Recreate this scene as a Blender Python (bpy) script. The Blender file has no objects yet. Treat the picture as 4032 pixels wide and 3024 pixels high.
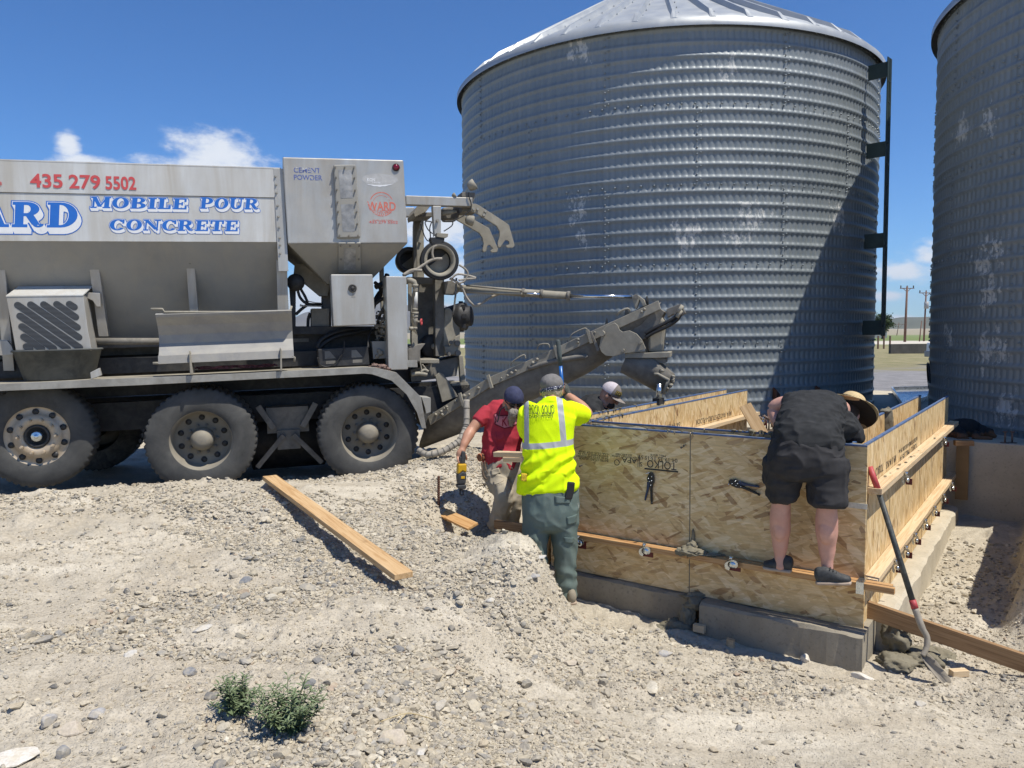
import bpy, bmesh, math, random
import numpy as np
from mathutils import Vector, Matrix, Quaternion
from mathutils.bvhtree import BVHTree
R_ = math.radians
rnd = random.Random(7)
sc = bpy.context.scene
COL = sc.collection

# ------------------------------------------------------------------ camera
PITCH, ROLL, CAMZ, FPX = R_(3.9), R_(0.5), 1.65, 3026.0
CAM = Vector((0, 0, CAMZ))
FWD = Vector((0, math.cos(PITCH), -math.sin(PITCH)))
_u0 = Vector((0, math.sin(PITCH), math.cos(PITCH)))
_r0 = Vector((1, 0, 0))
RGT = math.cos(ROLL)*_r0 - math.sin(ROLL)*_u0
UPV = math.sin(ROLL)*_r0 + math.cos(ROLL)*_u0
cd = bpy.data.cameras.new('camera')
cam = bpy.data.objects.new('camera', cd)
COL.objects.link(cam)
M = Matrix.Identity(4)
for i in range(3):
    M[i][0] = RGT[i]; M[i][1] = UPV[i]; M[i][2] = -FWD[i]; M[i][3] = CAM[i]
cam.matrix_world = M
cd.sensor_width = 36.0
cd.lens = 36.0*FPX/4032.0
cd.clip_start = 0.05
cd.clip_end = 60000
sc.camera = cam

# ------------------------------------------------------------------ sky, sun, exposure
SUN_EL, SUN_AZ = R_(64), R_(-33.0)          # azimuth measured from +X, counter-clockwise
SD = Vector((math.cos(SUN_EL)*math.cos(SUN_AZ), math.cos(SUN_EL)*math.sin(SUN_AZ), math.sin(SUN_EL)))
w = bpy.data.worlds.new("World"); sc.world = w; w.use_nodes = True
nt = w.node_tree; N = nt.nodes; L = nt.links
bg = N['Background']
sky = N.new('ShaderNodeTexSky'); sky.sky_type = 'NISHITA'; sky.sun_disc = False
sky.sun_elevation = SUN_EL
sky.sun_rotation = math.pi/2 - SUN_AZ
sky.altitude = 1700; sky.air_density = 1.0; sky.dust_density = 0.25; sky.ozone_density = 2.4
bg.inputs[1].default_value = 0.088
def wm(op, a, b=None, c=None, clamp=False):
    n = N.new('ShaderNodeMath'); n.operation = op; n.use_clamp = clamp
    for i, v in enumerate((a, b, c)):
        if v is None: continue
        if isinstance(v, (int, float)): n.inputs[i].default_value = v
        else: L.new(v, n.inputs[i])
    return n.outputs[0]
tc = N.new('ShaderNodeTexCoord'); sx = N.new('ShaderNodeSeparateXYZ'); L.new(tc.outputs['Generated'], sx.inputs[0])
az = wm('ARCTAN2', sx.outputs[0], sx.outputs[1]); el = wm('ARCSINE', sx.outputs[2])
cb = N.new('ShaderNodeCombineXYZ'); L.new(wm('MULTIPLY', az, 1.0), cb.inputs[0]); L.new(wm('MULTIPLY', el, 1.9), cb.inputs[1])
def noise_w(scale, det, rough=.6):
    n = N.new('ShaderNodeTexNoise'); n.inputs['Scale'].default_value = scale; n.inputs['Detail'].default_value = det
    n.inputs['Roughness'].default_value = rough; L.new(cb.outputs[0], n.inputs['Vector']); return n.outputs['Fac']
n1 = noise_w(13, 9, .62)
n2 = noise_w(60, 5, .6)
def pdir(x, y):
    v = FWD + (x-2016)/FPX*RGT - (y-1512)/FPX*UPV
    v.normalize(); return math.atan2(v.x, v.y), math.asin(v.z)
# (x, y, half width, half height) of each cloud, in photograph pixels, turned into sky directions
dens = None
for (px, py, hw, hh) in [(340, 640, 130, 30), (268, 565, 42, 60), (860, 600, 195, 88), (800, 650, 250, 40),
                         (1740, 905, 220, 80), (1760, 1090, 210, 110), (1300, 1170, 260, 120), (1650, 1240, 300, 60),
                         (3560, 1068, 130, 45), (3650, 1010, 55, 45), (3480, 1165, 90, 22), (3540, 1262, 110, 24), (3900, 1000, 260, 70),
                         (600, 1130, 420, 60), (-700, 900, 500, 120), (4700, 900, 420, 130), (2300, 1260, 600, 40)]:
    a0, e0 = pdir(px, py); a1 = hw/FPX; e1 = hh/FPX
    da = wm('DIVIDE', wm('SUBTRACT', az, a0), a1); de = wm('DIVIDE', wm('SUBTRACT', el, e0), e1)
    b = wm('SUBTRACT', 1.0, wm('SQRT', wm('ADD', wm('MULTIPLY', da, da), wm('MULTIPLY', de, de))))
    dens = b if dens is None else wm('MAXIMUM', dens, b)
dens = wm('MAXIMUM', dens, -0.9)
dn = wm('ADD', wm('ADD', dens, wm('MULTIPLY', wm('SUBTRACT', n1, .5), 2.2)), wm('MULTIPLY', wm('SUBTRACT', n2, .5), .8))
mr = N.new('ShaderNodeMapRange'); mr.interpolation_type = 'SMOOTHSTEP'
mr.inputs[1].default_value = -.10; mr.inputs[2].default_value = .75; L.new(dn, mr.inputs[0])
cloudcol = N.new('ShaderNodeMixRGB'); L.new(n1, cloudcol.inputs[0])
cloudcol.inputs[1].default_value = (6.2, 6.9, 8.0, 1); cloudcol.inputs[2].default_value = (9.6, 9.7, 9.8, 1)
mx = N.new('ShaderNodeMixRGB'); L.new(wm('MULTIPLY', mr.outputs[0], .93), mx.inputs[0])
hs = N.new('ShaderNodeHueSaturation'); hs.inputs['Saturation'].default_value = 1.12; L.new(sky.outputs[0], hs.inputs['Color'])
tint = N.new('ShaderNodeMixRGB'); tint.blend_type = 'MULTIPLY'; tint.inputs[0].default_value = 1; tint.inputs[2].default_value = (.60, .98, 1.34, 1); L.new(hs.outputs[0], tint.inputs[1])
L.new(tint.outputs[0], mx.inputs[1]); L.new(cloudcol.outputs[0], mx.inputs[2])
L.new(mx.outputs[0], bg.inputs[0])
sl = bpy.data.lights.new('sun', 'SUN'); sl.energy = 4.6; sl.angle = R_(0.53); sl.color = (1.0, .945, .85)
so = bpy.data.objects.new('sun', sl); COL.objects.link(so)
so.rotation_euler = (-SD).to_track_quat('-Z', 'Y').to_euler()
so.location = SD*60
sc.view_settings.view_transform = 'Standard'; sc.view_settings.look = 'None'
sc.view_settings.exposure = 0.3; sc.view_settings.gamma = 1.0; sc.view_settings.use_curve_mapping = False
sc.cycles.max_bounces = 6; sc.cycles.diffuse_bounces = 3; sc.cycles.glossy_bounces = 3
sc.cycles.use_denoising = True
sc.cycles.caustics_reflective = False; sc.cycles.caustics_refractive = False

# ------------------------------------------------------------------ where a photograph pixel lies in the world
def ray(x, y): return FWD + (x-2016)/FPX*RGT - (y-1512)/FPX*UPV
def P(x, y, d): return CAM + ray(x, y)*d
def PZ(x, y, z):
    q = ray(x, y); return CAM + q*((z-CAMZ)/q.z)
class Frame:
    """a local frame: ex along, ey away from the camera, ez up"""
    def __init__(s, O, ex, ez=None):
        s.O = Vector(O); s.ex = Vector(ex).normalized()
        s.ey = Vector((0, 0, 1)).cross(s.ex).normalized()
        s.ez = s.ex.cross(s.ey).normalized()
    def px(s, x, y, o=0.0):
        q = ray(x, y); t = (o - (CAM-s.O).dot(s.ey))/q.dot(s.ey)
        d = CAM + q*t - s.O
        return Vector((d.dot(s.ex), o, d.dot(s.ez)))
    def w(s, p): return s.O + s.ex*p[0] + s.ey*p[1] + s.ez*p[2]
    def at(s, x, y, o=0.0): return s.w(s.px(x, y, o))

# ------------------------------------------------------------------ object helpers
def empty(name, loc, label=None, cat=None, group=None):
    o = bpy.data.objects.new(name, None); COL.objects.link(o); o.location = loc
    o.empty_display_size = .2
    tag(o, label, cat, group); return o
def tag(o, label=None, cat=None, group=None, kind=None):
    if label: o['label'] = label
    if cat: o['category'] = cat
    if group: o['group'] = group
    if kind: o['kind'] = kind
    return o
def rootloc(o):
    v = Vector((0, 0, 0))
    while o is not None:
        v += o.location; o = o.parent
    return v
def link(name, me, mat, parent=None, loc=None):
    """mesh given in world coordinates -> object whose origin is its parent's (or loc)"""
    o = bpy.data.objects.new(name, me); COL.objects.link(o)
    if mat is not None and not me.materials:
        for m in (mat if isinstance(mat, (list, tuple)) else [mat]): me.materials.append(m)
    if parent is not None:
        o.parent = parent; off = rootloc(parent)
    else:
        off = Vector(loc) if loc is not None else Vector((0, 0, 0)); o.location = off
    if off.length > 0: me.transform(Matrix.Translation(-off))
    return o
class MB:
    """collects shapes (world coordinates) and links them as ONE mesh object"""
    def __init__(s): s.bm = bmesh.new(); s.mi = 0
    def _f(s, vs, smooth=False):
        try:
            f = s.bm.faces.new(vs); f.material_index = s.mi; f.smooth = smooth; return f
        except ValueError: return None
    def poly(s, pts): return s._f([s.bm.verts.new(p) for p in pts])
    def hexa(s, p):      # 8 points: bottom 4, top 4
        v = [s.bm.verts.new(q) for q in p]
        for idx in ((3, 2, 1, 0), (4, 5, 6, 7), (0, 1, 5, 4), (1, 2, 6, 5), (2, 3, 7, 6), (3, 0, 4, 7)): s._f([v[i] for i in idx])
    def box(s, c, sx, sy, sz, ax=None):
        c = Vector(c)
        X, Y, Z = ax if ax else (Vector((1, 0, 0)), Vector((0, 1, 0)), Vector((0, 0, 1)))
        q = []
        for dz in (-.5, .5):
            for dx, dy in ((-.5, -.5), (.5, -.5), (.5, .5), (-.5, .5)): q.append(c + X*sx*dx + Y*sy*dy + Z*sz*dz)
        s.hexa(q)
    def beam(s, a, b, wd, ht, up=(0, 0, 1)):
        a = Vector(a); b = Vector(b); X = (b-a).normalized(); U = Vector(up)
        Y = U.cross(X).normalized(); Z = X.cross(Y)
        s.box((a+b)/2, (b-a).length, wd, ht, (X, Y, Z))
    def prism(s, pts, d):
        """closed outline extruded by vector d, with caps"""
        d = Vector(d); a = [s.bm.verts.new(p) for p in pts]; b = [s.bm.verts.new(Vector(p)+d) for p in pts]
        n = len(pts)
        s._f(a); s._f(b[::-1])
        for i in range(n): s._f([a[(i+1) % n], a[i], b[i], b[(i+1) % n]])
    def tube(s, path, r, n=10, cap=True, smooth=True):
        path = [Vector(p) for p in path]
        rs = r if isinstance(r, (list, tuple)) else [r]*len(path)
        rings = []; ref = None
        for i, p in enumerate(path):
            t = (path[min(i+1, len(path)-1)] - path[max(i-1, 0)])
            if t.length < 1e-9: t = Vector((0, 0, 1))
            t.normalize()
            if ref is None:
                ref = t.orthogonal().normalized()
            ref = (ref - t*ref.dot(t))
            if ref.length < 1e-6: ref = t.orthogonal()
            ref.normalize(); b = t.cross(ref)
            rings.append([s.bm.verts.new(p + (ref*math.cos(2*math.pi*k/n) + b*math.sin(2*math.pi*k/n))*rs[i]) for k in range(n)])
        for i in range(len(rings)-1):
            for k in range(n): s._f([rings[i][k], rings[i][(k+1) % n], rings[i+1][(k+1) % n], rings[i+1][k]], smooth)
        if cap: s._f(rings[0][::-1]); s._f(rings[-1])
    def cyl(s, a, b, r, n=16, r2=None): s.tube([a, b], [r, r if r2 is None else r2], n)
    def lathe(s, O, axis, ref, prof, n=40, smooth=True):
        """prof: list of (along axis, radius)"""
        O = Vector(O); A = Vector(axis).normalized(); X = Vector(ref); X = (X-A*X.dot(A)).normalized(); Y = A.cross(X)
        rings = []
        for (h, r) in prof:
            rings.append([s.bm.verts.new(O+A*h+(X*math.cos(2*math.pi*k/n)+Y*math.sin(2*math.pi*k/n))*r) for k in range(n)])
        for i in range(len(rings)-1):
            for k in range(n): s._f([rings[i][k], rings[i][(k+1) % n], rings[i+1][(k+1) % n], rings[i+1][k]], smooth)
        return rings
    def ball(s, c, r, sub=2, sc=(1, 1, 1)):
        m = Matrix.Translation(Vector(c)) @ Matrix.Diagonal((r*sc[0], r*sc[1], r*sc[2], 1))
        g = bmesh.ops.create_icosphere(s.bm, subdivisions=sub, radius=1, matrix=m)
        for v in g['verts']:
            for f in v.link_faces: f.smooth = True; f.material_index = s.mi
    def build(s, name, mat, parent=None, loc=None, bevel=0, label=None):
        bmesh.ops.recalc_face_normals(s.bm, faces=s.bm.faces[:])
        me = bpy.data.meshes.new(name); s.bm.to_mesh(me); s.bm.free()
        o = link(name, me, mat, parent, loc)
        if bevel:
            md = o.modifiers.new('bevel', 'BEVEL'); md.width = bevel; md.segments = 2; md.limit_method = 'ANGLE'; md.angle_limit = R_(40)
        if label: o['label'] = label
        return o
def smoothpath(pts, n=6):
    """Catmull-Rom through points"""
    pts = [Vector(p) for p in pts]; out = []
    for i in range(len(pts)-1):
        p0 = pts[max(i-1, 0)]; p1 = pts[i]; p2 = pts[i+1]; p3 = pts[min(i+2, len(pts)-1)]
        for k in range(n):
            t = k/n
            out.append(.5*((2*p1)+(p2-p0)*t+(2*p0-5*p1+4*p2-p3)*t*t+(3*p1-p0-3*p2+p3)*t**3))
    out.append(pts[-1]); return out
def np_mesh(name, V, Fq, smooth=True, col=None):
    """numpy verts (n,3), faces (m,k)"""
    V = np.asarray(V, np.float32); Fq = np.asarray(Fq, np.int32)
    me = bpy.data.meshes.new(name); k = Fq.shape[1]
    me.vertices.add(len(V)); me.vertices.foreach_set('co', V.ravel())
    me.loops.add(Fq.size); me.loops.foreach_set('vertex_index', Fq.ravel())
    me.polygons.add(len(Fq)); me.polygons.foreach_set('loop_start', np.arange(0, Fq.size, k, dtype=np.int32))
    me.polygons.foreach_set('loop_total', np.full(len(Fq), k, np.int32))
    me.polygons.foreach_set('use_smooth', np.full(len(Fq), smooth, bool))
    if col is not None:
        at = me.color_attributes.new('Col', 'FLOAT_COLOR', 'POINT')
        at.data.foreach_set('color', np.concatenate([col, np.ones((len(col), 1))], 1).astype(np.float32).ravel())
    me.update(calc_edges=True); me.validate()
    return me
def copy_tree(o, parent=None):
    c = o.copy(); COL.objects.link(c); c.parent = parent
    for ch in list(o.children): copy_tree(ch, c)
    return c

# ------------------------------------------------------------------ numpy noise
def _hash(ix, iy, iz, seed):
    h = (ix.astype(np.int64)*374761393 + iy.astype(np.int64)*668265263 + iz.astype(np.int64)*2147483647 + seed*1274126177) & 0xffffffff
    h = ((h ^ (h >> 13))*1274126177) & 0xffffffff
    h = h ^ (h >> 16)
    return (h & 0xffff)/65535.0
def vnoise(x, y, z=None, seed=0):
    z = np.zeros_like(x) if z is None else z
    x0 = np.floor(x); y0 = np.floor(y); z0 = np.floor(z)
    fx = x-x0; fy = y-y0; fz = z-z0
    fx = fx*fx*(3-2*fx); fy = fy*fy*(3-2*fy); fz = fz*fz*(3-2*fz)
    def c(i, j, k): return _hash(x0+i, y0+j, z0+k, seed)
    a = (c(0,0,0)*(1-fx)+c(1,0,0)*fx)*(1-fy)+(c(0,1,0)*(1-fx)+c(1,1,0)*fx)*fy
    if not z.any(): return a*2-1
    b = (c(0,0,1)*(1-fx)+c(1,0,1)*fx)*(1-fy)+(c(0,1,1)*(1-fx)+c(1,1,1)*fx)*fy
    return (a*(1-fz)+b*fz)*2-1
def fbm(x, y, s, oct=4, seed=0, gain=.5):
    r = np.zeros_like(x); a = 1.0
    for i in range(oct):
        r += a*vnoise(x*s+17.3*i, y*s-9.1*i, None, seed+i); s *= 2.03; a *= gain
    return r
def sstep(a, b, x):
    t = np.clip((x-a)/(b-a), 0, 1); return t*t*(3-2*t)

# ------------------------------------------------------------------ materials
def newmat(name):
    m = bpy.data.materials.new(name); m.use_nodes = True
    return m, m.node_tree.nodes, m.node_tree.links, m.node_tree.nodes['Principled BSDF']
def nmath(N, L, op, a, b=None, c=None, clamp=False):
    n = N.new('ShaderNodeMath'); n.operation = op; n.use_clamp = clamp
    for i, v in enumerate((a, b, c)):
        if v is None: continue
        if isinstance(v, (int, float)): n.inputs[i].default_value = v
        else: L.new(v, n.inputs[i])
    return n.outputs[0]
def nnoise(N, L, vec, scale, det=4, rough=.55, dist=0):
    n = N.new('ShaderNodeTexNoise'); n.inputs['Scale'].default_value = scale; n.inputs['Detail'].default_value = det
    n.inputs['Roughness'].default_value = rough; n.inputs['Distortion'].default_value = dist
    if vec is not None: L.new(vec, n.inputs['Vector'])
    return n.outputs['Fac']
def nramp(N, L, fac, stops):
    r = N.new('ShaderNodeValToRGB'); e = r.color_ramp.elements
    while len(e) < len(stops): e.new(.5)
    for i, (p, c) in enumerate(stops):
        e[i].position = p; e[i].color = (c[0], c[1], c[2], 1) if not isinstance(c, (int, float)) else (c, c, c, 1)
    L.new(fac, r.inputs[0]); return r.outputs[0]
def nmix(N, L, fac, a, b, mode='MIX'):
    n = N.new('ShaderNodeMixRGB'); n.blend_type = mode
    for i, v in enumerate((fac, a, b)):
        if isinstance(v, (int, float)): n.inputs[i].default_value = v
        elif isinstance(v, tuple): n.inputs[i].default_value = (v[0], v[1], v[2], 1)
        else: L.new(v, n.inputs[i])
    return n.outputs[0]
def ncoord(N, L, kind='Object', scale=None, rot=None):
    t = N.new('ShaderNodeTexCoord'); v = t.outputs[kind]
    if kind == 'World':
        pass
    if scale or rot:
        m = N.new('ShaderNodeMapping')
        if scale: m.inputs['Scale'].default_value = scale
        if rot: m.inputs['Rotation'].default_value = rot
        L.new(v, m.inputs['Vector']); v = m.outputs[0]
    return v
def ngeo(N): return N.new('ShaderNodeNewGeometry').outputs['Position']
def nbump(N, L, h, strength=.3, dist=.01, normal=None):
    b = N.new('ShaderNodeBump'); b.inputs['Strength'].default_value = strength; b.inputs['Distance'].default_value = dist
    L.new(h, b.inputs['Height'])
    if normal is not None: L.new(normal, b.inputs['Normal'])
    return b.outputs[0]
def pm(name, base, rough=.6, metal=0.0, var=.25, scale=6, dirt=None, dirt_amt=.5, dirt_scale=3, bump=0.0, bscale=60, streak=False, spec=.5):
    """painted / metal / cloth surface: base colour with noise variation, optional dirt of another colour, fine bump"""
    m, N, L, B = newmat(name)
    v = ngeo(N)
    f = nnoise(N, L, v, scale, 6, .6)
    lo = tuple(max(0, c*(1-var)) for c in base); hi = tuple(min(1, c*(1+var)) for c in base)
    col = nramp(N, L, f, [(.3, lo), (.7, hi)])
    if dirt:
        vv = v
        if streak:
            mp = N.new('ShaderNodeMapping'); mp.inputs['Scale'].default_value = (1, 1, .16); L.new(v, mp.inputs['Vector']); vv = mp.outputs[0]
        d = nnoise(N, L, vv, dirt_scale, 7, .68, .6)
        d = nramp(N, L, d, [(.5-.22*dirt_amt, 0.0), (.72, 1.0)])
        d = nmath(N, L, 'MULTIPLY', d, dirt_amt)
        col = nmix(N, L, d, col, dirt)
    L.new(col, B.inputs['Base Color'])
    B.inputs['Metallic'].default_value = metal
    rf = nnoise(N, L, v, scale*2.3, 3)
    L.new(nramp(N, L, rf, [(.3, max(.05, rough-.1)), (.7, min(1, rough+.1))]), B.inputs['Roughness'])
    B.inputs['Specular IOR Level'].default_value = spec
    if metal and not bump:      # sheet metal is never quite flat
        L.new(nbump(N, L, nnoise(N, L, v, 2.6, 2), .10, .03), B.inputs['Normal'])
    if bump:
        L.new(nbump(N, L, nnoise(N, L, v, bscale, 4), bump, .004), B.inputs['Normal'])
    return m
MAT = {}
MAT['alu'] = pm('weathered_aluminium', (.47, .475, .455), .42, .25, .09, 3, dirt=(.30, .245, .17), dirt_amt=.8, dirt_scale=3, streak=True)
MAT['alu_white'] = pm('white_painted_metal', (.58, .59, .575), .45, .05, .07, 2, dirt=(.36, .315, .235), dirt_amt=.75, dirt_scale=3.4, streak=True)
MAT['alu_grey'] = pm('dusty_grey_paint', (.265, .262, .24), .7, .0, .10, 2, dirt=(.36, .325, .255), dirt_amt=.5, dirt_scale=5, streak=True)
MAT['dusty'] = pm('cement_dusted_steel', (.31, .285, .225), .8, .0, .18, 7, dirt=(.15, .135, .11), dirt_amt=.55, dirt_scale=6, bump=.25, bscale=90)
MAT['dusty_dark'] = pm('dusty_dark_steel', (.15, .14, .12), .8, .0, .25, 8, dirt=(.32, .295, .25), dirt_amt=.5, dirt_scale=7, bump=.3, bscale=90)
MAT['black'] = pm('black_steel', (.022, .022, .023), .6, .0, .3, 8, dirt=(.12, .11, .09), dirt_amt=.35, dirt_scale=9)
MAT['rubber'] = pm('tyre_rubber', (.045, .046, .045), .82, .0, .2, 5, dirt=(.105, .102, .092), dirt_amt=.7, dirt_scale=5, bump=.2, bscale=80)
MAT['tread'] = pm('tyre_tread_rubber', (.04, .04, .04), .85, .0, .25, 7, dirt=(.26, .245, .21), dirt_amt=.65, dirt_scale=9)
MAT['rim'] = pm('dusty_rim', (.25, .225, .175), .75, .0, .12, 6, dirt=(.16, .14, .11), dirt_amt=.45, dirt_scale=7, bump=.15)
MAT['rim_alu'] = pm('tarnished_rim', (.50, .42, .31), .5, .25, .10, 5, dirt=(.30, .20, .11), dirt_amt=.5, dirt_scale=5)
MAT['hose'] = pm('dusty_hose', (.33, .30, .25), .8, .0, .2, 12, dirt=(.10, .09, .08), dirt_amt=.4, dirt_scale=15)
MAT['hose_black'] = pm('black_hose', (.018, .018, .018), .55, 0, .3, 10)
MAT['chrome'] = pm('chrome_rod', (.62, .65, .68), .16, 1.0, .04, 4)
MAT['zinc'] = pm('zinc_clip', (.60, .64, .66), .24, .95, .08, 30)
MAT['redclip'] = pm('oxide_red_steel', (.12, .018, .015), .55, .1, .2, 30)
MAT['blue_mark'] = pm('blue_vinyl', (.018, .14, .52), .45, 0, .06, 12)
MAT['red_mark'] = pm('red_vinyl', (.55, .075, .075), .5, 0, .06, 12)
MAT['orange_mark'] = pm('faded_red_decal', (.62, .20, .14), .6, 0, .15, 25)
MAT['navy_mark'] = pm('faded_navy_decal', (.16, .19, .36), .6, 0, .15, 25)
MAT['white_mark'] = pm('white_vinyl', (.74, .75, .75), .5, 0, .03, 12)
MAT['redlens'] = pm('red_lens', (.16, .006, .02), .15, 0, .1, 20)
MAT['glass_dusty'] = pm('dusty_window', (.36, .36, .35), .35, .0, .25, 14, dirt=(.08, .085, .09), dirt_amt=.8, dirt_scale=5)
MAT['ink'] = pm('stamp_ink', (.045, .038, .032), .8, 0, .4, 90)
MAT['bluetape'] = pm('blue_edge_paint', (.035, .105, .27), .8, 0, .3, 25, dirt=(.25, .235, .19), dirt_amt=.6, dirt_scale=12)
# ================================================================== TERRAIN
CF = P(3418, 1755, 5.0)                       # top outer corner of the formwork
dF = Vector((-.812, .5837, 0)).normalized()   # along the front wall, away to the left
dR = Vector((.5837, .812, 0)).normalized()    # along the side wall, away from the camera
ZT = CF.z; ZB = ZT-1.22
TRK = Frame((-1.530, 8.175, .566), (.9576, .2872, .0205))
SIL1, SIL2, SR, SZ0, SZ1 = (2.765, 14.37), (9.385, 9.67), 3.62, .37, 5.84
def fg(x, y):
    a = x-CF.x; b = y-CF.y
    return a*dF.x+b*dF.y, a*dR.x+b*dR.y
def terrain(x, y, fine=True):
    x = np.asarray(x, float); y = np.asarray(y, float)
    f, g = fg(x, y)
    tx, ty = x-TRK.O.x, y-TRK.O.y
    a = -TRK.ex.y*tx + TRK.ex.x*ty; s = TRK.ex.x*tx + TRK.ex.y*ty
    a = a/math.hypot(TRK.ex.x, TRK.ex.y)
    n0 = fbm(x, y, .9, 3, 3)
    n1 = fbm(x, y, 3.1, 3, 11)
    an = a + .06*n1
    infr = 1-sstep(.55, 1.5, s)
    h = .20*sstep(-3.4, -.5, an)*(.35+.65*infr)
    far = sstep(2.6, 4.5, a)
    h = h - .20*sstep(-.38, -.06, an)*infr
    h = h*(1-far)
    h += .30*np.exp(-(((x+.70)/.75)**2 + ((y-8.75)/.8)**2))
    h += .55*np.exp(-(((x+4.7)/1.5)**2 + ((y-12.6)/1.0)**2)) + .45*np.exp(-(((x+7.6)/1.6)**2 + ((y-11.6)/1.0)**2))
    h += .13*np.exp(-(((x-.02)/.24)**2 + ((y-5.45)/.42)**2))
    h -= .24*np.exp(-(((x+.27)/.30)**2 + ((y-7.0)/.26)**2)) - .07*np.exp(-(((x+.62)/.18)**2 + ((y-6.8)/.22)**2))
    # excavation round the formwork
    gentle = 1-sstep(1.15, 2.1, f)
    runf = .55 + 2.3*gentle
    qf = np.maximum(-.34-g, 0)/runf
    ql = np.maximum(f-3.1, 0)/.55
    qr = np.maximum(-.70-.05*n1-f, 0)/(.30+3.0*(1-sstep(.35, 1.25, g)))
    t = np.sqrt(qf*qf+ql*ql+qr*qr)
    wgt = np.clip(1-t, 0, 1)
    lin = gentle*(1-sstep(.0, .9, g))
    wgt = wgt*lin + (wgt*wgt*(3-2*wgt))*(1-lin)
    wgt = wgt*(1-sstep(4.6, 4.9, g))
    zf = -.585 + .33*sstep(2.5, 3.0, f) + .10*sstep(1.5, 4.4, g)
    bankr = sstep(-.72, -1.05, f)*sstep(1.0, 1.6, g)*(1-sstep(4.3, 4.6, g))
    h = h*(1-wgt) + zf*wgt + .62*bankr
    h -= .11*sstep(-.25, .35, x+.42+.10*np.sin(y*2.1))*(1-sstep(4.4, 5.2, y))*(1-sstep(.8, 2.2, x))
    near = 1-sstep(16, 30, np.hypot(x, y))
    h += near*(.035*n0 + .016*n1)
    if fine:
        n2 = fbm(x, y, 11, 3, 21); n3 = fbm(x, y, 42, 2, 31)
        rough = .35+.65*sstep(-.3, .5, n0+.4*n1)
        h += near*(.010*n2*rough + .0042*n3*rough)
        clod = np.maximum(fbm(x, y, 6.5, 2, 41)-.45, 0)
        h += near*.05*clod*rough*(1+2.2*np.exp(-((x+.40+.12*np.sin(y*2.1))/.28)**2)*(1-sstep(4.6, 5.4, y)))
        h += near*.012*(1-np.abs(fbm(x*.7+y*.15, y*2.6, 1.0, 3, 51)))*(1-sstep(-.3, .5, x))
    h += -.9*sstep(60, 400, np.hypot(x, y))
    return h
def gz(x, y): return float(terrain(np.array([x]), np.array([y]))[0])
def on_ground(px, py, d0=2.5, d1=14):
    """where the ray of a photograph pixel meets the terrain"""
    ds = np.linspace(d0, d1, 1500); r = ray(px, py)
    X = CAM.x+r.x*ds; Y = CAM.y+r.y*ds; Z = CAM.z+r.z*ds
    H = terrain(X, Y); k = np.argmax(Z < H)
    return Vector((X[k], Y[k], H[k]))
def make_ground():
    ang = np.concatenate([np.arange(-42, 42.01, .078), np.arange(45, 318, 3.0)])
    ang = np.radians(ang)
    rr = [.05, .3, .6, .9, 1.2, 1.5, 1.7, 1.9, 2.1]
    r = 2.25
    while r < 13: rr.append(r); r *= 1.0042
    while r < 9500: rr.append(r); r *= 1.035
    rr = np.array(rr)
    A, Rr = np.meshgrid(ang, rr)
    X = Rr*np.sin(A); Y = Rr*np.cos(A)
    Z = terrain(X.ravel(), Y.ravel())
    V = np.stack([X.ravel(), Y.ravel(), Z], 1)
    n = len(ang); m = len(rr)
    i = np.arange(m-1)[:, None]*n; k = np.arange(n)[None, :]; k2 = (k+1) % n
    Fq = np.stack([i+k, i+n+k, i+n+k2, i+k2], -1).reshape(-1, 4)
    c = np.array([[0, 0, terrain(np.array([0.]), np.array([0.]))[0]]])
    me = np_mesh('ground', V, Fq[:, ::-1])
    return me
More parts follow.
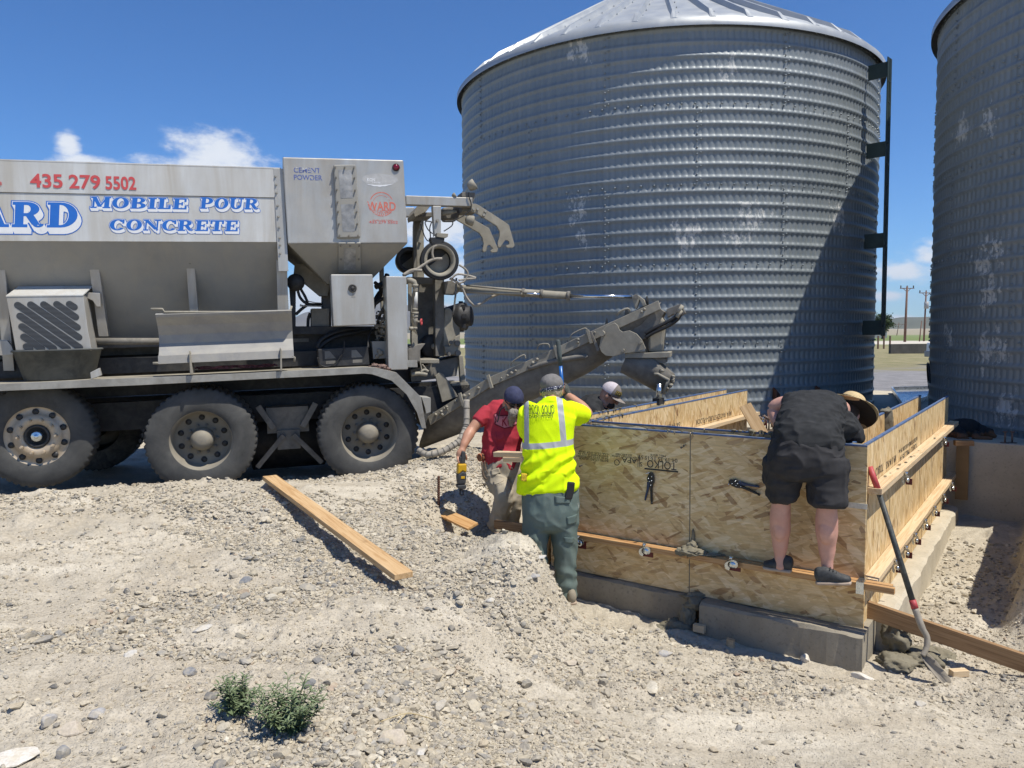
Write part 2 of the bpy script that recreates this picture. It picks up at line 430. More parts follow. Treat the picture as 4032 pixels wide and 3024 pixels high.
def ground_mat():
    m, N, L, B = newmat('dirt_and_gravel')
    p = ngeo(N)
    big = nnoise(N, L, p, .75, 5, .6, .4); mid = nnoise(N, L, p, 3.3, 6, .62); fin = nnoise(N, L, p, 38, 4, .6)
    col = nramp(N, L, mid, [(.25, (.325, .285, .215)), (.5, (.43, .385, .30)), (.75, (.53, .48, .385))])
    # pale silt in streaks
    mp = N.new('ShaderNodeMapping'); mp.inputs['Rotation'].default_value = (0, 0, -.35); mp.inputs['Scale'].default_value = (.55, 1.9, 1); L.new(p, mp.inputs['Vector'])
    st = nnoise(N, L, mp.outputs[0], 1.15, 5, .6, .5)
    st = nramp(N, L, st, [(.50, 0.0), (.66, 1.0)])
    col = nmix(N, L, nmath(N, L, 'MULTIPLY', st, .9), col, (.66, .605, .49))
    col = nmix(N, L, nmath(N, L, 'MULTIPLY', nramp(N, L, big, [(.42, 0.0), (.66, 1.0)]), .45), col, (.40, .32, .21))
    # tiny pebbles
    vo = N.new('ShaderNodeTexVoronoi'); vo.inputs['Scale'].default_value = 95; L.new(p, vo.inputs['Vector'])
    peb = nramp(N, L, vo.outputs['Distance'], [(.18, 1.0), (.42, 0.0)])
    sc_ = N.new('ShaderNodeSeparateColor'); L.new(vo.outputs['Color'], sc_.inputs[0])
    pm_ = nmath(N, L, 'MULTIPLY', peb, nramp(N, L, sc_.outputs[0], [(.45, 0.0), (.5, 1.0)]))
    pcol = nramp(N, L, sc_.outputs[1], [(.0, (.22, .215, .21)), (.4, (.36, .34, .31)), (.7, (.47, .43, .36)), (1, (.62, .59, .53))])
    col = nmix(N, L, nmath(N, L, 'MULTIPLY', pm_, .7), col, pcol)
    col = nmix(N, L, .4, col, nramp(N, L, fin, [(.3, (.28, .247, .195)), (.7, (.58, .525, .43))]), 'MIX')
    # far plain: gravel yard, grass, road, dry fields
    sp = N.new('ShaderNodeSeparateXYZ'); L.new(p, sp.inputs[0])
    wob = nnoise(N, L, p, .16, 5, .6)
    yy = nmath(N, L, 'ADD', sp.outputs[1], nmath(N, L, 'MULTIPLY', nmath(N, L, 'SUBTRACT', wob, .5), 22))
    lg = nmath(N, L, 'DIVIDE', nmath(N, L, 'LOGARITHM', nmath(N, L, 'MAXIMUM', yy, 1.0), 10.0), 4.0)
    def lp(d): return math.log10(d)/4
    grav = nramp(N, L, nnoise(N, L, p, 1.6, 6, .7), [(.3, (.17, .165, .165)), (.7, (.30, .29, .285))])
    grs = nramp(N, L, nnoise(N, L, p, .9, 6, .7), [(.3, (.15, .155, .06)), (.5, (.25, .225, .12)), (.7, (.38, .32, .19))])
    farc = nramp(N, L, lg, [(lp(10), (.40, .35, .28)), (lp(17), (.24, .23, .225)), (lp(30), (.25, .24, .23)), (lp(33), (.22, .20, .12)), (lp(62), (.28, .25, .15)),
                            (lp(78), (.20, .21, .09)), (lp(84), (.55, .50, .42)), (lp(100), (.55, .50, .42)), (lp(108), (.16, .20, .07)), (lp(230), (.18, .22, .09)),
                            (lp(300), (.30, .27, .19)), (lp(1500), (.33, .29, .21)), (lp(3000), (.38, .33, .24))])
    isg = nramp(N, L, lg, [(lp(15), 0.0), (lp(19), 1.0), (lp(29), 1.0), (lp(33), 0.0)])
    gmix = nramp(N, L, lg, [(lp(30), 0.0), (lp(36), 1.0), (lp(70), 1.0), (lp(80), .0)])
    farc = nmix(N, L, isg, farc, grav); farc = nmix(N, L, nmath(N, L, 'MULTIPLY', gmix, .8), farc, grs)
    isf = nramp(N, L, lg, [(lp(14.5), 0.0), (lp(18), 1.0)])
    col = nmix(N, L, isf, col, farc)
    L.new(col, B.inputs['Base Color']); B.inputs['Roughness'].default_value = .95; B.inputs['Specular IOR Level'].default_value = .15
    hh = nmath(N, L, 'ADD', nmath(N, L, 'MULTIPLY', peb, .6), nmath(N, L, 'MULTIPLY', fin, .9))
    L.new(nbump(N, L, hh, .75, .008), B.inputs['Normal'])
    return m
gme = make_ground()
ground = link('ground', gme, ground_mat()); tag(ground, kind='structure')

# ------------------------------------------------------------------ hills on the horizon
def hills(name, r, h0, seed, col, z0=-3):
    A = np.radians(np.arange(-80, 80.1, .25)); H = h0*(.55+.45*fbm(A*9, A*0+seed, 1.0, 5, seed)+.25*np.sin(A*3+seed))
    H = np.maximum(H, h0*.12)
    V = []; 
    for k, (dr, fr) in enumerate([(0, 0), (.03, .45), (.07, .8), (.12, 1.0), (.3, .7), (.5, 0)]):
        rad = r*(1+dr)
        hh = H*fr*(1+.12*fbm(A*60, A*0+k*3.3+seed, 1.0, 3, seed+9)*(fr < 1))
        V.append(np.stack([rad*np.sin(A), rad*np.cos(A), z0+hh], 1))
    n = len(A); m = len(V); V = np.concatenate(V)
    i = np.arange(m-1)[:, None]*n; k = np.arange(n-1)[None, :]
    Fq = np.stack([i+k, i+k+1, i+n+k+1, i+n+k], -1).reshape(-1, 4)
    mt = pm(name+'_scrub', col, .95, 0, .25, .004, spec=.1)
    return tag(link(name, np_mesh(name, V, Fq), mt), kind='structure')
hills('hills', 3600, 62, 5, (.10, .105, .075))
hills('hills', 7000, 235, 2, (.13, .12, .10))

# ------------------------------------------------------------------ concrete slab under the silos
def conc_mat(name, c0, c1, wet=None, scale=2.5):
    m, N, L, B = newmat(name); p = ngeo(N)
    col = nramp(N, L, nnoise(N, L, p, scale, 7, .65), [(.3, c0), (.7, c1)])
    pit = nramp(N, L, nnoise(N, L, p, 45, 4, .6), [(.28, .72), (.45, 1.0)])
    col = nmix(N, L, 1.0, col, pit, 'MULTIPLY')
    st = nnoise(N, L, p, 1.1, 5, .6, .6)
    col = nmix(N, L, nmath(N, L, 'MULTIPLY', nramp(N, L, st, [(.5, 0.0), (.66, 1.0)]), .4), col, tuple(c*.62 for c in c0))
    L.new(col, B.inputs['Base Color']); B.inputs['Roughness'].default_value = .9; B.inputs['Specular IOR Level'].default_value = .25
    L.new(nbump(N, L, nnoise(N, L, p, 70, 5), .35, .004), B.inputs['Normal'])
    return m
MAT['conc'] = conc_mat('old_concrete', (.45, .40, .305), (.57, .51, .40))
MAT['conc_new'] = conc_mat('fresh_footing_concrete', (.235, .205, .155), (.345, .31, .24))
MAT['wet'] = conc_mat('wet_concrete', (.16, .142, .10), (.235, .212, .155), scale=14)
def FG(f, g, z): return CF + dF*f + dR*g + Vector((0, 0, z-CF.z))
mb = MB()
GS = 4.62
mb.prism([FG(9.5, GS+.6, SZ0), FG(6, GS+.05, SZ0), FG(2.9, GS, SZ0), FG(0, GS, SZ0), FG(-9, GS-.1, SZ0), FG(-9, 11.9, SZ0), FG(9.5, 11.9, SZ0)], (0, 0, -1.15))
slab = mb.build('concrete_slab', MAT['conc'], bevel=.012)
tag(slab, kind='structure')
mb = MB()      # orange-red survey paint on the slab edge
c0 = FG(-2.02, GS-.055, .33)
pts = [FG(-1.98+.03*math.sin(k*1.9)-.035*(k % 2), GS-.055, .365-.05*k) for k in range(6)]
mb.prism([c0+dF*.045+Vector((0, 0, .03)), c0-dF*.03+Vector((0, 0, .03)), c0-dF*.045+Vector((0, 0, -.06)), c0-dF*.02+Vector((0, 0, -.13)), c0+dF*.035+Vector((0, 0, -.15)), c0+dF*.05+Vector((0, 0, -.08))], dR*.004)
mb.build('paint_mark', pm('red_marking_paint', (.55, .05, .03), .7, 0, .2, 30), slab)

# ------------------------------------------------------------------ grain silos
def silo_mat():
    m, N, L, B = newmat('galvanised_corrugated_steel'); p = ngeo(N)
    mp = N.new('ShaderNodeMapping'); mp.inputs['Scale'].default_value = (5.5, 5.5, .28); L.new(p, mp.inputs['Vector'])
    s = nnoise(N, L, mp.outputs[0], 2.2, 6, .65)
    col = nramp(N, L, s, [(.25, (.165, .192, .202)), (.5, (.22, .248, .257)), (.75, (.295, .322, .328))])
    b = nnoise(N, L, p, .7, 4, .6)
    col = nmix(N, L, .5, col, nramp(N, L, b, [(.3, (.175, .202, .215)), (.7, (.27, .297, .305))]))
    # dark run-off streaks
    mp2 = N.new('ShaderNodeMapping'); mp2.inputs['Scale'].default_value = (2.2, 2.2, .10); L.new(p, mp2.inputs['Vector'])
    s2 = nnoise(N, L, mp2.outputs[0], 2.6, 6, .7)
    col = nmix(N, L, nmath(N, L, 'MULTIPLY', nramp(N, L, s2, [(.56, 0.0), (.70, 1.0)]), .35), col, (.15, .175, .20))
    # flaking whitish patches
    mp3 = N.new('ShaderNodeMapping'); mp3.inputs['Scale'].default_value = (1, 1, .55); L.new(p, mp3.inputs['Vector'])
    s3 = nnoise(N, L, mp3.outputs[0], 9, 9, .78)
    tot = None
    for (c, r) in SILO_SPOTS:
        vm = N.new('ShaderNodeVectorMath'); vm.operation = 'DISTANCE'; L.new(p, vm.inputs[0]); vm.inputs[1].default_value = c
        q = nmath(N, L, 'SUBTRACT', 1.0, nmath(N, L, 'DIVIDE', vm.outputs['Value'], r), clamp=True)
        tot = q if tot is None else nmath(N, L, 'MAXIMUM', tot, q)
    f3 = nmath(N, L, 'ADD', nmath(N, L, 'MULTIPLY', tot, .32), nmath(N, L, 'SUBTRACT', s3, .76))
    f3 = nramp(N, L, f3, [(.0, 0.0), (.03, 1.0)])
    col = nmix(N, L, nmath(N, L, 'MULTIPLY', f3, .75), col, (.60, .60, .57))
    L.new(col, B.inputs['Base Color']); B.inputs['Metallic'].default_value = .22
    L.new(nmath(N, L, 'ADD', nramp(N, L, s, [(.3, .44), (.7, .56)]), nmath(N, L, 'MULTIPLY', f3, .2)), B.inputs['Roughness'])
    L.new(nbump(N, L, nnoise(N, L, p, 9, 3), .12, .01), B.inputs['Normal'])
    return m
def on_silo(px, py, cen):
    r = ray(px, py); dx, dy = CAM.x-cen[0], CAM.y-cen[1]
    a = r.x**2+r.y**2; b = 2*(dx*r.x+dy*r.y); c = dx*dx+dy*dy-SR*SR
    t = (-b-math.sqrt(max(0, b*b-4*a*c)))/(2*a); return CAM+r*t
SILO_SPOTS = [(tuple(on_silo(x, y, SIL1)), r) for x, y, r in ((2860, 260, .55), (2270, 830, .6), (2290, 930, .4), (2700, 920, .75), (2960, 860, .7), (3300, 860, .6), (2280, 200, .5), (2880, 930, .5))] + \
             [(tuple(on_silo(x, y, SIL2)), r) for x, y, r in ((3880, 1040, .75), (3790, 520, .6), (3900, 470, .5), (3900, 1150, .6), (3740, 1330, .5), (3900, 1380, .7), (3960, 1620, .6), (3930, 960, .5))]
MAT['silo'] = silo_mat()
MAT['silo_roof'] = pm('galvanised_roof_sheet', (.40, .42, .425), .45, .3, .10, 2.0, dirt=(.36, .37, .37), dirt_amt=.35, dirt_scale=2)
MAT['silo_dark'] = pm('dark_green_channel', (.03, .05, .045), .55, .2, .2, 6)
MAT['rust'] = pm('rusty_steel', (.10, .045, .028), .85, .1, .35, 14)
NRING, NCOR = 5, 6
RINGH = (SZ1-SZ0)/NRING
def silo_wall(cx, cy):
    nth = 250*8
    th = np.linspace(0, 2*np.pi, nth, endpoint=False)
    pitch = RINGH/NCOR; ns = 9
    zs = []; rb = []
    for k in range(NRING*NCOR):
        for j in range(ns):
            u = j/ns
            zs.append(SZ0+(k+u)*pitch)
            d = (u-.5)/.135
            rb.append(.030*math.exp(-d*d))
    zs.append(SZ1); rb.append(0)
    zs = np.array(zs); rb = np.array(rb)
    flm = 1-np.clip(rb/.018, 0, 1)
    wav = np.abs(np.sin(th*125))**.85*.012
    Rr = SR + rb[:, None] + flm[:, None]*wav[None, :] - .006
    # every ring overlaps the one below by a few millimetres
    ring = np.minimum(((zs-SZ0)/RINGH).astype(int), NRING-1)
    Rr += (.004*(ring % 2))[:, None]
    X = cx+Rr*np.cos(th)[None, :]; Y = cy+Rr*np.sin(th)[None, :]; Z = np.repeat(zs[:, None], nth, 1)
    V = np.stack([X.ravel(), Y.ravel(), Z.ravel()], 1)
    m = len(zs); i = np.arange(m-1)[:, None]*nth; k = np.arange(nth)[None, :]; k2 = (k+1) % nth
    Fq = np.stack([i+k, i+k2, i+nth+k2, i+nth+k], -1).reshape(-1, 4)
    # bolts
    bv = []; bf = []
    def bolt(t, z, s=.012):
        o = len(V)+len(bv); c = np.array([cx+(SR+.012)*math.cos(t), cy+(SR+.012)*math.sin(t), z]); nrm = np.array([math.cos(t), math.sin(t), 0]); tg = np.array([-math.sin(t), math.cos(t), 0])
        for dz, dt, dn in ((-s, -s, 0), (-s, s, 0), (s, s, 0), (s, -s, 0), (-s*.7, -s*.7, .016), (-s*.7, s*.7, .016), (s*.7, s*.7, .016), (s*.7, -s*.7, .016)):
            bv.append(c+nrm*dn+tg*dt+np.array([0, 0, dz]))
        for q in ((4, 5, 6, 7), (0, 1, 5, 4), (1, 2, 6, 5), (2, 3, 7, 6), (3, 0, 4, 7)): bf.append([o+i for i in q])
    for r in range(0, NRING+1):
        for k in range(125):
            z = SZ0+r*RINGH + (.0 if r else .06)
            bolt((k+.5)*2*math.pi/125, z-(.05 if r == NRING else 0))
    for r in range(NRING):
        for q in range(9):
            t = (q+(.5 if r % 2 else 0))*2*math.pi/9 + .12
            for k in range(NCOR*2):
                z = SZ0+r*RINGH+(k+.5)*RINGH/(NCOR*2)
                bolt(t, z, .011)
                if k % 2 == 0: bolt(t+.014, z+.02, .011)
    V = np.concatenate([V, np.array(bv)]); Fq = np.concatenate([Fq, np.array(bf)])
    return np_mesh('wall', V, Fq)
def silo_roof(cx, cy):
    mb = MB(); nr = 44; sl = math.tan(R_(30)); rt = .45
    z0 = SZ1+.015; re = SR+.10
    def pt(t, r, up=0): return Vector((cx+r*math.cos(t), cy+r*math.sin(t), z0+(re-r)*sl+up))
    for k in range(nr):
        t0 = 2*math.pi*k/nr; t1 = 2*math.pi*(k+1)/nr; tm = (t0+t1)/2
        # panel with a slight dish near the eave
        rows = []
        for r, up in ((re, -.10), (re, -.012), (re-.18, .015), (re-.6, 0), (re*.5, 0), (rt, 0)):
            rows.append([mb.bm.verts.new(pt(t, r, up)) for t in (t0, t0*.75+t1*.25, tm, t0*.25+t1*.75, t1)])
        for a, b in zip(rows[:-1], rows[1:]):
            for i in range(4): mb._f([a[i], a[i+1], b[i+1], b[i]], True)
    roof_o = ('roof', mb)
    rb = MB()
    for k in range(nr):
        t0 = 2*math.pi*k/nr; prof = []
        for r, h in ((re-.03, .004), (re-.22, .075), (rt, .10)):
            hw = .036; tg = Vector((-math.sin(t0), math.cos(t0), 0))
            prof.append([rb.bm.verts.new(pt(t0, r, -.01)+tg*(-hw*1.5)), rb.bm.verts.new(pt(t0, r, h)+tg*(-hw*.55)), rb.bm.verts.new(pt(t0, r, h)+tg*(hw*.55)), rb.bm.verts.new(pt(t0, r, -.01)+tg*(hw*1.5))])
        for a, b in zip(prof[:-1], prof[1:]):
            for i in range(3): rb._f([a[i], a[i+1], b[i+1], b[i]])
        rb._f(prof[0])
        for j in range(7):
            r = re-.3-j*.42; tg = Vector((-math.sin(t0), math.cos(t0), 0)); rb.box(pt(t0, r, .012)+tg*.075, .016, .016, .018)
    cap = MB(); cap.lathe((cx, cy, z0+(re-rt)*sl), (0, 0, 1), (1, 0, 0), [(-.05, rt+.03), (.06, rt+.03), (.10, rt*.6), (.12, .001)], 32)
    return mb, rb, cap
def make_silo(cen, label):
    cx, cy = cen
    e = empty('grain_silo', (cx, cy, SZ0), label, 'grain silo', 'corrugated grain silos')
    link('wall', silo_wall(cx, cy), MAT['silo'], e)
    a, b, c = silo_roof(cx, cy)
    ro = a.build('roof', MAT['silo_roof'], e); b.build('roof_ribs', MAT['silo_roof'], ro); c.build('roof_cap', MAT['silo_roof'], ro)
    # rusty pointed uprights bolted to the foot
    for px in (3052, 3215):
        q = on_silo(px, 1545, cen); t = math.atan2(q.y-cy, q.x-cx); n = Vector((math.cos(t), math.sin(t), 0)); tg = Vector((-n.y, n.x, 0))
        mb = MB(); o = Vector((cx, cy, SZ0))+n*(SR+.015)
        mb.prism([o-tg*.05, o+tg*.05, o+tg*.05+Vector((0, 0, .36)), o-tg*.05+Vector((0, 0, .46))], n*.035)
        mb.prism([o-tg*.05+n*.035, o-tg*.035+n*.035, o-tg*.035+n*.035+Vector((0, 0, .42)), o-tg*.05+n*.035+Vector((0, 0, .44))], n*.05)
        mb.build('anchor_bracket', MAT['rust'], e)
    return e
silo = make_silo(SIL1, 'round corrugated steel grain silo in sunlight with dark curved shadow on its side')
silo2 = copy_tree(silo); silo2.location = (SIL2[0], SIL2[1], SZ0); silo2.rotation_euler = (0, 0, R_(-36))
silo2['label'] = 'shaded dark corrugated silo cut off by the right edge of the photo'
# ladder channel on the side of the sunlit silo
q = on_silo(3441, 900, SIL1)
th = math.atan2(q.y-SIL1[1], q.x-SIL1[0])-.18
n = Vector((math.cos(th), math.sin(th), 0)); tg = Vector((-n.y, n.x, 0))
o = Vector((SIL1[0], SIL1[1], 0))+n*(SR+.03)
dd = 12.6
ztop = P(3500, 335, dd).z; zbot = P(3492, 1320, dd).z
mb = MB()
for s_ in (-1, 1):
    for k in range(1):
        a = o+n*.30+tg*.05*s_; mb.beam(a+Vector((0, 0, zbot)), a+Vector((0, 0, ztop)), .012, .075, up=tg)
for k in range(int((ztop-zbot)/.3)): mb.cyl(o+n*.30-tg*.05+Vector((0, 0, zbot+.15+.3*k)), o+n*.30+tg*.05+Vector((0, 0, zbot+.15+.3*k)), .012, 8)
e = mb.build('ladder_channel', MAT['silo_dark'], silo)
for py in (372, 650, 975, 1290):
    zc = P(3500, py, dd).z; b = MB()
    b.box(o+n*.14+Vector((0, 0, zc)), .28, .012, .22, (n, tg, Vector((0, 0, 1)))); b.build('ladder_bracket', MAT['silo_dark'], e)
# black cable looping over the shaded silo
mb = MB()
pts = [on_silo(x, y, SIL2) for x, y in ((3735, 1640), (3790, 1600), (3840, 1545), (3890, 1492), (3930, 1468), (3975, 1462), (4010, 1475), (4040, 1505), (4060, 1560))]
pts = [p_ + Vector((p_.x-SIL2[0], p_.y-SIL2[1], 0)).normalized()*.03 for p_ in pts]
mb.tube(smoothpath(pts, 6), .014, 8); mb.build('cable', MAT['hose_black'], silo2)

# ------------------------------------------------------------------ things beyond the silos
def pole(px, ytop, ybot, d, label, arm=True, wpx=18):
    b = P(px, ybot, d); t = P(px+10, ytop, d); b.z = gz(b.x, b.y)-.3
    e = empty('utility_pole', (b.x, b.y, b.z+.3), label, 'utility pole', 'poles in the fields behind the silos')
    wd = wpx/FPX*d
    mb = MB(); mb.tube([b, t], [wd*.46, wd*.32], 10); pl = mb.build('pole_shaft', MAT['pole'], e)
    if arm:
        ax = Vector((1, .15, 0)).normalized(); al = 1.9*d/95
        mb = MB(); c = t-Vector((0, 0, al*.12)); mb.box(c, al, .09, .09, (ax, Vector((0, 0, 1)).cross(ax), Vector((0, 0, 1))))
        for s_ in (-1, 1): mb.beam(c+ax*al*.28*s_, c-Vector((0, 0, al*.24)), .05, .05)
        mb.build('cross_arm', MAT['pole'], e)
        for s_ in (-.45, -.0, .45):
            m2 = MB(); cc = c+ax*al*s_+Vector((0, 0, .06)); m2.cyl(cc, cc+Vector((0, 0, .28)), .07, 8); m2.build('insulator', MAT['hose_black'], e)
    return e
MAT['pole'] = pm('weathered_wood_pole', (.15, .085, .06), .9, 0, .2, 3)
pole(3562, 1128, 1357, 95, 'tall brown utility pole with cross arm, nearer the sunlit silo', True, 11)
pole(3637, 1146, 1355, 100, 'utility pole with transformer box, nearer the shaded silo', True, 8)
pole(3619, 1263, 1356, 98, 'short bare pole stump between the two utility poles', False, 5)
pole(3530, 1270, 1337, 240, 'faint distant utility pole far out on the plain', True, 3)
# transformer on the second pole
tq = P(3648, 1200, 99.7)
mb = MB(); mb.cyl(tq-Vector((0, 0, .5)), tq+Vector((0, 0, .4)), .28, 12)
tr = [o for o in COL.objects if o.get('label', '').startswith('utility pole with transformer')][0]
mb.build('transformer', pm('grey_can', (.3, .3, .3), .5), tr)
# dark low wall and the fence stakes in front of the road
mb = MB(); a = P(3503, 1391, 50); b = P(3900, 1393, 50); a.z = gz(a.x, a.y)-.1; b.z = gz(b.x, b.y)-.1
mb.beam(a+Vector((0, 0, .25)), b+Vector((0, 0, .25)), .3, .95); o = mb.build('retaining_wall', pm('dark_block_wall', (.085, .08, .07), .9, 0, .25, 2), loc=(a.x, a.y, a.z))
tag(o, 'low dark wall across the grass beyond the gap between silos', 'wall')
for i, px in enumerate((3457, 3480, 3504)):
    b = P(px, 1365, 62); b.z = gz(b.x, b.y); mb = MB(); mb.box(b+Vector((0, 0, .45)), .1, .1, 1.2); o = mb.build('fence_post', MAT['pole'], loc=b)
    tag(o, ('fence post by the pale road, nearest the sunlit silo', 'middle one of three fence posts by the pale road', 'fence post by the pale road, nearest the tall utility pole')[i], 'fence post', 'fence posts by the road')
# pickup: only its rear end shows beside the shaded silo
vb = P(3800, 1452, 33); vb.z = gz(vb.x, vb.y)
e = empty('parked_van', vb, 'white vehicle parked half hidden behind the shaded silo', 'van')
X = Vector((1, .12, 0)).normalized(); Y = Vector((-.12, 1, 0)).normalized(); Z = Vector((0, 0, 1))
MAT['carwhite'] = pm('white_car_paint', (.70, .71, .72), .3, 0, .03, 3)
MAT['carlow'] = pm('grey_bumper', (.30, .30, .30), .5, 0, .1, 3)
MAT['carglass'] = pm('dark_car_glass', (.10, .115, .12), .12, 0, .1, 3)
def vp(x, z): return vb + X*x + Z*z
mb = MB(); mb.prism([vp(-.50, .42), vp(-.58, .62), vp(-.56, 1.0), vp(3.4, 1.0), vp(3.6, .8), vp(3.6, .42)], Y*1.8); mb.build('body', MAT['carwhite'], e, bevel=.06)
mb = MB(); mb.prism([vp(-.30, 1.0), vp(-.12, 1.62), vp(.12, 1.78), vp(1.6, 1.78), vp(2.3, 1.0)], Y*1.7); mb.build('cabin', MAT['carwhite'], e, bevel=.08)
mb = MB(); mb.prism([vp(-.16, 1.08), vp(-.02, 1.55), vp(1.4, 1.58), vp(1.9, 1.08)], Y*-.01); o = mb.build('side_window', MAT['carglass'], e)
mb = MB(); mb.prism([vp(-.62, .36), vp(-.62, .62), vp(.2, .62), vp(.2, .36)], Y*1.85); mb.build('bumper', MAT['carlow'], e, bevel=.03)
for wx in (.45, 2.7):
    mb = MB(); c = vp(wx, .36); mb.lathe(c-Y*.02, Y, X, [(0, .02), (0, .3), (.03, .36), (.2, .36), (.2, .02)], 24); mb.build('wheel', MAT['tread'], e)
mb = MB(); mb.box(vp(-.57, .82), .05, .1, .22, (X, Y, Z)); mb.build('tail_light', MAT['redlens'], e)
# far tree behind the ladder channel
def blob_tree(px, py, d, h, label):
    b = P(px, py, d); b.z = gz(b.x, b.y); e = empty('tree', b, label, 'tree')
    mb = MB(); mb.tube([b, b+Vector((.05*h, 0, h*.4)), b+Vector((0, 0, h*.8))], [h*.05, h*.035, h*.012], 8)
    for k in range(5): mb.tube([b+Vector((0, 0, h*.3)), b+Vector((math.cos(k*1.3)*h*.25, math.sin(k*1.3)*h*.25, h*.68))], [h*.02, h*.006], 6)
    mb.build('trunk', MAT['pole'], e)
    rng = np.random.RandomState(4); n = 2600
    c = rng.normal(0, 1, (n, 3)); c /= np.linalg.norm(c, axis=1)[:, None]; rad = rng.uniform(.35, 1, n)**.5
    lump = 1+.28*np.sin(c[:, 0]*5+1)*np.sin(c[:, 2]*6)+.15*rng.normal(0, 1, n)
    c = c*(rad*lump)[:, None]*np.array([.36, .36, .33])*h+np.array([b.x, b.y, b.z+h*.66])
    u = rng.normal(0, 1, (n, 3)); u /= np.linalg.norm(u, axis=1)[:, None]; v = np.cross(u, rng.normal(0, 1, (n, 3))); v /= np.linalg.norm(v, axis=1)[:, None]
    s = h*.035
    V = np.stack([c-u*s, c+v*s*.6, c+u*s, c-v*s*.6], 1).reshape(-1, 3); Fq = np.arange(n*4).reshape(n, 4)
    link('crown', np_mesh('crown', V, Fq, False), pm('dark_leaves', (.05, .075, .025), .8, 0, .4, .6), e)
    return e
blob_tree(3474, 1345, 130, 4.2, 'round leafy tree on the plain behind the ladder channel')
# low farm shed seen under the tree
mb = MB(); b = P(3460, 1338, 150); b.z = gz(b.x, b.y)
mb.prism([b+Vector((-3, 0, 0)), b+Vector((1.6, 0, 0)), b+Vector((1.6, 0, 1.2)), b+Vector((-.5, 0, 2.0)), b+Vector((-3, 0, 1.2))], (0, 4, 0)); o = mb.build('farm_shed', MAT['carlow'], loc=b)
tag(o, 'small distant shed by the tree on the plain', 'shed')
# ================================================================== FORMWORK
FWf = Frame(CF, -dF)       # front wall: x to the right, y into the form
FWr = Frame(CF, dR)        # side wall: x away from the camera, y into the form
def osb_mat(name, d, vert):
    m, N, L, B = newmat(name); p = ngeo(N)
    dv = N.new('ShaderNodeVectorMath'); dv.operation = 'DOT_PRODUCT'; L.new(p, dv.inputs[0]); dv.inputs[1].default_value = tuple(d)
    sx = N.new('ShaderNodeSeparateXYZ'); L.new(p, sx.inputs[0])
    u, v = dv.outputs['Value'], sx.outputs[2]
    base = None; hgt = None
    angs = [8, -14, 62, 24, -33, -3, 41, -22]
    if vert: angs = [a+90 for a in angs]
    cols = [(.0, (.73, .55, .295)), (.22, (.82, .65, .40)), (.42, (.62, .425, .19)), (.58, (.71, .53, .28)), (.76, (.51, .32, .13)), (.88, (.65, .465, .225)), (.95, (.31, .165, .065)), (1, (.18, .085, .035))]
    base = nramp(N, L, nnoise(N, L, p, 14, 4), [(.3, (.64, .465, .22)), (.7, (.76, .575, .305))])
    hgt = None
    for i, a in enumerate(angs):
        ca, sa = math.cos(R_(a)), math.sin(R_(a))
        lu = nmath(N, L, 'ADD', nmath(N, L, 'MULTIPLY', u, ca), nmath(N, L, 'MULTIPLY', v, sa))
        lv = nmath(N, L, 'SUBTRACT', nmath(N, L, 'MULTIPLY', v, ca), nmath(N, L, 'MULTIPLY', u, sa))
        cb = N.new('ShaderNodeCombineXYZ')
        L.new(nmath(N, L, 'MULTIPLY', lu, 6.2+2.0*(i % 3)), cb.inputs[0]); L.new(nmath(N, L, 'MULTIPLY', lv, 29+11*(i % 2)), cb.inputs[1]); cb.inputs[2].default_value = 3.7*i
        vo = N.new('ShaderNodeTexVoronoi'); vo.inputs['Scale'].default_value = 1; vo.inputs['Randomness'].default_value = 1; L.new(cb.outputs[0], vo.inputs['Vector'])
        sc_ = N.new('ShaderNodeSeparateColor'); L.new(vo.outputs['Color'], sc_.inputs[0])
        mask = nramp(N, L, sc_.outputs[0], [(.60, 0.0), (.615, 1.0)])
        mk = mask
        fc = nramp(N, L, sc_.outputs[1], cols)
        base = nmix(N, L, nmath(N, L, 'MULTIPLY', mk, .68), base, fc)
        hi = nmath(N, L, 'MULTIPLY', mk, sc_.outputs[2])
        hgt = hi if hgt is None else nmath(N, L, 'MAXIMUM', hgt, hi)
    gr = N.new('ShaderNodeMapping'); gr.inputs['Scale'].default_value = (6, 6, 90) if not vert else (80, 80, 5); L.new(p, gr.inputs['Vector'])
    base = nmix(N, L, 1.0, base, nramp(N, L, nnoise(N, L, gr.outputs[0], 1, 4), [(.3, .84), (.7, 1.08)]), 'MULTIPLY')
    L.new(base, B.inputs['Base Color']); B.inputs['Roughness'].default_value = .62; B.inputs['Specular IOR Level'].default_value = .35
    L.new(nbump(N, L, hgt, .35, .003), B.inputs['Normal'])
    return m
MAT['osb_f'] = osb_mat('strand_board', dF, False)
MAT['osb_r'] = osb_mat('strand_board_upright', dR, True)
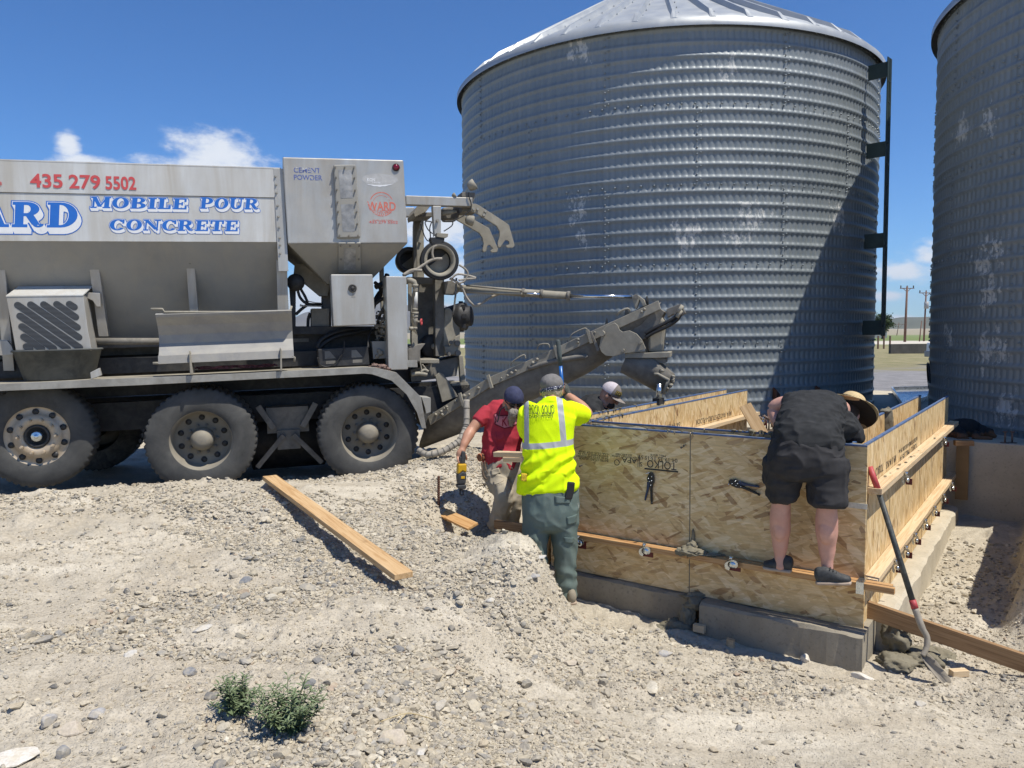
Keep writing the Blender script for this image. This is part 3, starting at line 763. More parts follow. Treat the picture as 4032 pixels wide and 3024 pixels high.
def lumber(name, d, c0, c1, c2):
    m, N, L, B = newmat(name); p = ngeo(N); d = Vector(d).normalized(); a = d.orthogonal().normalized(); b = d.cross(a)
    cb = N.new('ShaderNodeCombineXYZ')
    for i, (ax, s) in enumerate(((d, 1.1), (a, 26), (b, 26))):
        dv = N.new('ShaderNodeVectorMath'); dv.operation = 'DOT_PRODUCT'; L.new(p, dv.inputs[0]); dv.inputs[1].default_value = tuple(ax*s); L.new(dv.outputs['Value'], cb.inputs[i])
    f = nnoise(N, L, cb.outputs[0], 1.6, 5, .6, 1.3)
    col = nramp(N, L, f, [(.28, c0), (.5, c1), (.62, c2), (.72, c1)])
    k = nnoise(N, L, p, 7, 3, .5)
    col = nmix(N, L, nramp(N, L, k, [(.66, 0.0), (.76, .8)]), col, tuple(c*.5 for c in c2))
    L.new(col, B.inputs['Base Color']); B.inputs['Roughness'].default_value = .7; B.inputs['Specular IOR Level'].default_value = .3
    L.new(nbump(N, L, f, .25, .003), B.inputs['Normal']); return m
PINE = ((.66, .53, .35), (.60, .455, .28), (.50, .345, .19))
FIR = ((.55, .36, .185), (.47, .275, .12), (.36, .18, .07))
OLDW = ((.36, .23, .12), (.29, .175, .085), (.21, .12, .055))
MAT['pine_r'] = lumber('pale_pine_lumber', dR, *PINE)
MAT['fir_f'] = lumber('red_fir_lumber', dF, *FIR)
def bx(mb, fr, x0, x1, o0, o1, z0, z1):
    """box in a frame"""
    mb.hexa([fr.w((x, o, z)) for z in (z0, z1) for x, o in ((x0, o0), (x1, o0), (x1, o1), (x0, o1))])
# ---- text -> mesh
def text_mesh(s, fr, X, Z, o, size, wd=None, rot=0, shear=0, ext=.0006, align='LEFT', sx=1.0, bold=0):
    cu = bpy.data.curves.new('lettering', 'FONT'); cu.body = s; cu.size = size; cu.shear = shear; cu.extrude = ext; cu.align_x = align; cu.offset = bold*size
    cu.resolution_u = 3
    ob = bpy.data.objects.new('tmp', cu); COL.objects.link(ob)
    bpy.context.view_layer.update()
    me = bpy.data.meshes.new_from_object(ob.evaluated_get(bpy.context.evaluated_depsgraph_get()))
    bpy.data.objects.remove(ob); bpy.data.curves.remove(cu)
    n = len(me.vertices); co = np.empty(n*3, np.float32); me.vertices.foreach_get('co', co); co = co.reshape(-1, 3).astype(float)
    if wd and n: co[:, 0] *= wd/max(1e-6, co[:, 0].max()-min(0, co[:, 0].min()))
    co[:, 0] *= sx
    c, sn = math.cos(rot), math.sin(rot)
    x = co[:, 0]*c-co[:, 1]*sn+X; z = co[:, 0]*sn+co[:, 1]*c+Z
    ox = np.array(fr.O); V = ox+np.outer(x, fr.ex)+np.outer(o-co[:, 2], fr.ey)+np.outer(z, fr.ez)
    me.vertices.foreach_set('co', V.astype(np.float32).ravel()); me.update()
    return me
def join_meshes(mes):
    bm = bmesh.new()
    for me in mes: bm.from_mesh(me); bpy.data.meshes.remove(me)
    out = bpy.data.meshes.new('lettering'); bm.to_mesh(out); bm.free(); return out
rng = random.Random(5)
def drips(mb, fr, x0, x1, o, z, n, s=.02):
    for _ in range(n):
        x = rng.uniform(x0, x1); r = rng.uniform(.4, 1.2)*s
        mb.ball(fr.w((x, o+rng.uniform(-.006, .02), z+rng.uniform(-.006, .008))), r, 1, (1.3, 1, .55))
        if rng.random() < .5: mb.ball(fr.w((x, o-.008, z-r*1.2)), r*.55, 1, (.7, .5, 2.2))
def cam_clip(fr, X, Z, o, parent, tilt=0.0, k_=1.0):
    """shiny snail-shaped cam with a red bracket behind it"""
    def q(a, r): return fr.w((X+math.cos(a+tilt)*r*k_, o, Z+math.sin(a+tilt)*r))
    mb = MB(); outer = []; inner = []
    for k in range(19):
        a = -1.0+k/18*4.9; outer.append(q(a, .040+.012*math.sin(k*.5))); inner.append(q(a, .024))
    mb.prism(outer+inner[::-1], fr.ey*.010)
    mb.lathe(fr.w((X+.01, o+.006, Z)), -fr.ey, fr.ex, [(0, .028*k_), (.006, .026*k_), (.010, .012*k_), (.012, .001)], 14)
    mb.tube([q(1.2, .040)-fr.ey*.004, q(1.0, .062)-fr.ey*.004], [.012, .014], 8)
    c = mb.build('cam_clip', MAT['zinc'], parent)
    mb = MB(); mb.box(fr.w((X+.02, o+.02, Z-.015)), .085*k_, .012, .060*(.5+.5*k_), (fr.ex, fr.ey, fr.ez)); mb.build('clip_bracket', MAT['redclip'], c)
WT = .27      # wall thickness of the pour
# ---- front wall (outer face towards the camera)
def formwall(label, fr, x0, x1, seams, o, mat, loc):
    e = empty('formwork_wall', loc, label, 'formwork wall', 'strand board walls of the concrete form')
    xs = [x0]+seams+[x1]
    for s_ in seams:
        mb = MB(); bx(mb, fr, s_-.0035, s_+.0035, o-.001, o+.016, ZB-CF.z, -.006); mb.build('seam_grout', MAT['wet'], e)
    for a, b in zip(xs[:-1], xs[1:]):
        mb = MB(); bx(mb, fr, a+.003, b-.003, o, o+.018, ZB-CF.z, 0); pan = mb.build('panel', mat, e, bevel=.0015)
        mb = MB(); bx(mb, fr, a+.004, b-.004, o-.002, o+.020, -.010, .002); mb.build('painted_edge', MAT['bluetape'], pan)
    return e
wf = formwall('outer front wall of the form, hung with two locking pliers', FWf, -2.46, 0, [-1.22], 0, MAT['osb_f'], FG(1.2, 0, ZB))
wfi = formwall('inner front wall of the form, its blue top edge behind the wet concrete', FWf, -2.22, -.26, [-1.22], WT, MAT['osb_f'], FG(1.2, WT, ZB))
wr = formwall('sunlit outer side wall of the form with two long pale walers', FWr, .045, 4.45, [2.44], .02, MAT['osb_r'], FG(.0, 2.2, ZB))
wri = formwall('inner side wall of the form behind the straw-hatted man', FWr, .30, 4.42, [1.5, 3.0], .02+WT, MAT['osb_r'], FG(-.3, 2.2, ZB))
FWl = Frame(FG(2.50, 0, ZT), dR)
wl = formwall('outer left wall of the form in front of the man in the trucker cap', FWl, -.02, 4.25, [2.0], .0, MAT['osb_r'], FG(2.5, 2, ZB))
wli = formwall('inner left wall of the form, sunlit, with a slanting brace in front', FWl, .25, 4.25, [2.0], -WT, MAT['osb_r'], FG(2.25, 2, ZB))
# front waler: two fir boards, doubled toward the corner
ZW = -.885
mb = MB(); bx(mb, FWf, -2.62, .17, -.052, -.003, ZW-.045, ZW); o = mb.build('waler', MAT['fir_f'], wf, bevel=.002)
mb = MB(); bx(mb, FWf, -2.62, -1.20, -.094, -.055, ZW-.043, ZW-.001); mb.build('waler', MAT['fir_f'], wf, bevel=.002)
mb = MB(); bx(mb, FWf, -1.195, .19, -.092, -.055, ZW-.044, ZW-.003); mb.build('waler', MAT['fir_f'], wf, bevel=.002)
mb = MB()
bx(mb, FWf, -.035, .012, -.099, -.094, ZW-.075, ZW+.004); bx(mb, FWf, -.035, .012, -.099, .03, ZW+.001, ZW+.005)
mb.build('strap', MAT['zinc'], wf)
mb = MB(); bx(mb, FWf, -.36, .004, -.007, -.001, -.42, -.385); mb.build('metal_tie', pm('pale_tie', (.60, .58, .50), .5, .2, .2, 30), wf)
for px, py in ((2537, 2170), (2878, 2224), (2276, 2138)):
    q = FWf.px(px, py, -.105); cam_clip(FWf, q.x, q.z, -.105, wf, .5)
mb = MB()
for px, py in ((2292, 1833), (2690, 1760), (2700, 1752)):
    q = FWf.px(px, py, 0); mb.cyl(FWf.w((q.x, .0, q.z)), FWf.w((q.x-.0, -.035, q.z+.002)), .004, 8); mb.ball(FWf.w((q.x, -.035, q.z)), .009, 1)
mb.build('nails', MAT['black'], wf)
# stamp, upside down
def stamp(fr, o, items, name, parent, flip=True):
    mes = []
    for it in items:
        s, px, py, h = it[:4]; q = fr.px(px, py, o); wd = None
        if len(it) > 4: wd = abs(fr.px(it[4], py, o).x-q.x)
        mes.append(text_mesh(s, fr, q.x, q.z, o-.0012, h, wd, math.pi if flip else 0, 0, .0004))
    return link(name, join_meshes(mes), MAT['ink'], parent)
stp = stamp(FWf, 0, [('TOLKO', 2664, 1822, .085, 2548), ('04-19-25 15:15:59', 2668, 1807, .042, 2514), ('MILL #514', 2622, 1793, .022, 2562), ('S', 2530, 1820, .05),
               ('APA', 2508, 1807, .056, 2449), ('APA PRODUCT SUPPORT', 2508, 1800, .020, 2404), ('253.620.7400', 2490, 1790, .020, 2424),
               ('RATED STURD-I-FLOOR', 2396, 1812, .024, 2280), ('24 oc 23/32 CATEGORY', 2396, 1803, .024, 2268), ('THICKNESS 0.703 IN', 2396, 1794, .022, 2276), ('CSA 0325-1F24 2R48', 2396, 1785, .022, 2280)], 'stamp', wf)
mb = MB()
for (xa, ya, xb, yb, t) in ((2538, 1845, 2670, 1858, .006), (2512, 1790, 2512, 1840, .004), (2518, 1790, 2518, 1840, .004)):
    a = FWf.at(xa, ya, -.0012); b = FWf.at(xb, yb, -.0012); mb.beam(a, b, .001, t*2 if ya != 1790 else t, up=FWf.ez if ya != 1790 else FWf.ex)
q = FWf.px(2429, 1821, 0); mb.lathe(FWf.w((q.x, -.0008, q.z)), FWf.ey, FWf.ex, [(0, .019), (-.001, .019), (-.001, .024), (0, .024)], 20)
mb.build('stamp_bar', MAT['ink'], stp)
stamp(FWr, .02, [('TOLKO  MILL #514', 3612, 1742, .07, 3545), ('RATED STURD-I-FLOOR 24 oc', 3612, 1718, .05, 3540), ('APA  S  04-19-25', 3528, 1790, .075, 3490), ('TOLKO', 3478, 1822, .085, 3448)], 'stamp', wr)
stamp(FWl, -WT, [('TOLKO', 2678, 1672, .085, 2640), ('04-19-25 15:15', 2678, 1661, .05, 2590), ('APA  RATED STURD-I-FLOOR', 2880, 1618, .08, 2740), ('TOLKO', 2962, 1600, .08, 2935)], 'stamp', wli)
# side walers
for z, x0, x1 in ((-.295, .10, 4.60), (-.885, .02, 4.78)):
    mb = MB(); bx(mb, FWr, x0, x1, -.072, .017, z-.040, z); mb.build('waler', MAT['pine_r'], wr, bevel=.002)
for z, xs in ((-.37, (.95, 3.2)), (-.955, (.62, 1.05, 1.5, 2.05, 2.65, 3.3, 4.0))):
    for x in xs:
        fr2 = Frame(FWr.w((x, -.085, z)), dF*-1)   # discs seen nearly edge-on
        cam_clip(fr2, 0, 0, .0, wr, .4, .5)
mb = MB()
drips(mb, FWr, .3, 1.6, -.03, -.294, 16, .010); drips(mb, FWr, 1.4, 3.2, -.04, -.294, 10, .008); mb.build('concrete_crumbs', MAT['wet'], wr)
mb = MB(); bx(mb, FWl, .4, 4.45, -WT-.10, -WT-.010, -.335, -.295); mb.build('waler', MAT['pine_r'], wli, bevel=.002)
mb = MB(); bx(mb, FWl, .0, 4.4, .02, .11, -.335, -.295); mb.build('waler', MAT['pine_r'], wl, bevel=.002)
fr2 = Frame(FG(2.06, 4.28, ZT-.40), dF*-1); cam_clip(fr2, 0, 0, 0, wli)
# form ties that stick up near the chute
q = FWl.px(2595, 1590, .0)
mb = MB(); bx(mb, FWl, q.x-.06, q.x+.06, -.03, .05, -.10, .035); t_ = mb.build('form_bracket', MAT['black'], wl)
mb = MB(); mb.cyl(FWl.w((q.x, .0, .03)), FWl.w((q.x, .0, .19)), .03, 10); mb.build('threaded_tie', MAT['zinc'], t_)
# short stub of board between the side panels at the corner
mb = MB(); bx(mb, FWr, .06, .34, .14, .158, -.5, -.03); st_ = mb.build('corner_stub', MAT['osb_r'], wri)
mb = MB(); bx(mb, FWr, .061, .339, .138, .160, -.034, -.024); mb.build('painted_edge', MAT['bluetape'], st_)
# fresh concrete between the panels
def pour(name, fr, x0, x1, o0, o1, z, label, seed):
    nx, ny = max(8, int((x1-x0)/.03)), 9
    u = np.linspace(x0, x1, nx); v = np.linspace(o0, o1, ny); U, W = np.meshgrid(u, v)
    Z = z+.014*fbm(U, W, 9, 3, seed)
    O = np.array(fr.O); V = O+U.ravel()[:, None]*np.array(fr.ex)+W.ravel()[:, None]*np.array(fr.ey)+Z.ravel()[:, None]*np.array(fr.ez)
    i = np.arange(ny-1)[:, None]*nx; k = np.arange(nx-1)[None, :]
    Fq = np.stack([i+k, i+k+1, i+nx+k+1, i+nx+k], -1).reshape(-1, 4)
    o = link(name, np_mesh(name, V, Fq), MAT['wet'], loc=fr.w((x0, o0, z))); tag(o, label, 'poured concrete', 'concrete poured between the form walls')
    return o
pr_ = pour('poured_concrete', FWf, -2.44, -.02, .021, WT-.003, -.030, 'wet concrete filling the front form between its blue edges', 3)
mb = MB(); drips(mb, FWf, -2.4, -1.9, .02, .004, 16, .014); drips(mb, FWf, -1.0, -.5, WT-.01, .006, 26, .018); drips(mb, FWf, -1.6, -1.2, .0, .003, 10, .01); mb.build('splatter', MAT['wet'], pr_)
pr2 = pour('poured_concrete', FWl, .0, 2.6, -WT+.021, -.003, -.045, 'wet concrete in the left form between the two sunlit panels', 8)
mb = MB(); drips(mb, FWl, .0, .9, -WT+.005, .003, 46, .017); drips(mb, FWl, .7, 1.7, .0, .003, 24, .014); mb.build('splatter', MAT['wet'], pr2)
# ---- footings
def footing(fr, x0, x1, o0, o1, z0, z1, label, mat, seed):
    nx = max(6, int((x1-x0)/.035)); U = np.linspace(x0, x1, nx)
    prof = [(o0-.01, z0), (o0-.003, (z0+z1)/2), (o0, z1-.02), (o0+.022, z1-.002), (o0+.07, z1), (o1, z1), (o1, z0)]
    V = []
    for j, (a, b) in enumerate(prof):
        jit = .010*fbm(U, U*0+j*.7, 6, 3, seed); jz = .008*fbm(U, U*0+j*.9+5, 5, 3, seed+3)
        A = a+jit*(j < 5); Bz = b+jz*(1 <= j <= 5)
        V.append(np.array(fr.O)+U[:, None]*np.array(fr.ex)+A[:, None]*np.array(fr.ey)+Bz[:, None]*np.array(fr.ez))
    V = np.concatenate(V); m = len(prof)
    i = np.arange(m-1)[:, None]*nx; k = np.arange(nx-1)[None, :]
    Fq = np.stack([i+k, i+k+1, i+nx+k+1, i+nx+k], -1).reshape(-1, 4)
    me = np_mesh('concrete_footing', V, Fq, False); bm = bmesh.new(); bm.from_mesh(me); bm.verts.ensure_lookup_table()
    for e_ in (0, nx-1):
        try: bm.faces.new([bm.verts[j*nx+e_] for j in range(m)])
        except ValueError: pass
    bmesh.ops.recalc_face_normals(bm, faces=bm.faces[:]); bm.to_mesh(me); bm.free()
    o = link('concrete_footing', me, mat, loc=fr.w(((x0+x1)/2, o0, z0))); tag(o, label, 'footing', 'concrete footings under the form')
    return o
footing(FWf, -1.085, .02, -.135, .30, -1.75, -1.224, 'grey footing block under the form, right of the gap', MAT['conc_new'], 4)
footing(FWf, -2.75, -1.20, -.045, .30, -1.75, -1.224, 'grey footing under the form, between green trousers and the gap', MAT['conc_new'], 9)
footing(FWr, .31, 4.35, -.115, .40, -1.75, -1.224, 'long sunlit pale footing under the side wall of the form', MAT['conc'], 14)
# wet concrete that oozed out
def lump(pts, label, cat='concrete spill', group=None, seed=1, mat='wet', amp=.35):
    V = []; Fq = []; off = 0
    bm = bmesh.new(); bmesh.ops.create_icosphere(bm, subdivisions=4, radius=1); bm.verts.ensure_lookup_table()
    base = np.array([v.co[:] for v in bm.verts]); faces = np.array([[v.index for v in f.verts] for f in bm.faces]); bm.free()
    for i, (c, s) in enumerate(pts):
        d = 1+amp*sum(a*vnoise(base[:, 0]*q+i*7, base[:, 1]*q+3, base[:, 2]*q, seed+k) for k, (q, a) in enumerate(((2.2, .8), (5.1, .5), (11, .28))))
        V.append(base*d[:, None]*np.array(s)+np.array(c)); Fq.append(faces+off); off += len(base)
    o = link('concrete_spill', np_mesh('concrete_spill', np.concatenate(V), np.concatenate(Fq)), MAT[mat], loc=pts[0][0]); tag(o, label, cat, group); return o
J = -1.19
lump([(FWf.w((J, -.07, ZW+.012)), (.075, .075, .035)), (FWf.w((J+.01, -.045, ZW+.045)), (.035, .03, .035)), (FWf.w((J-.06, -.075, ZW-.005)), (.045, .05, .03)), (FWf.w((J+.07, -.06, ZW+.008)), (.05, .04, .022)), (FWf.w((J, -.01, ZW+.10)), (.014, .010, .06)), (FWf.w((J+.17, -.05, ZW+.006)), (.10, .025, .010))],
     'wet concrete lump oozing onto the brown waler at the panel joint', seed=2)
lump([(FWf.w((J+.045, -.06, -1.27)), (.075, .055, .05)), (FWf.w((J+.0, -.09, -1.36)), (.06, .05, .10)), (FWf.w((J-.07, -.14, -1.45)), (.10, .09, .06)), (FWf.w((J-.13, -.22, -1.48)), (.09, .08, .05)), (FWf.w((J+.05, -.0, -1.22)), (.12, .03, .03))],
     'wet concrete slumping out of the gap between footings', seed=6)
lump([(FWf.w((.18, .12, -1.45)), (.12, .12, .06)), (FWf.w((.32, .26, -1.43)), (.12, .12, .05)), (FWf.w((.15, .30, -1.33)), (.08, .11, .10)), (FWf.w((.40, .38, -1.44)), (.09, .12, .04))],
     'dark wet concrete heap on the ground behind the footing corner', seed=11)
lump([(FWr.w((2.25, .02+WT, .012)), (.05, .03, .02)), (FWr.w((2.27, WT-.005, -.07)), (.05, .012, .11))], 'concrete smear running down the inner side panel', seed=15, amp=.2)
# ---- loose lumber
def plank(a, b, wd, th, label, mat=None, roll=(0, 0, 1), group=None, c=FIR):
    a = Vector(a); b = Vector(b); mb = MB(); mb.beam(a, b, wd, th, up=roll)
    o = mb.build('plank', mat or lumber('lumber', b-a, *c), loc=(a+b)/2, bevel=.003); tag(o, label, 'plank', group); return o
a = on_ground(1062, 1905)+Vector((0, 0, .055)); b = on_ground(1592, 2318)+Vector((0, 0, .15)); pl_end = b
plank(a, P(1590, 2268, (b-CAM).dot(FWD)-.08), .128, .040, 'long orange board lying slanted across the gravel', c=((.60, .43, .24), (.54, .36, .185), (.42, .25, .11)))
a = P(3398, 2392, 5.28); b = P(4120, 2640, 4.78)
plank(a, b, .040, .115, 'brown kicker board slanting from the form corner down right', c=OLDW)
a = P(2935, 1598, 7.9); b = P(3040, 1780, 7.35)
plank(a, b, .04, .12, 'short board propped slantwise against the inner left wall', roll=dF, c=((.46, .33, .18), (.40, .27, .14), (.31, .2, .09)))
a = P(3758, 1744, 8.35); b = P(3832, 1744, 8.30)
plank(a, b, .09, .055, 'short brown board on the slab edge by the side form', c=OLDW)
mb = MB(); fq = Frame(FG(0, GS-.10, ZT), -dF); x0 = fq.px(3763, 1850, -.02).x; x1 = fq.px(3814, 1850, -.02).x
bx(mb, fq, x0, x1, -.02, -.002, fq.px(3790, 1968, -.02).z, fq.px(3790, 1750, -.02).z)
o = mb.build('plywood_panel', pm('brown_plywood', (.27, .165, .07), .6, 0, .15, 5, dirt=(.2, .12, .05), dirt_amt=.4), loc=fq.w((x0, 0, -1)), bevel=.002); tag(o, 'upright brown plywood panel at the end of the side form', 'plywood')
a = on_ground(1905, 2018); b = on_ground(1832, 1996)
plank(P(1730, 2012, 6.95), P(1862, 2074, 6.45), .11, .022, 'short splintered orange board half buried by the dug hole', c=((.62, .40, .19), (.55, .32, .13), (.42, .21, .075)), roll=(0, -.55, .8))
plank(P(1950, 2064, 6.75), P(2085, 2082, 6.5), .035, .075, 'dark brown form board at the feet of the red-shirted man', c=OLDW)
plank(P(1952, 1787, 6.62), P(2120, 1790, 6.42), .088, .042, 'pale board end sticking out left of the yellow shirt', c=PINE)
plank(P(1985, 1808, 6.55), P(2120, 1810, 6.42), .06, .040, 'lower pale board end under the longer one by the yellow shirt', c=PINE)
a = on_ground(3750, 2660)
mb = MB(); mb.box(on_ground(3775, 2662)+Vector((0, 0, .02)), .11, .05, .04, (Vector((.98, .1, 0)), Vector((-.1, .98, 0)), Vector((0, 0, 1)))); o = mb.build('wood_offcut', lumber('offcut', (1, 0, 0), *PINE), loc=on_ground(3775, 2662), bevel=.002); tag(o, 'small pale wood offcut beside the shovel blade', 'offcut')
mb = MB(); q = FWf.w((-1.07, -.17, -1.40)); mb.box(q, .085, .04, .055, (FWf.ex, FWf.ey, FWf.ez)); o = mb.build('wood_offcut', lumber('offcut', dF, *PINE), loc=q, bevel=.002); tag(o, 'wood block leaning on the footing by the wet concrete gap', 'offcut')
mb = MB(); q = FWf.w((-.82, -.22, -1.44)); mb.box(q, .05, .03, .07, (FWf.ex, FWf.ey, FWf.ez)); o = mb.build('wood_offcut', lumber('offcut', dF, *PINE), loc=q, bevel=.002); tag(o, 'tiny wood chip block in the shade before the right footing', 'offcut')
# ---- rebar stake
a = on_ground(1727, 1995); mb = MB(); t = P(1727, 1874, (a-CAM).dot(FWD)); mb.tube([a-Vector((0, 0, .1)), t], .011, 8)
for k in range(14): mb.lathe(a+(t-a)*(k/14), t-a, (1, 0, 0), [(0, .011), (.006, .014), (.012, .011)], 8)
o = mb.build('rebar_stake', MAT['rust'], loc=a); tag(o, 'rusty rebar stake standing upright by the dug hole', 'stake')
# ---- anchor bolts along the slab behind the form
MAT['bolt'] = pm('rusty_anchor_bolt', (.17, .125, .10), .8, .1, .25, 20)
for i, px in enumerate((2974, 2990, 3000, 3008, 3018, 3027, 3038, 3044, 3052, 3060, 3070, 3078)):
    q = PZ(px, 1683+(i % 3)*5, SZ0); mb = MB(); mb.cyl(q, q+Vector((.01*((i % 2)-.5), 0, .165)), .011, 8); mb.cyl(q+Vector((0, 0, .135)), q+Vector((0, 0, .155)), .022, 6)
    o = mb.build('anchor_bolt', MAT['bolt'], loc=q); tag(o, 'rusty anchor bolt in the crowded row behind the form', 'anchor bolt', 'anchor bolts in a row on the slab')
for i, px in enumerate((3957, 3985)):
    q = PZ(px, 1744, SZ0); mb = MB(); mb.cyl(q, q+Vector((0, 0, .13)), .010, 8); mb.cyl(q+Vector((0, 0, .12)), q+Vector((0, 0, .132)), .024, 6); mb.cyl(q, q+Vector((0, 0, .006)), .05, 6)
    o = mb.build('anchor_bolt', MAT['bolt'], loc=q); tag(o, ('anchor bolt on the shaded slab right of the dog', 'anchor bolt nearest the right edge of the photo')[i], 'anchor bolt', 'anchor bolts on the shaded slab')
# ---- metal tray lying on the slab between the silos
mb = MB(); A = PZ(3560, 1606, SZ0+.02); B_ = PZ(3668, 1566, SZ0+.02); C_ = P(3512, 1536, 15.2); D_ = P(3672, 1532, 15.0)
mb.prism([C_, D_, B_, A], (0, 0, -.02))
for p0, p1 in ((C_, D_), (D_, B_), (B_, A), (A, C_)): mb.beam(p0+Vector((0, 0, .03)), p1+Vector((0, 0, .03)), .03, .07)
o = mb.build('metal_tray', pm('sheet_metal', (.50, .53, .56), .3, .6, .1, 4), loc=A); tag(o, 'shallow sheet metal tray on the slab between the silos', 'metal tray')
# ---- locking pliers hung on nails
MAT['plier'] = pm('black_plier_steel', (.02, .021, .022), .4, .3, .3, 40)
MAT['plier_blue'] = pm('plier_lever', (.018, .035, .085), .45, .1, .2, 40)
def pliers(pa, pb, sgn, label):
    A = FWf.px(*pa, -.02); B2 = FWf.px(*pb, -.02); ax = B2-A; L_ = ax.length; ax.normalize(); ay = Vector((-ax.z, 0, ax.x))*sgn
    def q(u, v, o=0): 
        r = A+ax*(u*L_)+ay*(v*L_); return FWf.w((r.x, -.02+o, r.z))
    e = empty('locking_pliers', q(.3, 0), label, 'pliers', 'locking pliers hanging on the form')
    mb = MB(); mb.prism([q(*p) for p in ((0, .015), (.04, .09), (.16, .135), (.33, .13), (.46, .075), (.6, .055), (.95, .05), (.95, -.012), (.5, -.012), (.3, -.03), (.1, -.005))], FWf.ey*.016); mb.build('fixed_handle', MAT['plier'], e, bevel=.002)
    mb = MB(); mb.prism([q(u, v, .003) for u, v in ((.01, -.01), (.08, -.06), (.2, -.125), (.31, -.11), (.34, -.04), (.12, -.01))], FWf.ey*.010); mb.build('jaw', MAT['plier'], e, bevel=.002)
    mb = MB(); mb.prism([q(u, v, .002) for u, v in ((.31, -.03), (.33, -.115), (.6, -.15), (.94, -.235), (.97, -.19), (.66, -.095), (.46, -.025))], FWf.ey*.012); mb.build('lever_handle', MAT['plier_blue'], e, bevel=.002)
    mb = MB(); mb.cyl(q(.94, .02, .008), q(1.02, .02, .008), .006, 8); mb.cyl(q(1.0, .02, .008), q(1.06, .02, .008), .009, 10); mb.build('adjusting_screw', MAT['plier'], e)
    mb = MB()
    for u, v in ((.15, .06), (.22, -.06), (.29, .05), (.31, -.02), (.44, .02)): mb.ball(q(u, v, -.002), .006, 1)
    mb.build('rivets', MAT['zinc'], e)
    mb = MB(); mb.cyl(q(.03, .04, .03), q(.06, -.14 if sgn > 0 else .14, -.006), .0035, 6); mb.build('hanging_nail', MAT['zinc'], e)
pliers((2559, 1858), (2562, 1978), 1, 'black locking pliers hanging straight down below the ink stamp')
pliers((2868, 1890), (2984, 1944), -1, 'black locking pliers hanging slanted right of the panel joint')
# ---- shovel leaning at the corner
tip = on_ground(3752, 2690); dt = (tip-CAM).dot(FWD)
def sh(x, y, k): return P(x, y, 5.14+(dt-5.14)*k)
e = empty('shovel', tip, 'long dark shovel with red grip leaning on the form corner', 'shovel')
MAT['sh_black'] = pm('worn_black_handle', (.035, .04, .04), .6, 0, .3, 12, dirt=(.40, .42, .32), dirt_amt=.2, dirt_scale=16)
MAT['sh_red'] = pm('red_handle_paint', (.42, .055, .06), .55, 0, .15, 14)
MAT['sh_blade'] = pm('mud_caked_steel', (.30, .265, .21), .8, 0, .15, 12, dirt=(.17, .15, .12), dirt_amt=.4, dirt_scale=8, bump=.2)
mb = MB(); mb.tube([sh(3424, 1838, 0), sh(3457, 1928, .12)], [.020, .020], 14); mb.build('grip', MAT['sh_red'], e)
mb = MB(); mb.tube([sh(3457, 1928, .12), sh(3592, 2362, .66)], [.0175, .0185], 14); mb.build('handle', MAT['sh_black'], e)
mb = MB(); mb.tube([sh(3592, 2362, .66), sh(3603, 2396, .70)], [.021, .022], 14); mb.build('ferrule', MAT['sh_red'], e)
mb = MB(); mb.tube(smoothpath([sh(3603, 2396, .70), sh(3630, 2470, .78), sh(3650, 2510, .82), sh(3647, 2552, .85), sh(3632, 2582, .87)], 5), [.021]*6+[.019]*8+[.017]*7, 12); mb.build('socket', MAT['sh_blade'], e)
mb = MB(); ctr = []; 
ed_l = [(3622, 2572), (3640, 2610), (3675, 2655), (3705, 2688), (3745, 2702)]; ed_r = [(3652, 2570), (3683, 2598), (3718, 2640), (3742, 2672), (3752, 2703)]
rows = []
for i, (l, r) in enumerate(zip(ed_l, ed_r)):
    k = .87+.13*i/4; a = sh(*l, k); b = sh(*r, k); mid = (a+b)/2+Vector((0, .03*(1-i/4), -.02)); rows.append([a, (a+mid)/2+Vector((0, .008, -.006)), mid, (b+mid)/2+Vector((0, .008, -.006)), b])
vr = [[mb.bm.verts.new(p) for p in r] for r in rows]
for r0, r1 in zip(vr[:-1], vr[1:]):
    for i in range(4): mb._f([r0[i], r0[i+1], r1[i+1], r1[i]], True)
o = mb.build('blade', MAT['sh_blade'], e); md = o.modifiers.new('s', 'SOLIDIFY'); md.thickness = .004
# ---- blue handled sledge held up by the man in yellow
e = empty('hand_tool', P(2217, 1530, 6.28), 'blue shafted hand tool with dark grip held upright behind the grey cap', 'hand tool')
mb = MB(); mb.tube([P(2218, 1575, 6.28), P(2207, 1438, 6.28)], [.015, .015], 12); mb.build('shaft', pm('blue_fibreglass', (.012, .12, .40), .35, 0, .15, 6), e)
mb = MB(); mb.tube([P(2207, 1440, 6.28), P(2203, 1400, 6.28), P(2197, 1345, 6.28), P(2196, 1337, 6.28)], [.017, .0195, .019, .012], 12); mb.build('grip', pm('dusty_rubber_grip', (.06, .075, .075), .8, 0, .3, 20), e)
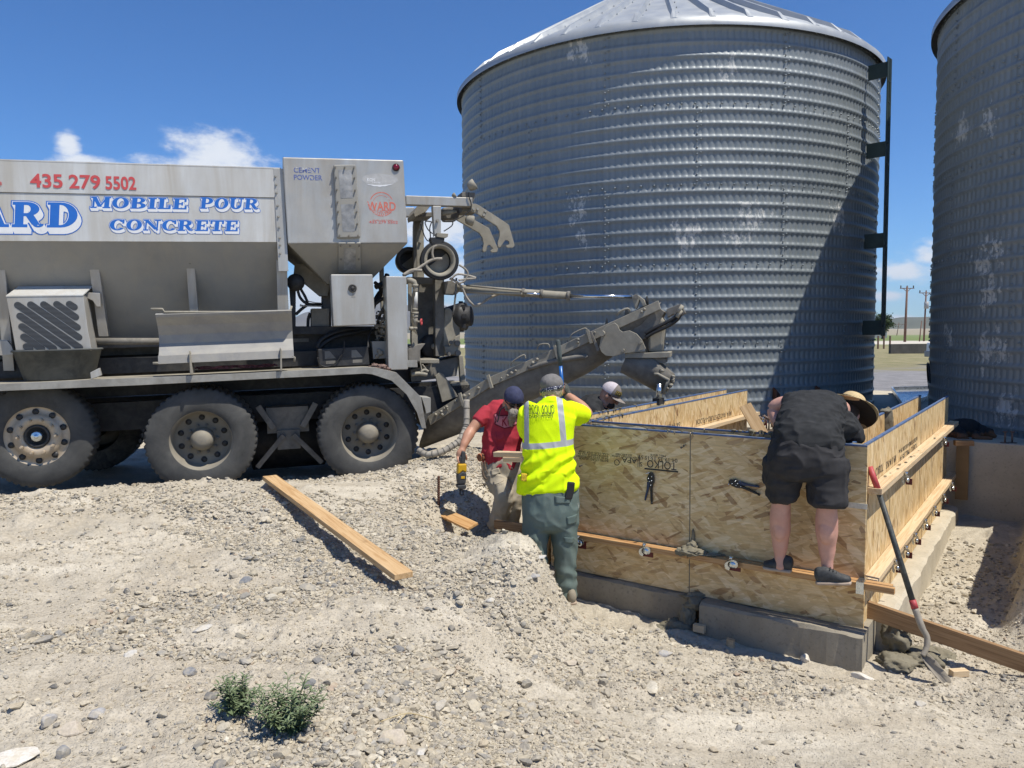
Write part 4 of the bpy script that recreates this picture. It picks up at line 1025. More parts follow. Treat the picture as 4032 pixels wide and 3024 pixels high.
# ================================================================== MIXER TRUCK
T = TRK
truck = empty('concrete_mixer_truck', T.w((-1.5, 1.2, -.55)), 'dusty silver concrete mixing truck with red and blue lettering on its bin', 'mixer truck')
def S_(pts, x0, y0, k): return [(x0+x*k, y0+y*k) for x, y in pts]
cA = lambda *p: S_(p, 0, 560, .5425)
cB = lambda *p: S_(p, 1000, 560, .4521)
cC = lambda *p: S_(p, 0, 1200, .4521)
cD = lambda *p: S_(p, 1000, 1200, .4521)
cE = lambda *p: S_(p, 1550, 720, .2411)
cF = lambda *p: S_(p, 1450, 1080, .2411)
cG = lambda *p: S_(p, 1000, 1100, .3014)
cH = lambda *p: S_(p, 0, 1000, .3014)
cI = lambda *p: S_(p, 2200, 1100, .2893)
def tw(pts, o, fr=None): fr = fr or T; return [fr.at(x, y, o) for x, y in pts]
def tprism(name, pts, o, d, mat, parent=truck, bevel=.004, fr=None):
    """outline seen in the photograph, standing at depth o of the frame, d thick"""
    fr = fr or T; mb = MB(); mb.prism(tw(pts, o, fr), fr.ey*d); return mb.build(name, mat, parent, bevel=bevel)
def ttube(name, pts, o, r, mat, parent=truck, fr=None, n=8, sm=5, mbx=None):
    fr = fr or T; mb = mbx or MB()
    w = [fr.at(p[0], p[1], p[2] if len(p) > 2 else o) for p in pts]
    mb.tube(smoothpath(w, sm) if sm else w, r, n)
    return None if mbx else mb.build(name, mat, parent)
TZ = lambda x, y, o=0: T.px(x, y, o)
# ---- aggregate bin
OB = .05
zt = TZ(600, 655, OB).z; zc = TZ(600, 950, OB).z; zs = TZ(600, 769, OB).z
xr = TZ(1118, 810, OB).x; xl = xr-4.6
zb = zc-1.02; oi = OB+1.02*math.tan(R_(33))
W2 = 2.40
mb = MB()
prof = [(OB, zt), (OB, zc), (oi, zb), (W2-oi+OB, zb), (W2, zc), (W2, zt)]
mb.prism([T.w((xl, o, z)) for o, z in prof], T.ex*(xr-xl))
bin_ = mb.build('aggregate_bin', MAT['alu_grey'], truck, bevel=.006)
mb = MB()   # white panels on the upright part, one overlapping strip at the top
bx(mb, T, xl, xr+.004, OB-.006, OB, zc-.004, zs-.004); mb.build('side_panel', MAT['alu_white'], bin_, bevel=.002)
mb = MB(); bx(mb, T, xl, xr-.012, OB-.014, OB, zs, zt+.01); bx(mb, T, xl, xr-.012, OB-.016, OB+.05, zt+.008, zt+.022); mb.build('top_panel', MAT['alu_white'], bin_, bevel=.002)
mb = MB(); bx(mb, T, xr-.085, xr+.012, OB-.017, OB, zc-.3, zt+.012); mb.build('corner_angle', MAT['alu'], bin_, bevel=.002)
mb = MB()
for x, y in cA((1998, 248), (2003, 308), (2006, 367), (2015, 460), (2020, 540), (2025, 617), (2030, 693), (2032, 745), (2033, 807)):
    q = T.at(x, y, OB-.018); mb.cyl(q, q-T.ey*.012, .012, 8, .009)
mb.build('bolts', MAT['alu_grey'], bin_)
def qpost(px4, o0, o1, name='bin_leg'):
    a = [T.at(px4[0][0], px4[0][1], o0), T.at(px4[1][0], px4[1][1], o0), T.at(px4[2][0], px4[2][1], o1), T.at(px4[3][0], px4[3][1], o1)]
    mb = MB(); mb.prism(a, T.ey*.09); return mb.build(name, MAT['alu'], truck, bevel=.004)
for pts, o0, o1 in ((cA((640, 858), (712, 858), (785, 1410), (715, 1410)), .20, .36), (cA((1348, 858), (1410, 858), (1440, 1240), (1377, 1240)), .20, .30), (cA((2005, 855), (2083, 855), (2092, 1235), (2015, 1235)), .16, .20), (cA((-40, 858), (30, 858), (105, 1660), (25, 1660)), .20, .42)):
    p = qpost(pts, o0, o1); mb = MB(); q = T.at((pts[0][0]+pts[1][0])/2, pts[0][1]+10, o0-.004); mb.cyl(q, q-T.ey*.012, .012, 8); mb.build('bolt', MAT['black'], p)
mb = MB(); bx(mb, T, xl, xr+.3, .75, .95, zb-.10, zb+.05); bx(mb, T, xl, xr+.3, 1.5, 1.7, zb-.10, zb+.05); bx(mb, T, xl, xr+.2, .6, 1.8, zb-.02, zb+.02); mb.build('bin_rail', MAT['dusty_dark'], truck)
# ---- lettering in fat slab capitals
GL = {
 'M': (1.06, [('r',0,0,.34,.12),('r',0,.88,.3,1),('r',.1,0,.21,1),('s',.2,.93,.5,.12,.22),('s',.5,.12,.82,.93,.10),('r',.72,0,.98,1),('r',.64,0,1.06,.12),('r',.74,.88,1.06,1)]),
 'O': (.92, [('a',.45,.5,.45,.5,.19,.40,0,360)]),
 'B': (.88, [('r',.08,0,.36,1),('r',0,0,.34,.1),('r',0,.9,.34,1),('a',.42,.75,.36,.25,.12,.15,-90,90),('a',.42,.27,.42,.27,.15,.17,-90,90),('r',.34,.9,.44,1),('r',.34,.44,.44,.58),('r',.34,0,.44,.1)]),
 'I': (.48, [('r',.1,0,.36,1),('r',0,0,.46,.12),('r',0,.88,.46,1)]),
 'L': (.76, [('r',.08,0,.34,1),('r',0,.88,.44,1),('r',0,0,.7,.12),('r',.58,0,.72,.36)]),
 'E': (.82, [('r',.08,0,.34,1),('r',0,.88,.74,1),('r',.62,.66,.74,1),('r',0,0,.78,.12),('r',.66,0,.78,.34),('r',.34,.44,.56,.56),('r',.47,.35,.56,.65)]),
 'P': (.84, [('r',.08,0,.34,1),('r',0,0,.46,.12),('r',0,.88,.44,1),('a',.42,.70,.38,.30,.12,.18,-90,90),('r',.34,.40,.44,.52)]),
 'U': (.92, [('r',.06,.35,.32,1),('r',0,.88,.42,1),('a',.42,.35,.36,.35,.10,.23,180,360),('r',.68,.35,.78,1),('r',.56,.88,.9,1)]),
 'R': (.98, [('r',.08,0,.34,1),('r',0,0,.46,.12),('r',0,.88,.44,1),('a',.42,.72,.38,.28,.12,.16,-90,90),('r',.34,.44,.44,.56),('s',.50,.50,.72,.10,.25),('a',.78,.14,.17,.14,.05,.07,180,360)]),
 'C': (.88, [('a',.46,.5,.46,.5,.20,.40,38,322),('r',.70,.62,.82,.97)]),
 'N': (1.02, [('r',.1,0,.2,1),('r',0,0,.32,.12),('r',0,.88,.3,1),('s',.2,.90,.78,.10,.25),('r',.76,0,.86,1),('r',.64,.88,1,1)]),
 'T': (.86, [('r',.28,0,.54,1),('r',.16,0,.66,.12),('r',0,.88,.82,1),('r',0,.66,.12,1),('r',.7,.66,.82,1)]),
 'A': (1.0, [('s',.18,.05,.44,.97,.10),('s',.42,.95,.74,.05,.26),('r',.24,.28,.62,.38),('r',0,0,.34,.12),('r',.5,0,.98,.12)]),
 'D': (.95, [('r',.08,0,.36,1),('r',0,0,.42,.1),('r',0,.9,.42,1),('a',.40,.5,.52,.5,.25,.40,-90,90)]),
 'W': (1.12, [('s',.16,.95,.36,.04,.24),('s',.36,.04,.56,.95,.1),('s',.56,.95,.76,.04,.24),('s',.76,.04,.94,.95,.1),('r',0,.88,.34,1),('r',.42,.88,.7,1),('r',.8,.88,1.08,1)])}
def glyph_polys(ch, e):
    out = []
    for g in GL[ch][1]:
        if g[0] == 'r': out.append([(g[1]-e, g[2]-e), (g[3]+e, g[2]-e), (g[3]+e, g[4]+e), (g[1]-e, g[4]+e)])
        elif g[0] == 's':
            x0, y0, x1, y1, wd = g[1:]; out.append([(x0-wd/2-e, y0+(e if y0 > y1 else -e)), (x0+wd/2+e, y0+(e if y0 > y1 else -e)), (x1+wd/2+e, y1+(e if y1 > y0 else -e)), (x1-wd/2-e, y1+(e if y1 > y0 else -e))])
        else:
            cx, cy, rx, ry, ix, iy, a0, a1 = g[1:]; n = max(6, int(abs(a1-a0)/15))
            ix = max(.01, ix-e); iy = max(.01, iy-e)
            A = [R_(a0+(a1-a0)*k/n) for k in range(n+1)]
            for p, q in zip(A[:-1], A[1:]):
                out.append([(cx+math.cos(p)*ix, cy+math.sin(p)*iy), (cx+math.cos(p)*(rx+e), cy+math.sin(p)*(ry+e)), (cx+math.cos(q)*(rx+e), cy+math.sin(q)*(ry+e)), (cx+math.cos(q)*ix, cy+math.sin(q)*iy)])
    return out
def slab_word(word, xa, xb, ybl, ytl, o, name, parent, shear=.16, ywob=0.0):
    """word fitted between pixel columns xa..xb with its foot at ybl and head at ytl (pixels)"""
    a = T.px(xa, ybl, o); b = T.px(xb, ybl, o); h = T.px(xa, ytl, o).z-a.z
    tot = sum(GL[c][0] if c != ' ' else .75 for c in word)+.06*len(word)
    k = (b.x-a.x-shear*h)/tot
    layers = [[], [], []]; x = 0
    for ci, c in enumerate(word):
        if c == ' ': x += .75+.06; continue
        for li, (e, steps) in enumerate(((.055, 7), (.022, 7), (0, 1))):
            for s in range(steps):
                t = s/6 if steps > 1 else 0
                for poly in glyph_polys(c, e):
                    layers[li].append([((x+px_)*k + shear*h*py_ + .10*h*t, py_*h-.235*h*t) for px_, py_ in poly])
        x += GL[c][0]+.06
    for li, mat in enumerate(('blue_mark', 'white_mark', 'blue_mark')):
        mb = MB()
        for i, poly in enumerate(layers[li]):
            oo = o-.0009*(li+1)-(i % 40)*1.4e-5
            mb.poly([T.w((a.x+p[0], oo, a.z+p[1]+(p[0]/(b.x-a.x))*ywob)) for p in poly])
        mb.build(name+('_outline', '_block', '')[li], MAT[mat], parent)
OL = OB-.007
slab_word('MOBILE', 355, 748, 819, 774, OL, 'lettering', bin_, .15, 0)
slab_word('POUR', 787, 1030, 822, 777, OL, 'lettering', bin_, .15, 0)
slab_word('CONCRETE', 430, 948, 907, 863, OL, 'lettering', bin_, .15, 0)
slab_word('WARD', -262, 326, 892, 789, OL, 'lettering', bin_, .10, 0)
OT = OB-.017
ms = []
for s, xa, xb, yb, hp in (('435', 121, 249, 736, 54), ('279', 272, 397, 740, 54), ('5502', 415, 537, 744, 52)):
    q = T.px(xa, yb, OT); h = T.px(xa, yb-hp, OT).z-q.z; wd = T.px(xb, yb, OT).x-q.x
    ms.append(text_mesh(s, T, q.x, q.z, OT-.001, h*1.38, wd, 0, 0, .0006, bold=.022)); link('phone_number', ms.pop(), MAT['red_mark'], bin_)
q = T.px(-8, 729, OT); ms.append(text_mesh('e', T, q.x, q.z, OT-.001, .07, None, 0, 0, .0006, bold=.01))
link('lettering', join_meshes(ms), MAT['red_mark'], bin_)
# ---- cement hopper
OH = -.01
f4 = cB((248, 128), (1302, 155), (1340, 880), (295, 885))
fp = [T.px(x, y, OH) for x, y in f4]; fx0 = min(p.x for p in fp); fx1 = max(p.x for p in fp); fzt = (fp[0].z+fp[1].z)/2; fzc = (fp[2].z+fp[3].z)/2
# front plate follows the traced corners; the box runs right across the truck
mb = MB(); bk = [Vector((p.x, 1.75, p.z)) for p in fp]
mb.hexa([T.w(p) for p in (fp[3], fp[2], bk[2], bk[3], fp[0], fp[1], bk[1], bk[0])]); hop = mb.build('cement_hopper', MAT['alu'], truck, bevel=.012)
lo = [T.px(x, y, .42) for x, y in cB((640, 1235), (1015, 1205))]
mb = MB(); lb = [Vector((p.x, 1.3, p.z)) for p in lo]
c3 = Vector((fp[3].x+.004, OH+.004, fp[3].z)); c2 = Vector((fp[2].x-.004, OH+.004, fp[2].z)); b2 = Vector((bk[2].x, bk[2].y-.01, bk[2].z)); b3 = Vector((bk[3].x, bk[3].y-.01, bk[3].z))
mb.hexa([T.w(p) for p in (lo[0], lo[1], lb[1], lb[0], c3, c2, b2, b3)]); cone = mb.build('hopper_cone', MAT['alu_grey'], hop, bevel=.004)
def rrect(pts, o, d, mat, name, parent, bev=.01): return tprism(name, pts, o, d, mat, parent, bev)
rrect(cB((692, 195), (886, 192), (930, 830), (727, 835)), OH-.040, .038, MAT['alu_grey'], 'window_frame', hop, .012)
for p in (cB((735, 240), (850, 240), (862, 485), (755, 490)), cB((757, 540), (868, 540), (880, 778), (772, 780))):
    rrect(p, OH-.0415, .002, MAT['glass_dusty'], 'sight_window', hop, 0)
mb = MB()
for x, y in cB((707, 220), (790, 220), (870, 222), (714, 308), (874, 312), (720, 415), (881, 418), (728, 520), (887, 522), (732, 605), (893, 607), (739, 712), (899, 712), (745, 812), (826, 814), (906, 814)):
    q = T.at(x, y, OH-.040); mb.cyl(q, q-T.ey*.024, .0085, 8)
mb.build('window_bolts', MAT['dusty_dark'], hop)
# lower window lies on the sloping cone face
def cone_pt(x, y, lift=.0):
    a = T.w(c3); n = (T.w(c2)-a).cross(T.w(lo[0])-a).normalized()
    if n.dot(T.ey) > 0: n = -n
    r = ray(x, y); t = (a+n*lift-CAM).dot(n)/r.dot(n); return CAM+r*t, n
def cone_plate(pts, lift, th, mat, name, bev):
    q = [cone_pt(x, y, lift) for x, y in pts]; mb = MB(); mb.prism([p for p, n in q], -q[0][1]*th); return mb.build(name, mat, hop, bevel=bev)
cone_plate(cB((735, 880), (930, 880), (935, 1140), (737, 1145)), .022, .022, MAT['alu_grey'], 'window_frame', .006)
cone_plate(cB((780, 925), (885, 925), (888, 1110), (783, 1112)), .0238, .002, MAT['glass_dusty'], 'sight_window', 0)
mb = MB()
for x, y in cB((755, 900), (835, 900), (915, 900), (757, 1018), (912, 1018)):
    q, n = cone_pt(x, y, .022); mb.cyl(q, q+n*.014, .008, 8)
mb.build('window_bolts', MAT['dusty_dark'], hop)
q = T.at(*cB((1237, 220))[0], OH); mb = MB(); mb.lathe(q, -T.ey, T.ex, [(0, .040), (.012, .040), (.014, .033), (.010, .033)], 24); lm = mb.build('lamp_housing', MAT['black'], hop)
mb = MB(); mb.lathe(q, -T.ey, T.ex, [(.008, .034), (.018, .028), (.022, .012), (.023, .001)], 24); mb.build('red_lamp', MAT['redlens'], hop)
def decal(s, zx0, zy, zx1, hz, mat, name, parent, bold=0, erode=False):
    (xa, ya), (xb, yb) = cB((zx0, zy), (zx1, zy)); q = T.px(xa, ya, OH); wd = T.px(xb, yb, OH).x-q.x; h = T.px(xa, ya-hz*.4521, OH).z-q.z
    return link(name, text_mesh(s, T, q.x, q.z, OH-.0012, h*1.38, wd, 0, 0, .0004, bold=bold), mat, parent)
def worn(name, col, thr):
    """decal vinyl of which pieces have flaked off, showing the bare metal"""
    m, N, L, B = newmat(name); p = ngeo(N); f = nnoise(N, L, p, 26, 6, .65)
    L.new(nmix(N, L, nramp(N, L, f, [(thr, 0.0), (thr+.03, 1.0)]), col, (.52, .53, .525)), B.inputs['Base Color']); B.inputs['Roughness'].default_value = .55; return m
MAT['navy_worn'] = worn('flaking_navy_decal', (.10, .135, .34), .53)
MAT['red_worn'] = worn('flaking_red_decal', (.60, .16, .11), .56)
decal('CEMENT', 345, 262, 580, 45, MAT['navy_worn'], 'lettering', hop, .012)
decal('POWDER', 345, 325, 596, 45, worn('faded_navy_letters', (.10, .135, .34), .60), 'lettering', hop, .012)
decal('WARD', 990, 592, 1238, 78, worn('faded_red_letters', (.60, .16, .11), .62), 'emblem_lettering', hop, .02)
decal('MOBILE', 1095, 616, 1200, 26, MAT['red_worn'], 'emblem_lettering', hop)
decal('435 279 5502', 1003, 706, 1253, 24, worn('faded_red_number', (.60, .14, .12), .62), 'phone_number', hop, .01)
decal('24 HR POUR 7 DAYS', 1035, 684, 1210, 12, MAT['red_worn'], 'phone_number', hop)
mb = MB(); cx, cy = cB((1112, 540))[0]; q = T.px(cx, cy, OH); rr_ = abs(T.px(cx+.4521*105, cy, OH).x-q.x)
for r0, r1, hf in ((.93, 1.0, 1), (.70, .735, 1), (.93, 1.0, -1), (.70, .735, -1)):
    if hf == -1 and r0 == .93: mb.build('emblem_ring', MAT['red_worn'], hop); mb = MB()
    for k in range(48):
        a = 2*math.pi*k/48; b = 2*math.pi*(k+1)/48
        if math.sin((a+b)/2)*hf < .36: continue
        mb.poly([T.w((q.x+math.cos(t)*rr_*r, OH-.001, q.z+math.sin(t)*rr_*r)) for t, r in ((a, r0), (a, r1), (b, r1), (b, r0))])
for k in range(30):          # ring of small letters, only strokes at this size
    a = 2*math.pi*k/30
    if math.sin(a) > -.42: continue
    mb.poly([T.w((q.x+math.cos(t)*rr_*r, OH-.001, q.z+math.sin(t)*rr_*r)) for t, r in ((a, .78), (a, .89), (a+.09, .89), (a+.09, .78))])
mb.build('emblem_ring', MAT['red_worn'], hop)
mb = MB(); cx, cy = cB((1098, 325))[0]; q = T.px(cx, cy, OH); rx = abs(T.px(cx+.4521*155, cy, OH).x-q.x); rz = abs(T.px(cx, cy+.4521*50, OH).z-q.z)
mb.poly([T.w((q.x+math.cos(2*math.pi*k/40)*rx, OH-.0008, q.z+math.sin(2*math.pi*k/40)*rz)) for k in range(40)])
badge = mb.build('oval_badge', pm('dull_badge', (.43, .43, .42), .6, 0, .12, 30), hop)
decal('KON', 985, 340, 1055, 30, MAT['white_mark'], 'badge_lettering', hop, .02); decal('Concrete', 1028, 356, 1100, 17, MAT['white_mark'], 'badge_lettering', hop, .01)
mb = MB()
for (xa, xb, ya) in ((975, 1215, 362),):
    n = 10
    up = [cB((xa+(xb-xa)*k/n, ya+10*math.sin(math.pi*k/n)))[0] for k in range(n+1)]; dn = [cB((xa+(xb-xa)*k/n, ya+(22+4*(k % 2))*math.sin(math.pi*k/n)+1))[0] for k in range(n+1)]
    for k in range(n): mb.poly([T.at(*p, OH-.0016) for p in (up[k], up[k+1], dn[k+1], dn[k])])
mb.build('badge_swoosh', MAT['white_mark'], hop)
# ---- control boxes
b1 = tprism('control_box', cB((668, 1150), (1033, 1150), (1058, 1590), (693, 1605)), -.02, .26, MAT['alu'], bevel=.01)
mb = MB(); q = T.at(*cB((858, 1273))[0], -.02); mb.lathe(q, -T.ey, T.ex, [(0, .043), (.014, .043), (.016, .030), (.006, .022), (.02, .018), (.02, .001)], 24); mb.build('lock_knob', MAT['black'], b1)
mb = MB(); mb.poly([T.at(*p, -.0212) for p in cB((862, 1310), (845, 1352), (885, 1352))]); mb.build('warning_sticker', MAT['alu_grey'], b1)
b2_ = tprism('tall_cabinet', cF((290, 30), (625, 35), (650, 1555), (330, 1565)), .0, .30, MAT['alu'], bevel=.008)
tprism('junction_box', cG((750, 380), (980, 380), (985, 612), (750, 612)), .55, .3, MAT['dusty'])
tprism('tool_case', cG((832, 912), (1490, 872), (1512, 1120), (850, 1152)), .12, .25, MAT['black'], bevel=.01)
mb = MB()
for zx, zy in ((985, 990), (1335, 975)):
    mb.prism(tw(cG((zx-60, zy-50), (zx, zy-55), (zx+85, zy+40), (zx-60, zy+50)), .118), T.ey*.004); q = T.at(*cG((zx-15, zy+30))[0], .116); mb.cyl(q, q-T.ey*.006, .010, 10)
    mb.prism(tw(cG((zx-45, zy+75), (zx+80, zy+70), (zx+80, zy+110), (zx-45, zy+118)), .118), T.ey*.003)
mb.build('case_decals', MAT['dusty_dark'], truck)
tprism('valve_box', cG((1540, 810), (1720, 805), (1750, 1030), (1560, 1040)), .18, .15, MAT['alu_grey'])
mb = MB()
for zx, zy, r in ((1610, 1000, .022), (1650, 960, .03), (1630, 930, .02)): q = T.at(*cG((zx, zy))[0], .175); mb.lathe(q, -T.ey, T.ex, [(0, r), (.02, r), (.03, r*.6), (.03, .001)], 14)
mb.build('valve', MAT['dusty'], truck)
# ---- uprights and dark machinery between bin, hopper and rear
tprism('upright', cG((452, -30), (548, -30), (545, 640), (500, 640)), .5, .14, MAT['black'])
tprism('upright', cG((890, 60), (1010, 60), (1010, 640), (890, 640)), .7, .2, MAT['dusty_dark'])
tprism('diagonal_brace', cB((355, 1060), (430, 1060), (660, 1250), (640, 1340), (575, 1340), (345, 1150)), .6, .12, MAT['dusty'])
q = T.at(*cG((545, 40))[0], .45); mb = MB(); mb.lathe(q, -T.ey, T.ex, [(-.2, .07), (0, .095), (.04, .09), (.05, .02), (.05, .001)], 24); mb.build('hydraulic_motor', MAT['black'], truck)
tprism('frame_beam', cG((500, 640), (1760, 640), (1760, 900), (1850, 1120), (500, 1160)), .62, .12, MAT['black'])
tprism('frame_beam', cG((440, 612), (1900, 612), (1900, 720), (440, 720)), .5, .25, MAT['black'])
mb = MB()
for pts, r in (([(565, 110, .5), (600, 230, .5), (680, 310, .48), (800, 330, .5), (880, 320, .6)], .016), ([(600, 110, .5), (660, 210, .5), (700, 300, .48)], .016), ([(545, 460, .5), (620, 390, .5), (700, 330, .5)], .018), ([(735, 440, .6), (710, 520, .6), (705, 620, .6)], .018),
               ([(830, 900, .4), (870, 800, .4), (1000, 720, .42), (1200, 660, .45), (1450, 650, .5)], .026), ([(840, 930, .4), (930, 830, .38), (1100, 740, .4), (1350, 690, .45), (1600, 640, .5)], .024), ([(1490, 900, .2), (1495, 760, .25), (1530, 680, .3), (1600, 640, .4)], .014),
               ([(1580, 40, .3), (1640, 100, .35), (1660, 200, .4), (1600, 280, .4), (1560, 380, .4)], .02), ([(1570, 330, .3), (1650, 270, .3), (1720, 240, .3)], .02), ([(1610, 600, .3), (1640, 480, .3), (1700, 350, .3), (1720, 200, .3)], .016), ([(1590, 100, .4), (1700, 40, .45), (1740, -60, .5)], .03), ([(1570, 300, .4), (1640, 180, .45), (1700, 130, .5)], .028),
               ([(1180, 800, .1), (1170, 930, .1), (1080, 1080, .1), (960, 1140, .1), (860, 1110, .1), (830, 1020, .1)], .006)):
    w_ = [T.at(*cG((p[0], p[1]))[0], p[2]) for p in pts]; mb.tube(smoothpath(w_, 5), r, 8)
mb.build('hoses', MAT['hose_black'], truck)
mb = MB(); w_ = [T.at(*cG((x, y))[0], .45) for x, y in ((600, 338), (640, 345), (880, 350))]; mb.tube(w_, [.014, .008, .008], 8); w_ = [T.at(*cG((x, y))[0], .45) for x, y in ((700, 282), (800, 305), (885, 310))]; mb.tube(w_, .005, 6); mb.build('control_levers', MAT['alu'], truck)
mb = MB(); r2 = random.Random(3)      # small fittings cluttering the gap
for k in range(70):
    zx = r2.uniform(1590, 1740); zy = r2.uniform(400, 790); q = T.at(*cG((zx, zy))[0], r2.uniform(.15, .5)); s = r2.uniform(.012, .035)
    mb.box(q, s*r2.uniform(.7, 2.2), s, s*r2.uniform(.7, 2.0), (T.ex, T.ey, T.ez)) if k % 2 else mb.cyl(q, q+Vector((r2.uniform(-1, 1), r2.uniform(-.3, .3), r2.uniform(-1, 1)))*.07, s*.5, 8)
mb.build('fittings', MAT['dusty_dark'], truck)
# ---- plumbing in front of the machinery
mb = MB(); path = [T.at(*cF((x, y))[0], .12) for x, y in ((630, 100), (690, 100), (745, 125), (765, 180), (765, 640), (765, 880), (700, 885), (665, 885))]
mb.tube(path[:5], [.030, .032, .032, .031, .026], 12); mb.tube([path[4], path[5]], [.034, .022], 12); mb.tube(path[5:], .020, 10)
for zy, r in ((185, .036), (270, .030), (575, .030), (635, .038), (690, .033), (880, .03)): q = T.at(*cF((765, zy))[0], .12); mb.cyl(q-T.ez*.014, q+T.ez*.014, r, 12)
pp = mb.build('water_pipe', MAT['dusty'], truck)
mb = MB(); mb.cyl(T.at(*cF((768, 285))[0], .118), T.at(*cF((768, 560))[0], .118), .0275, 12); mb.build('sight_tube', MAT['alu_white'], pp)
mb = MB(); q = T.at(*cF((780, 770))[0], .10); q2 = T.at(*cF((850, 775))[0], .08); mb.cyl(q, q2, .010, 8); mb.build('valve_stem', MAT['dusty'], pp)
mb = MB(); q = T.at(*cF((868, 778))[0], .08); mb.lathe(q, (T.ex*.9-T.ey*.4), T.ez, [(-.006, .018), (-.006, .036), (.006, .036), (.006, .018), (-.006, .018)], 16); mb.build('valve_wheel', MAT['red_mark'], pp)
tprism('manifold_plate', cF((650, 120), (715, 120), (720, 1180), (800, 1180), (800, 1000), (690, 900), (690, 600), (655, 600)), .2, .03, MAT['dusty'])
mb = MB()
for k in range(7): bx_ = cF((655+k*22, 1400))[0]; mb.beam(T.at(bx_[0], bx_[1], .1), T.at(bx_[0]+2, bx_[1]+28, .1), .012, .012, up=T.ey)
mb.build('lever_comb', MAT['alu'], truck)
tprism('cooler_fins', cF((650, 1220), (800, 1150), (935, 1130), (850, 1240), (845, 1420), (655, 1450)), .15, .2, MAT['dusty_dark'])
# ---- hoist frame at the rear
OHO = .45
tprism('hoist_beam', cE((200, 205), (1290, 240), (1290, 385), (205, 355)), OHO, .11, MAT['alu'], bevel=.006)
tprism('hoist_beam', cE((150, 402), (340, 400), (325, 548), (150, 552)), OHO+.9, .11, MAT['alu'], bevel=.006)
tprism('hoist_beam', cE((350, 480), (640, 480), (640, 545), (480, 555), (350, 560)), OHO+.5, .4, MAT['dusty_dark'])
tprism('hoist_brace', cE((395, 372), (605, 372), (530, 470), (345, 560), (330, 490)), OHO+.35, .5, MAT['dusty'])
tprism('hoist_post', cE((637, 375), (776, 375), (772, 830), (700, 850), (668, 870)), OHO+.0, .10, MAT['alu'], bevel=.006)
tprism('hoist_post', cE((345, 540), (480, 470), (440, 690), (378, 880), (385, 1560), (325, 1560), (330, 700)), OHO+.9, .10, MAT['dusty_dark'])
p3_ = tprism('hoist_post', cE((440, 640), (492, 560), (500, 1560), (385, 1560), (375, 880)), OHO+.5, .03, MAT['dusty'])
mb = MB()
for x, y in cE((430, 765), (432, 960), (715, 615), (1495, 465), (1470, 525), (1368, 430), (1305, 430)): q = T.at(x, y, OHO-.01 if x > 1700 else OHO+.49); mb.cyl(q-T.ey*.02, q+T.ey*.01, .016, 10)
mb.build('hoist_bolts', MAT['alu_grey'], truck)
tprism('hoist_post', cF((1090, 80), (1240, 80), (1240, 1340), (1100, 1340)), OHO+.3, .14, MAT['dusty_dark'])
tprism('hoist_beam', cF((640, 40), (1240, 60), (1240, 165), (640, 150)), OHO+.4, .14, MAT['dusty_dark'])
tprism('hoist_post', cF((190, -180), (255, -180), (270, 580), (215, 580)), OHO+.7, .1, MAT['dusty'])
tprism('folding_hook', cE((1270, 340), (1340, 340), (1400, 370), (1790, 620), (1885, 690), (1978, 1020), (1950, 1060), (1860, 1060), (1830, 1030), (1890, 1005), (1885, 955), (1830, 930), (1735, 1060), (1703, 1040), (1700, 970), (1730, 880), (1730, 790), (1680, 700), (1340, 490), (1270, 470)), OHO-.01, .03, MAT['dusty'], bevel=.004)
tprism('folding_hook', cE((985, 490), (1060, 490), (1330, 610), (1560, 740), (1640, 920), (1705, 1080), (1690, 1130), (1610, 1140), (1580, 1110), (1625, 1072), (1570, 1015), (1530, 1030), (1510, 1120), (1470, 1130), (1450, 1100), (1470, 1000), (1450, 900), (1400, 820), (1050, 620), (980, 570)), OHO+.5, .03, MAT['dusty'], bevel=.004)
tprism('pivot_block', cE((1115, 150), (1330, 160), (1325, 240), (1300, 320), (1285, 240), (1115, 228)), OHO+.02, .25, MAT['dusty_dark'])
tprism('pivot_block', cE((1115, 385), (1290, 385), (1370, 470), (1120, 470)), OHO+.1, .3, MAT['dusty_dark'])
tprism('winch_body', cE((800, 400), (1100, 380), (1060, 600), (860, 600), (790, 470)), OHO+.3, .25, MAT['dusty_dark'], bevel=.02)
mb = MB(); mb.tube([T.at(*cE((770, 490))[0], OHO+.12), T.at(*cE((930, 480))[0], OHO+.12), T.at(*cE((1030, 470))[0], OHO+.12)], [.034, .03, .012], 12); mb.build('small_cylinder', MAT['dusty'], truck)
for (zx, zy), s in (((1275, 45), .062), ((1240, 610), .060), ((985, 210), .03)):
    q = T.at(*cE((zx, zy))[0], OHO+.02); mb = MB(); ax = (T.ex*.75+T.ez*.45-T.ey*.3).normalized() if zy < 400 else (T.ex*.9-T.ez*.2).normalized()
    mb.lathe(q-ax*s*.8, ax, T.ez, [(0, s*.35), (.01, s*.75), (s*.9, s), (s*1.5, s*1.02), (s*1.55, s*.9), (s*1.5, .001)], 20); mb.build('work_lamp', MAT['dusty'], truck)
mb = MB()
for pts in ([(1230, 150), (1225, 220), (1265, 330), (1255, 440), (1190, 500), (1100, 560), (960, 620), (820, 625)], [(965, 620), (950, 700), (820, 790)], [(640, 640), (540, 625), (515, 660), (560, 760), (635, 830)], [(620, 640), (590, 740), (600, 880), (570, 950), (520, 900), (480, 800), (440, 660)]):
    w_ = [T.at(*cE(p)[0], OHO-.02) for p in pts]; mb.tube(smoothpath(w_, 5), .007, 6)
mb.build('lamp_cable', MAT['hose_black'], truck)
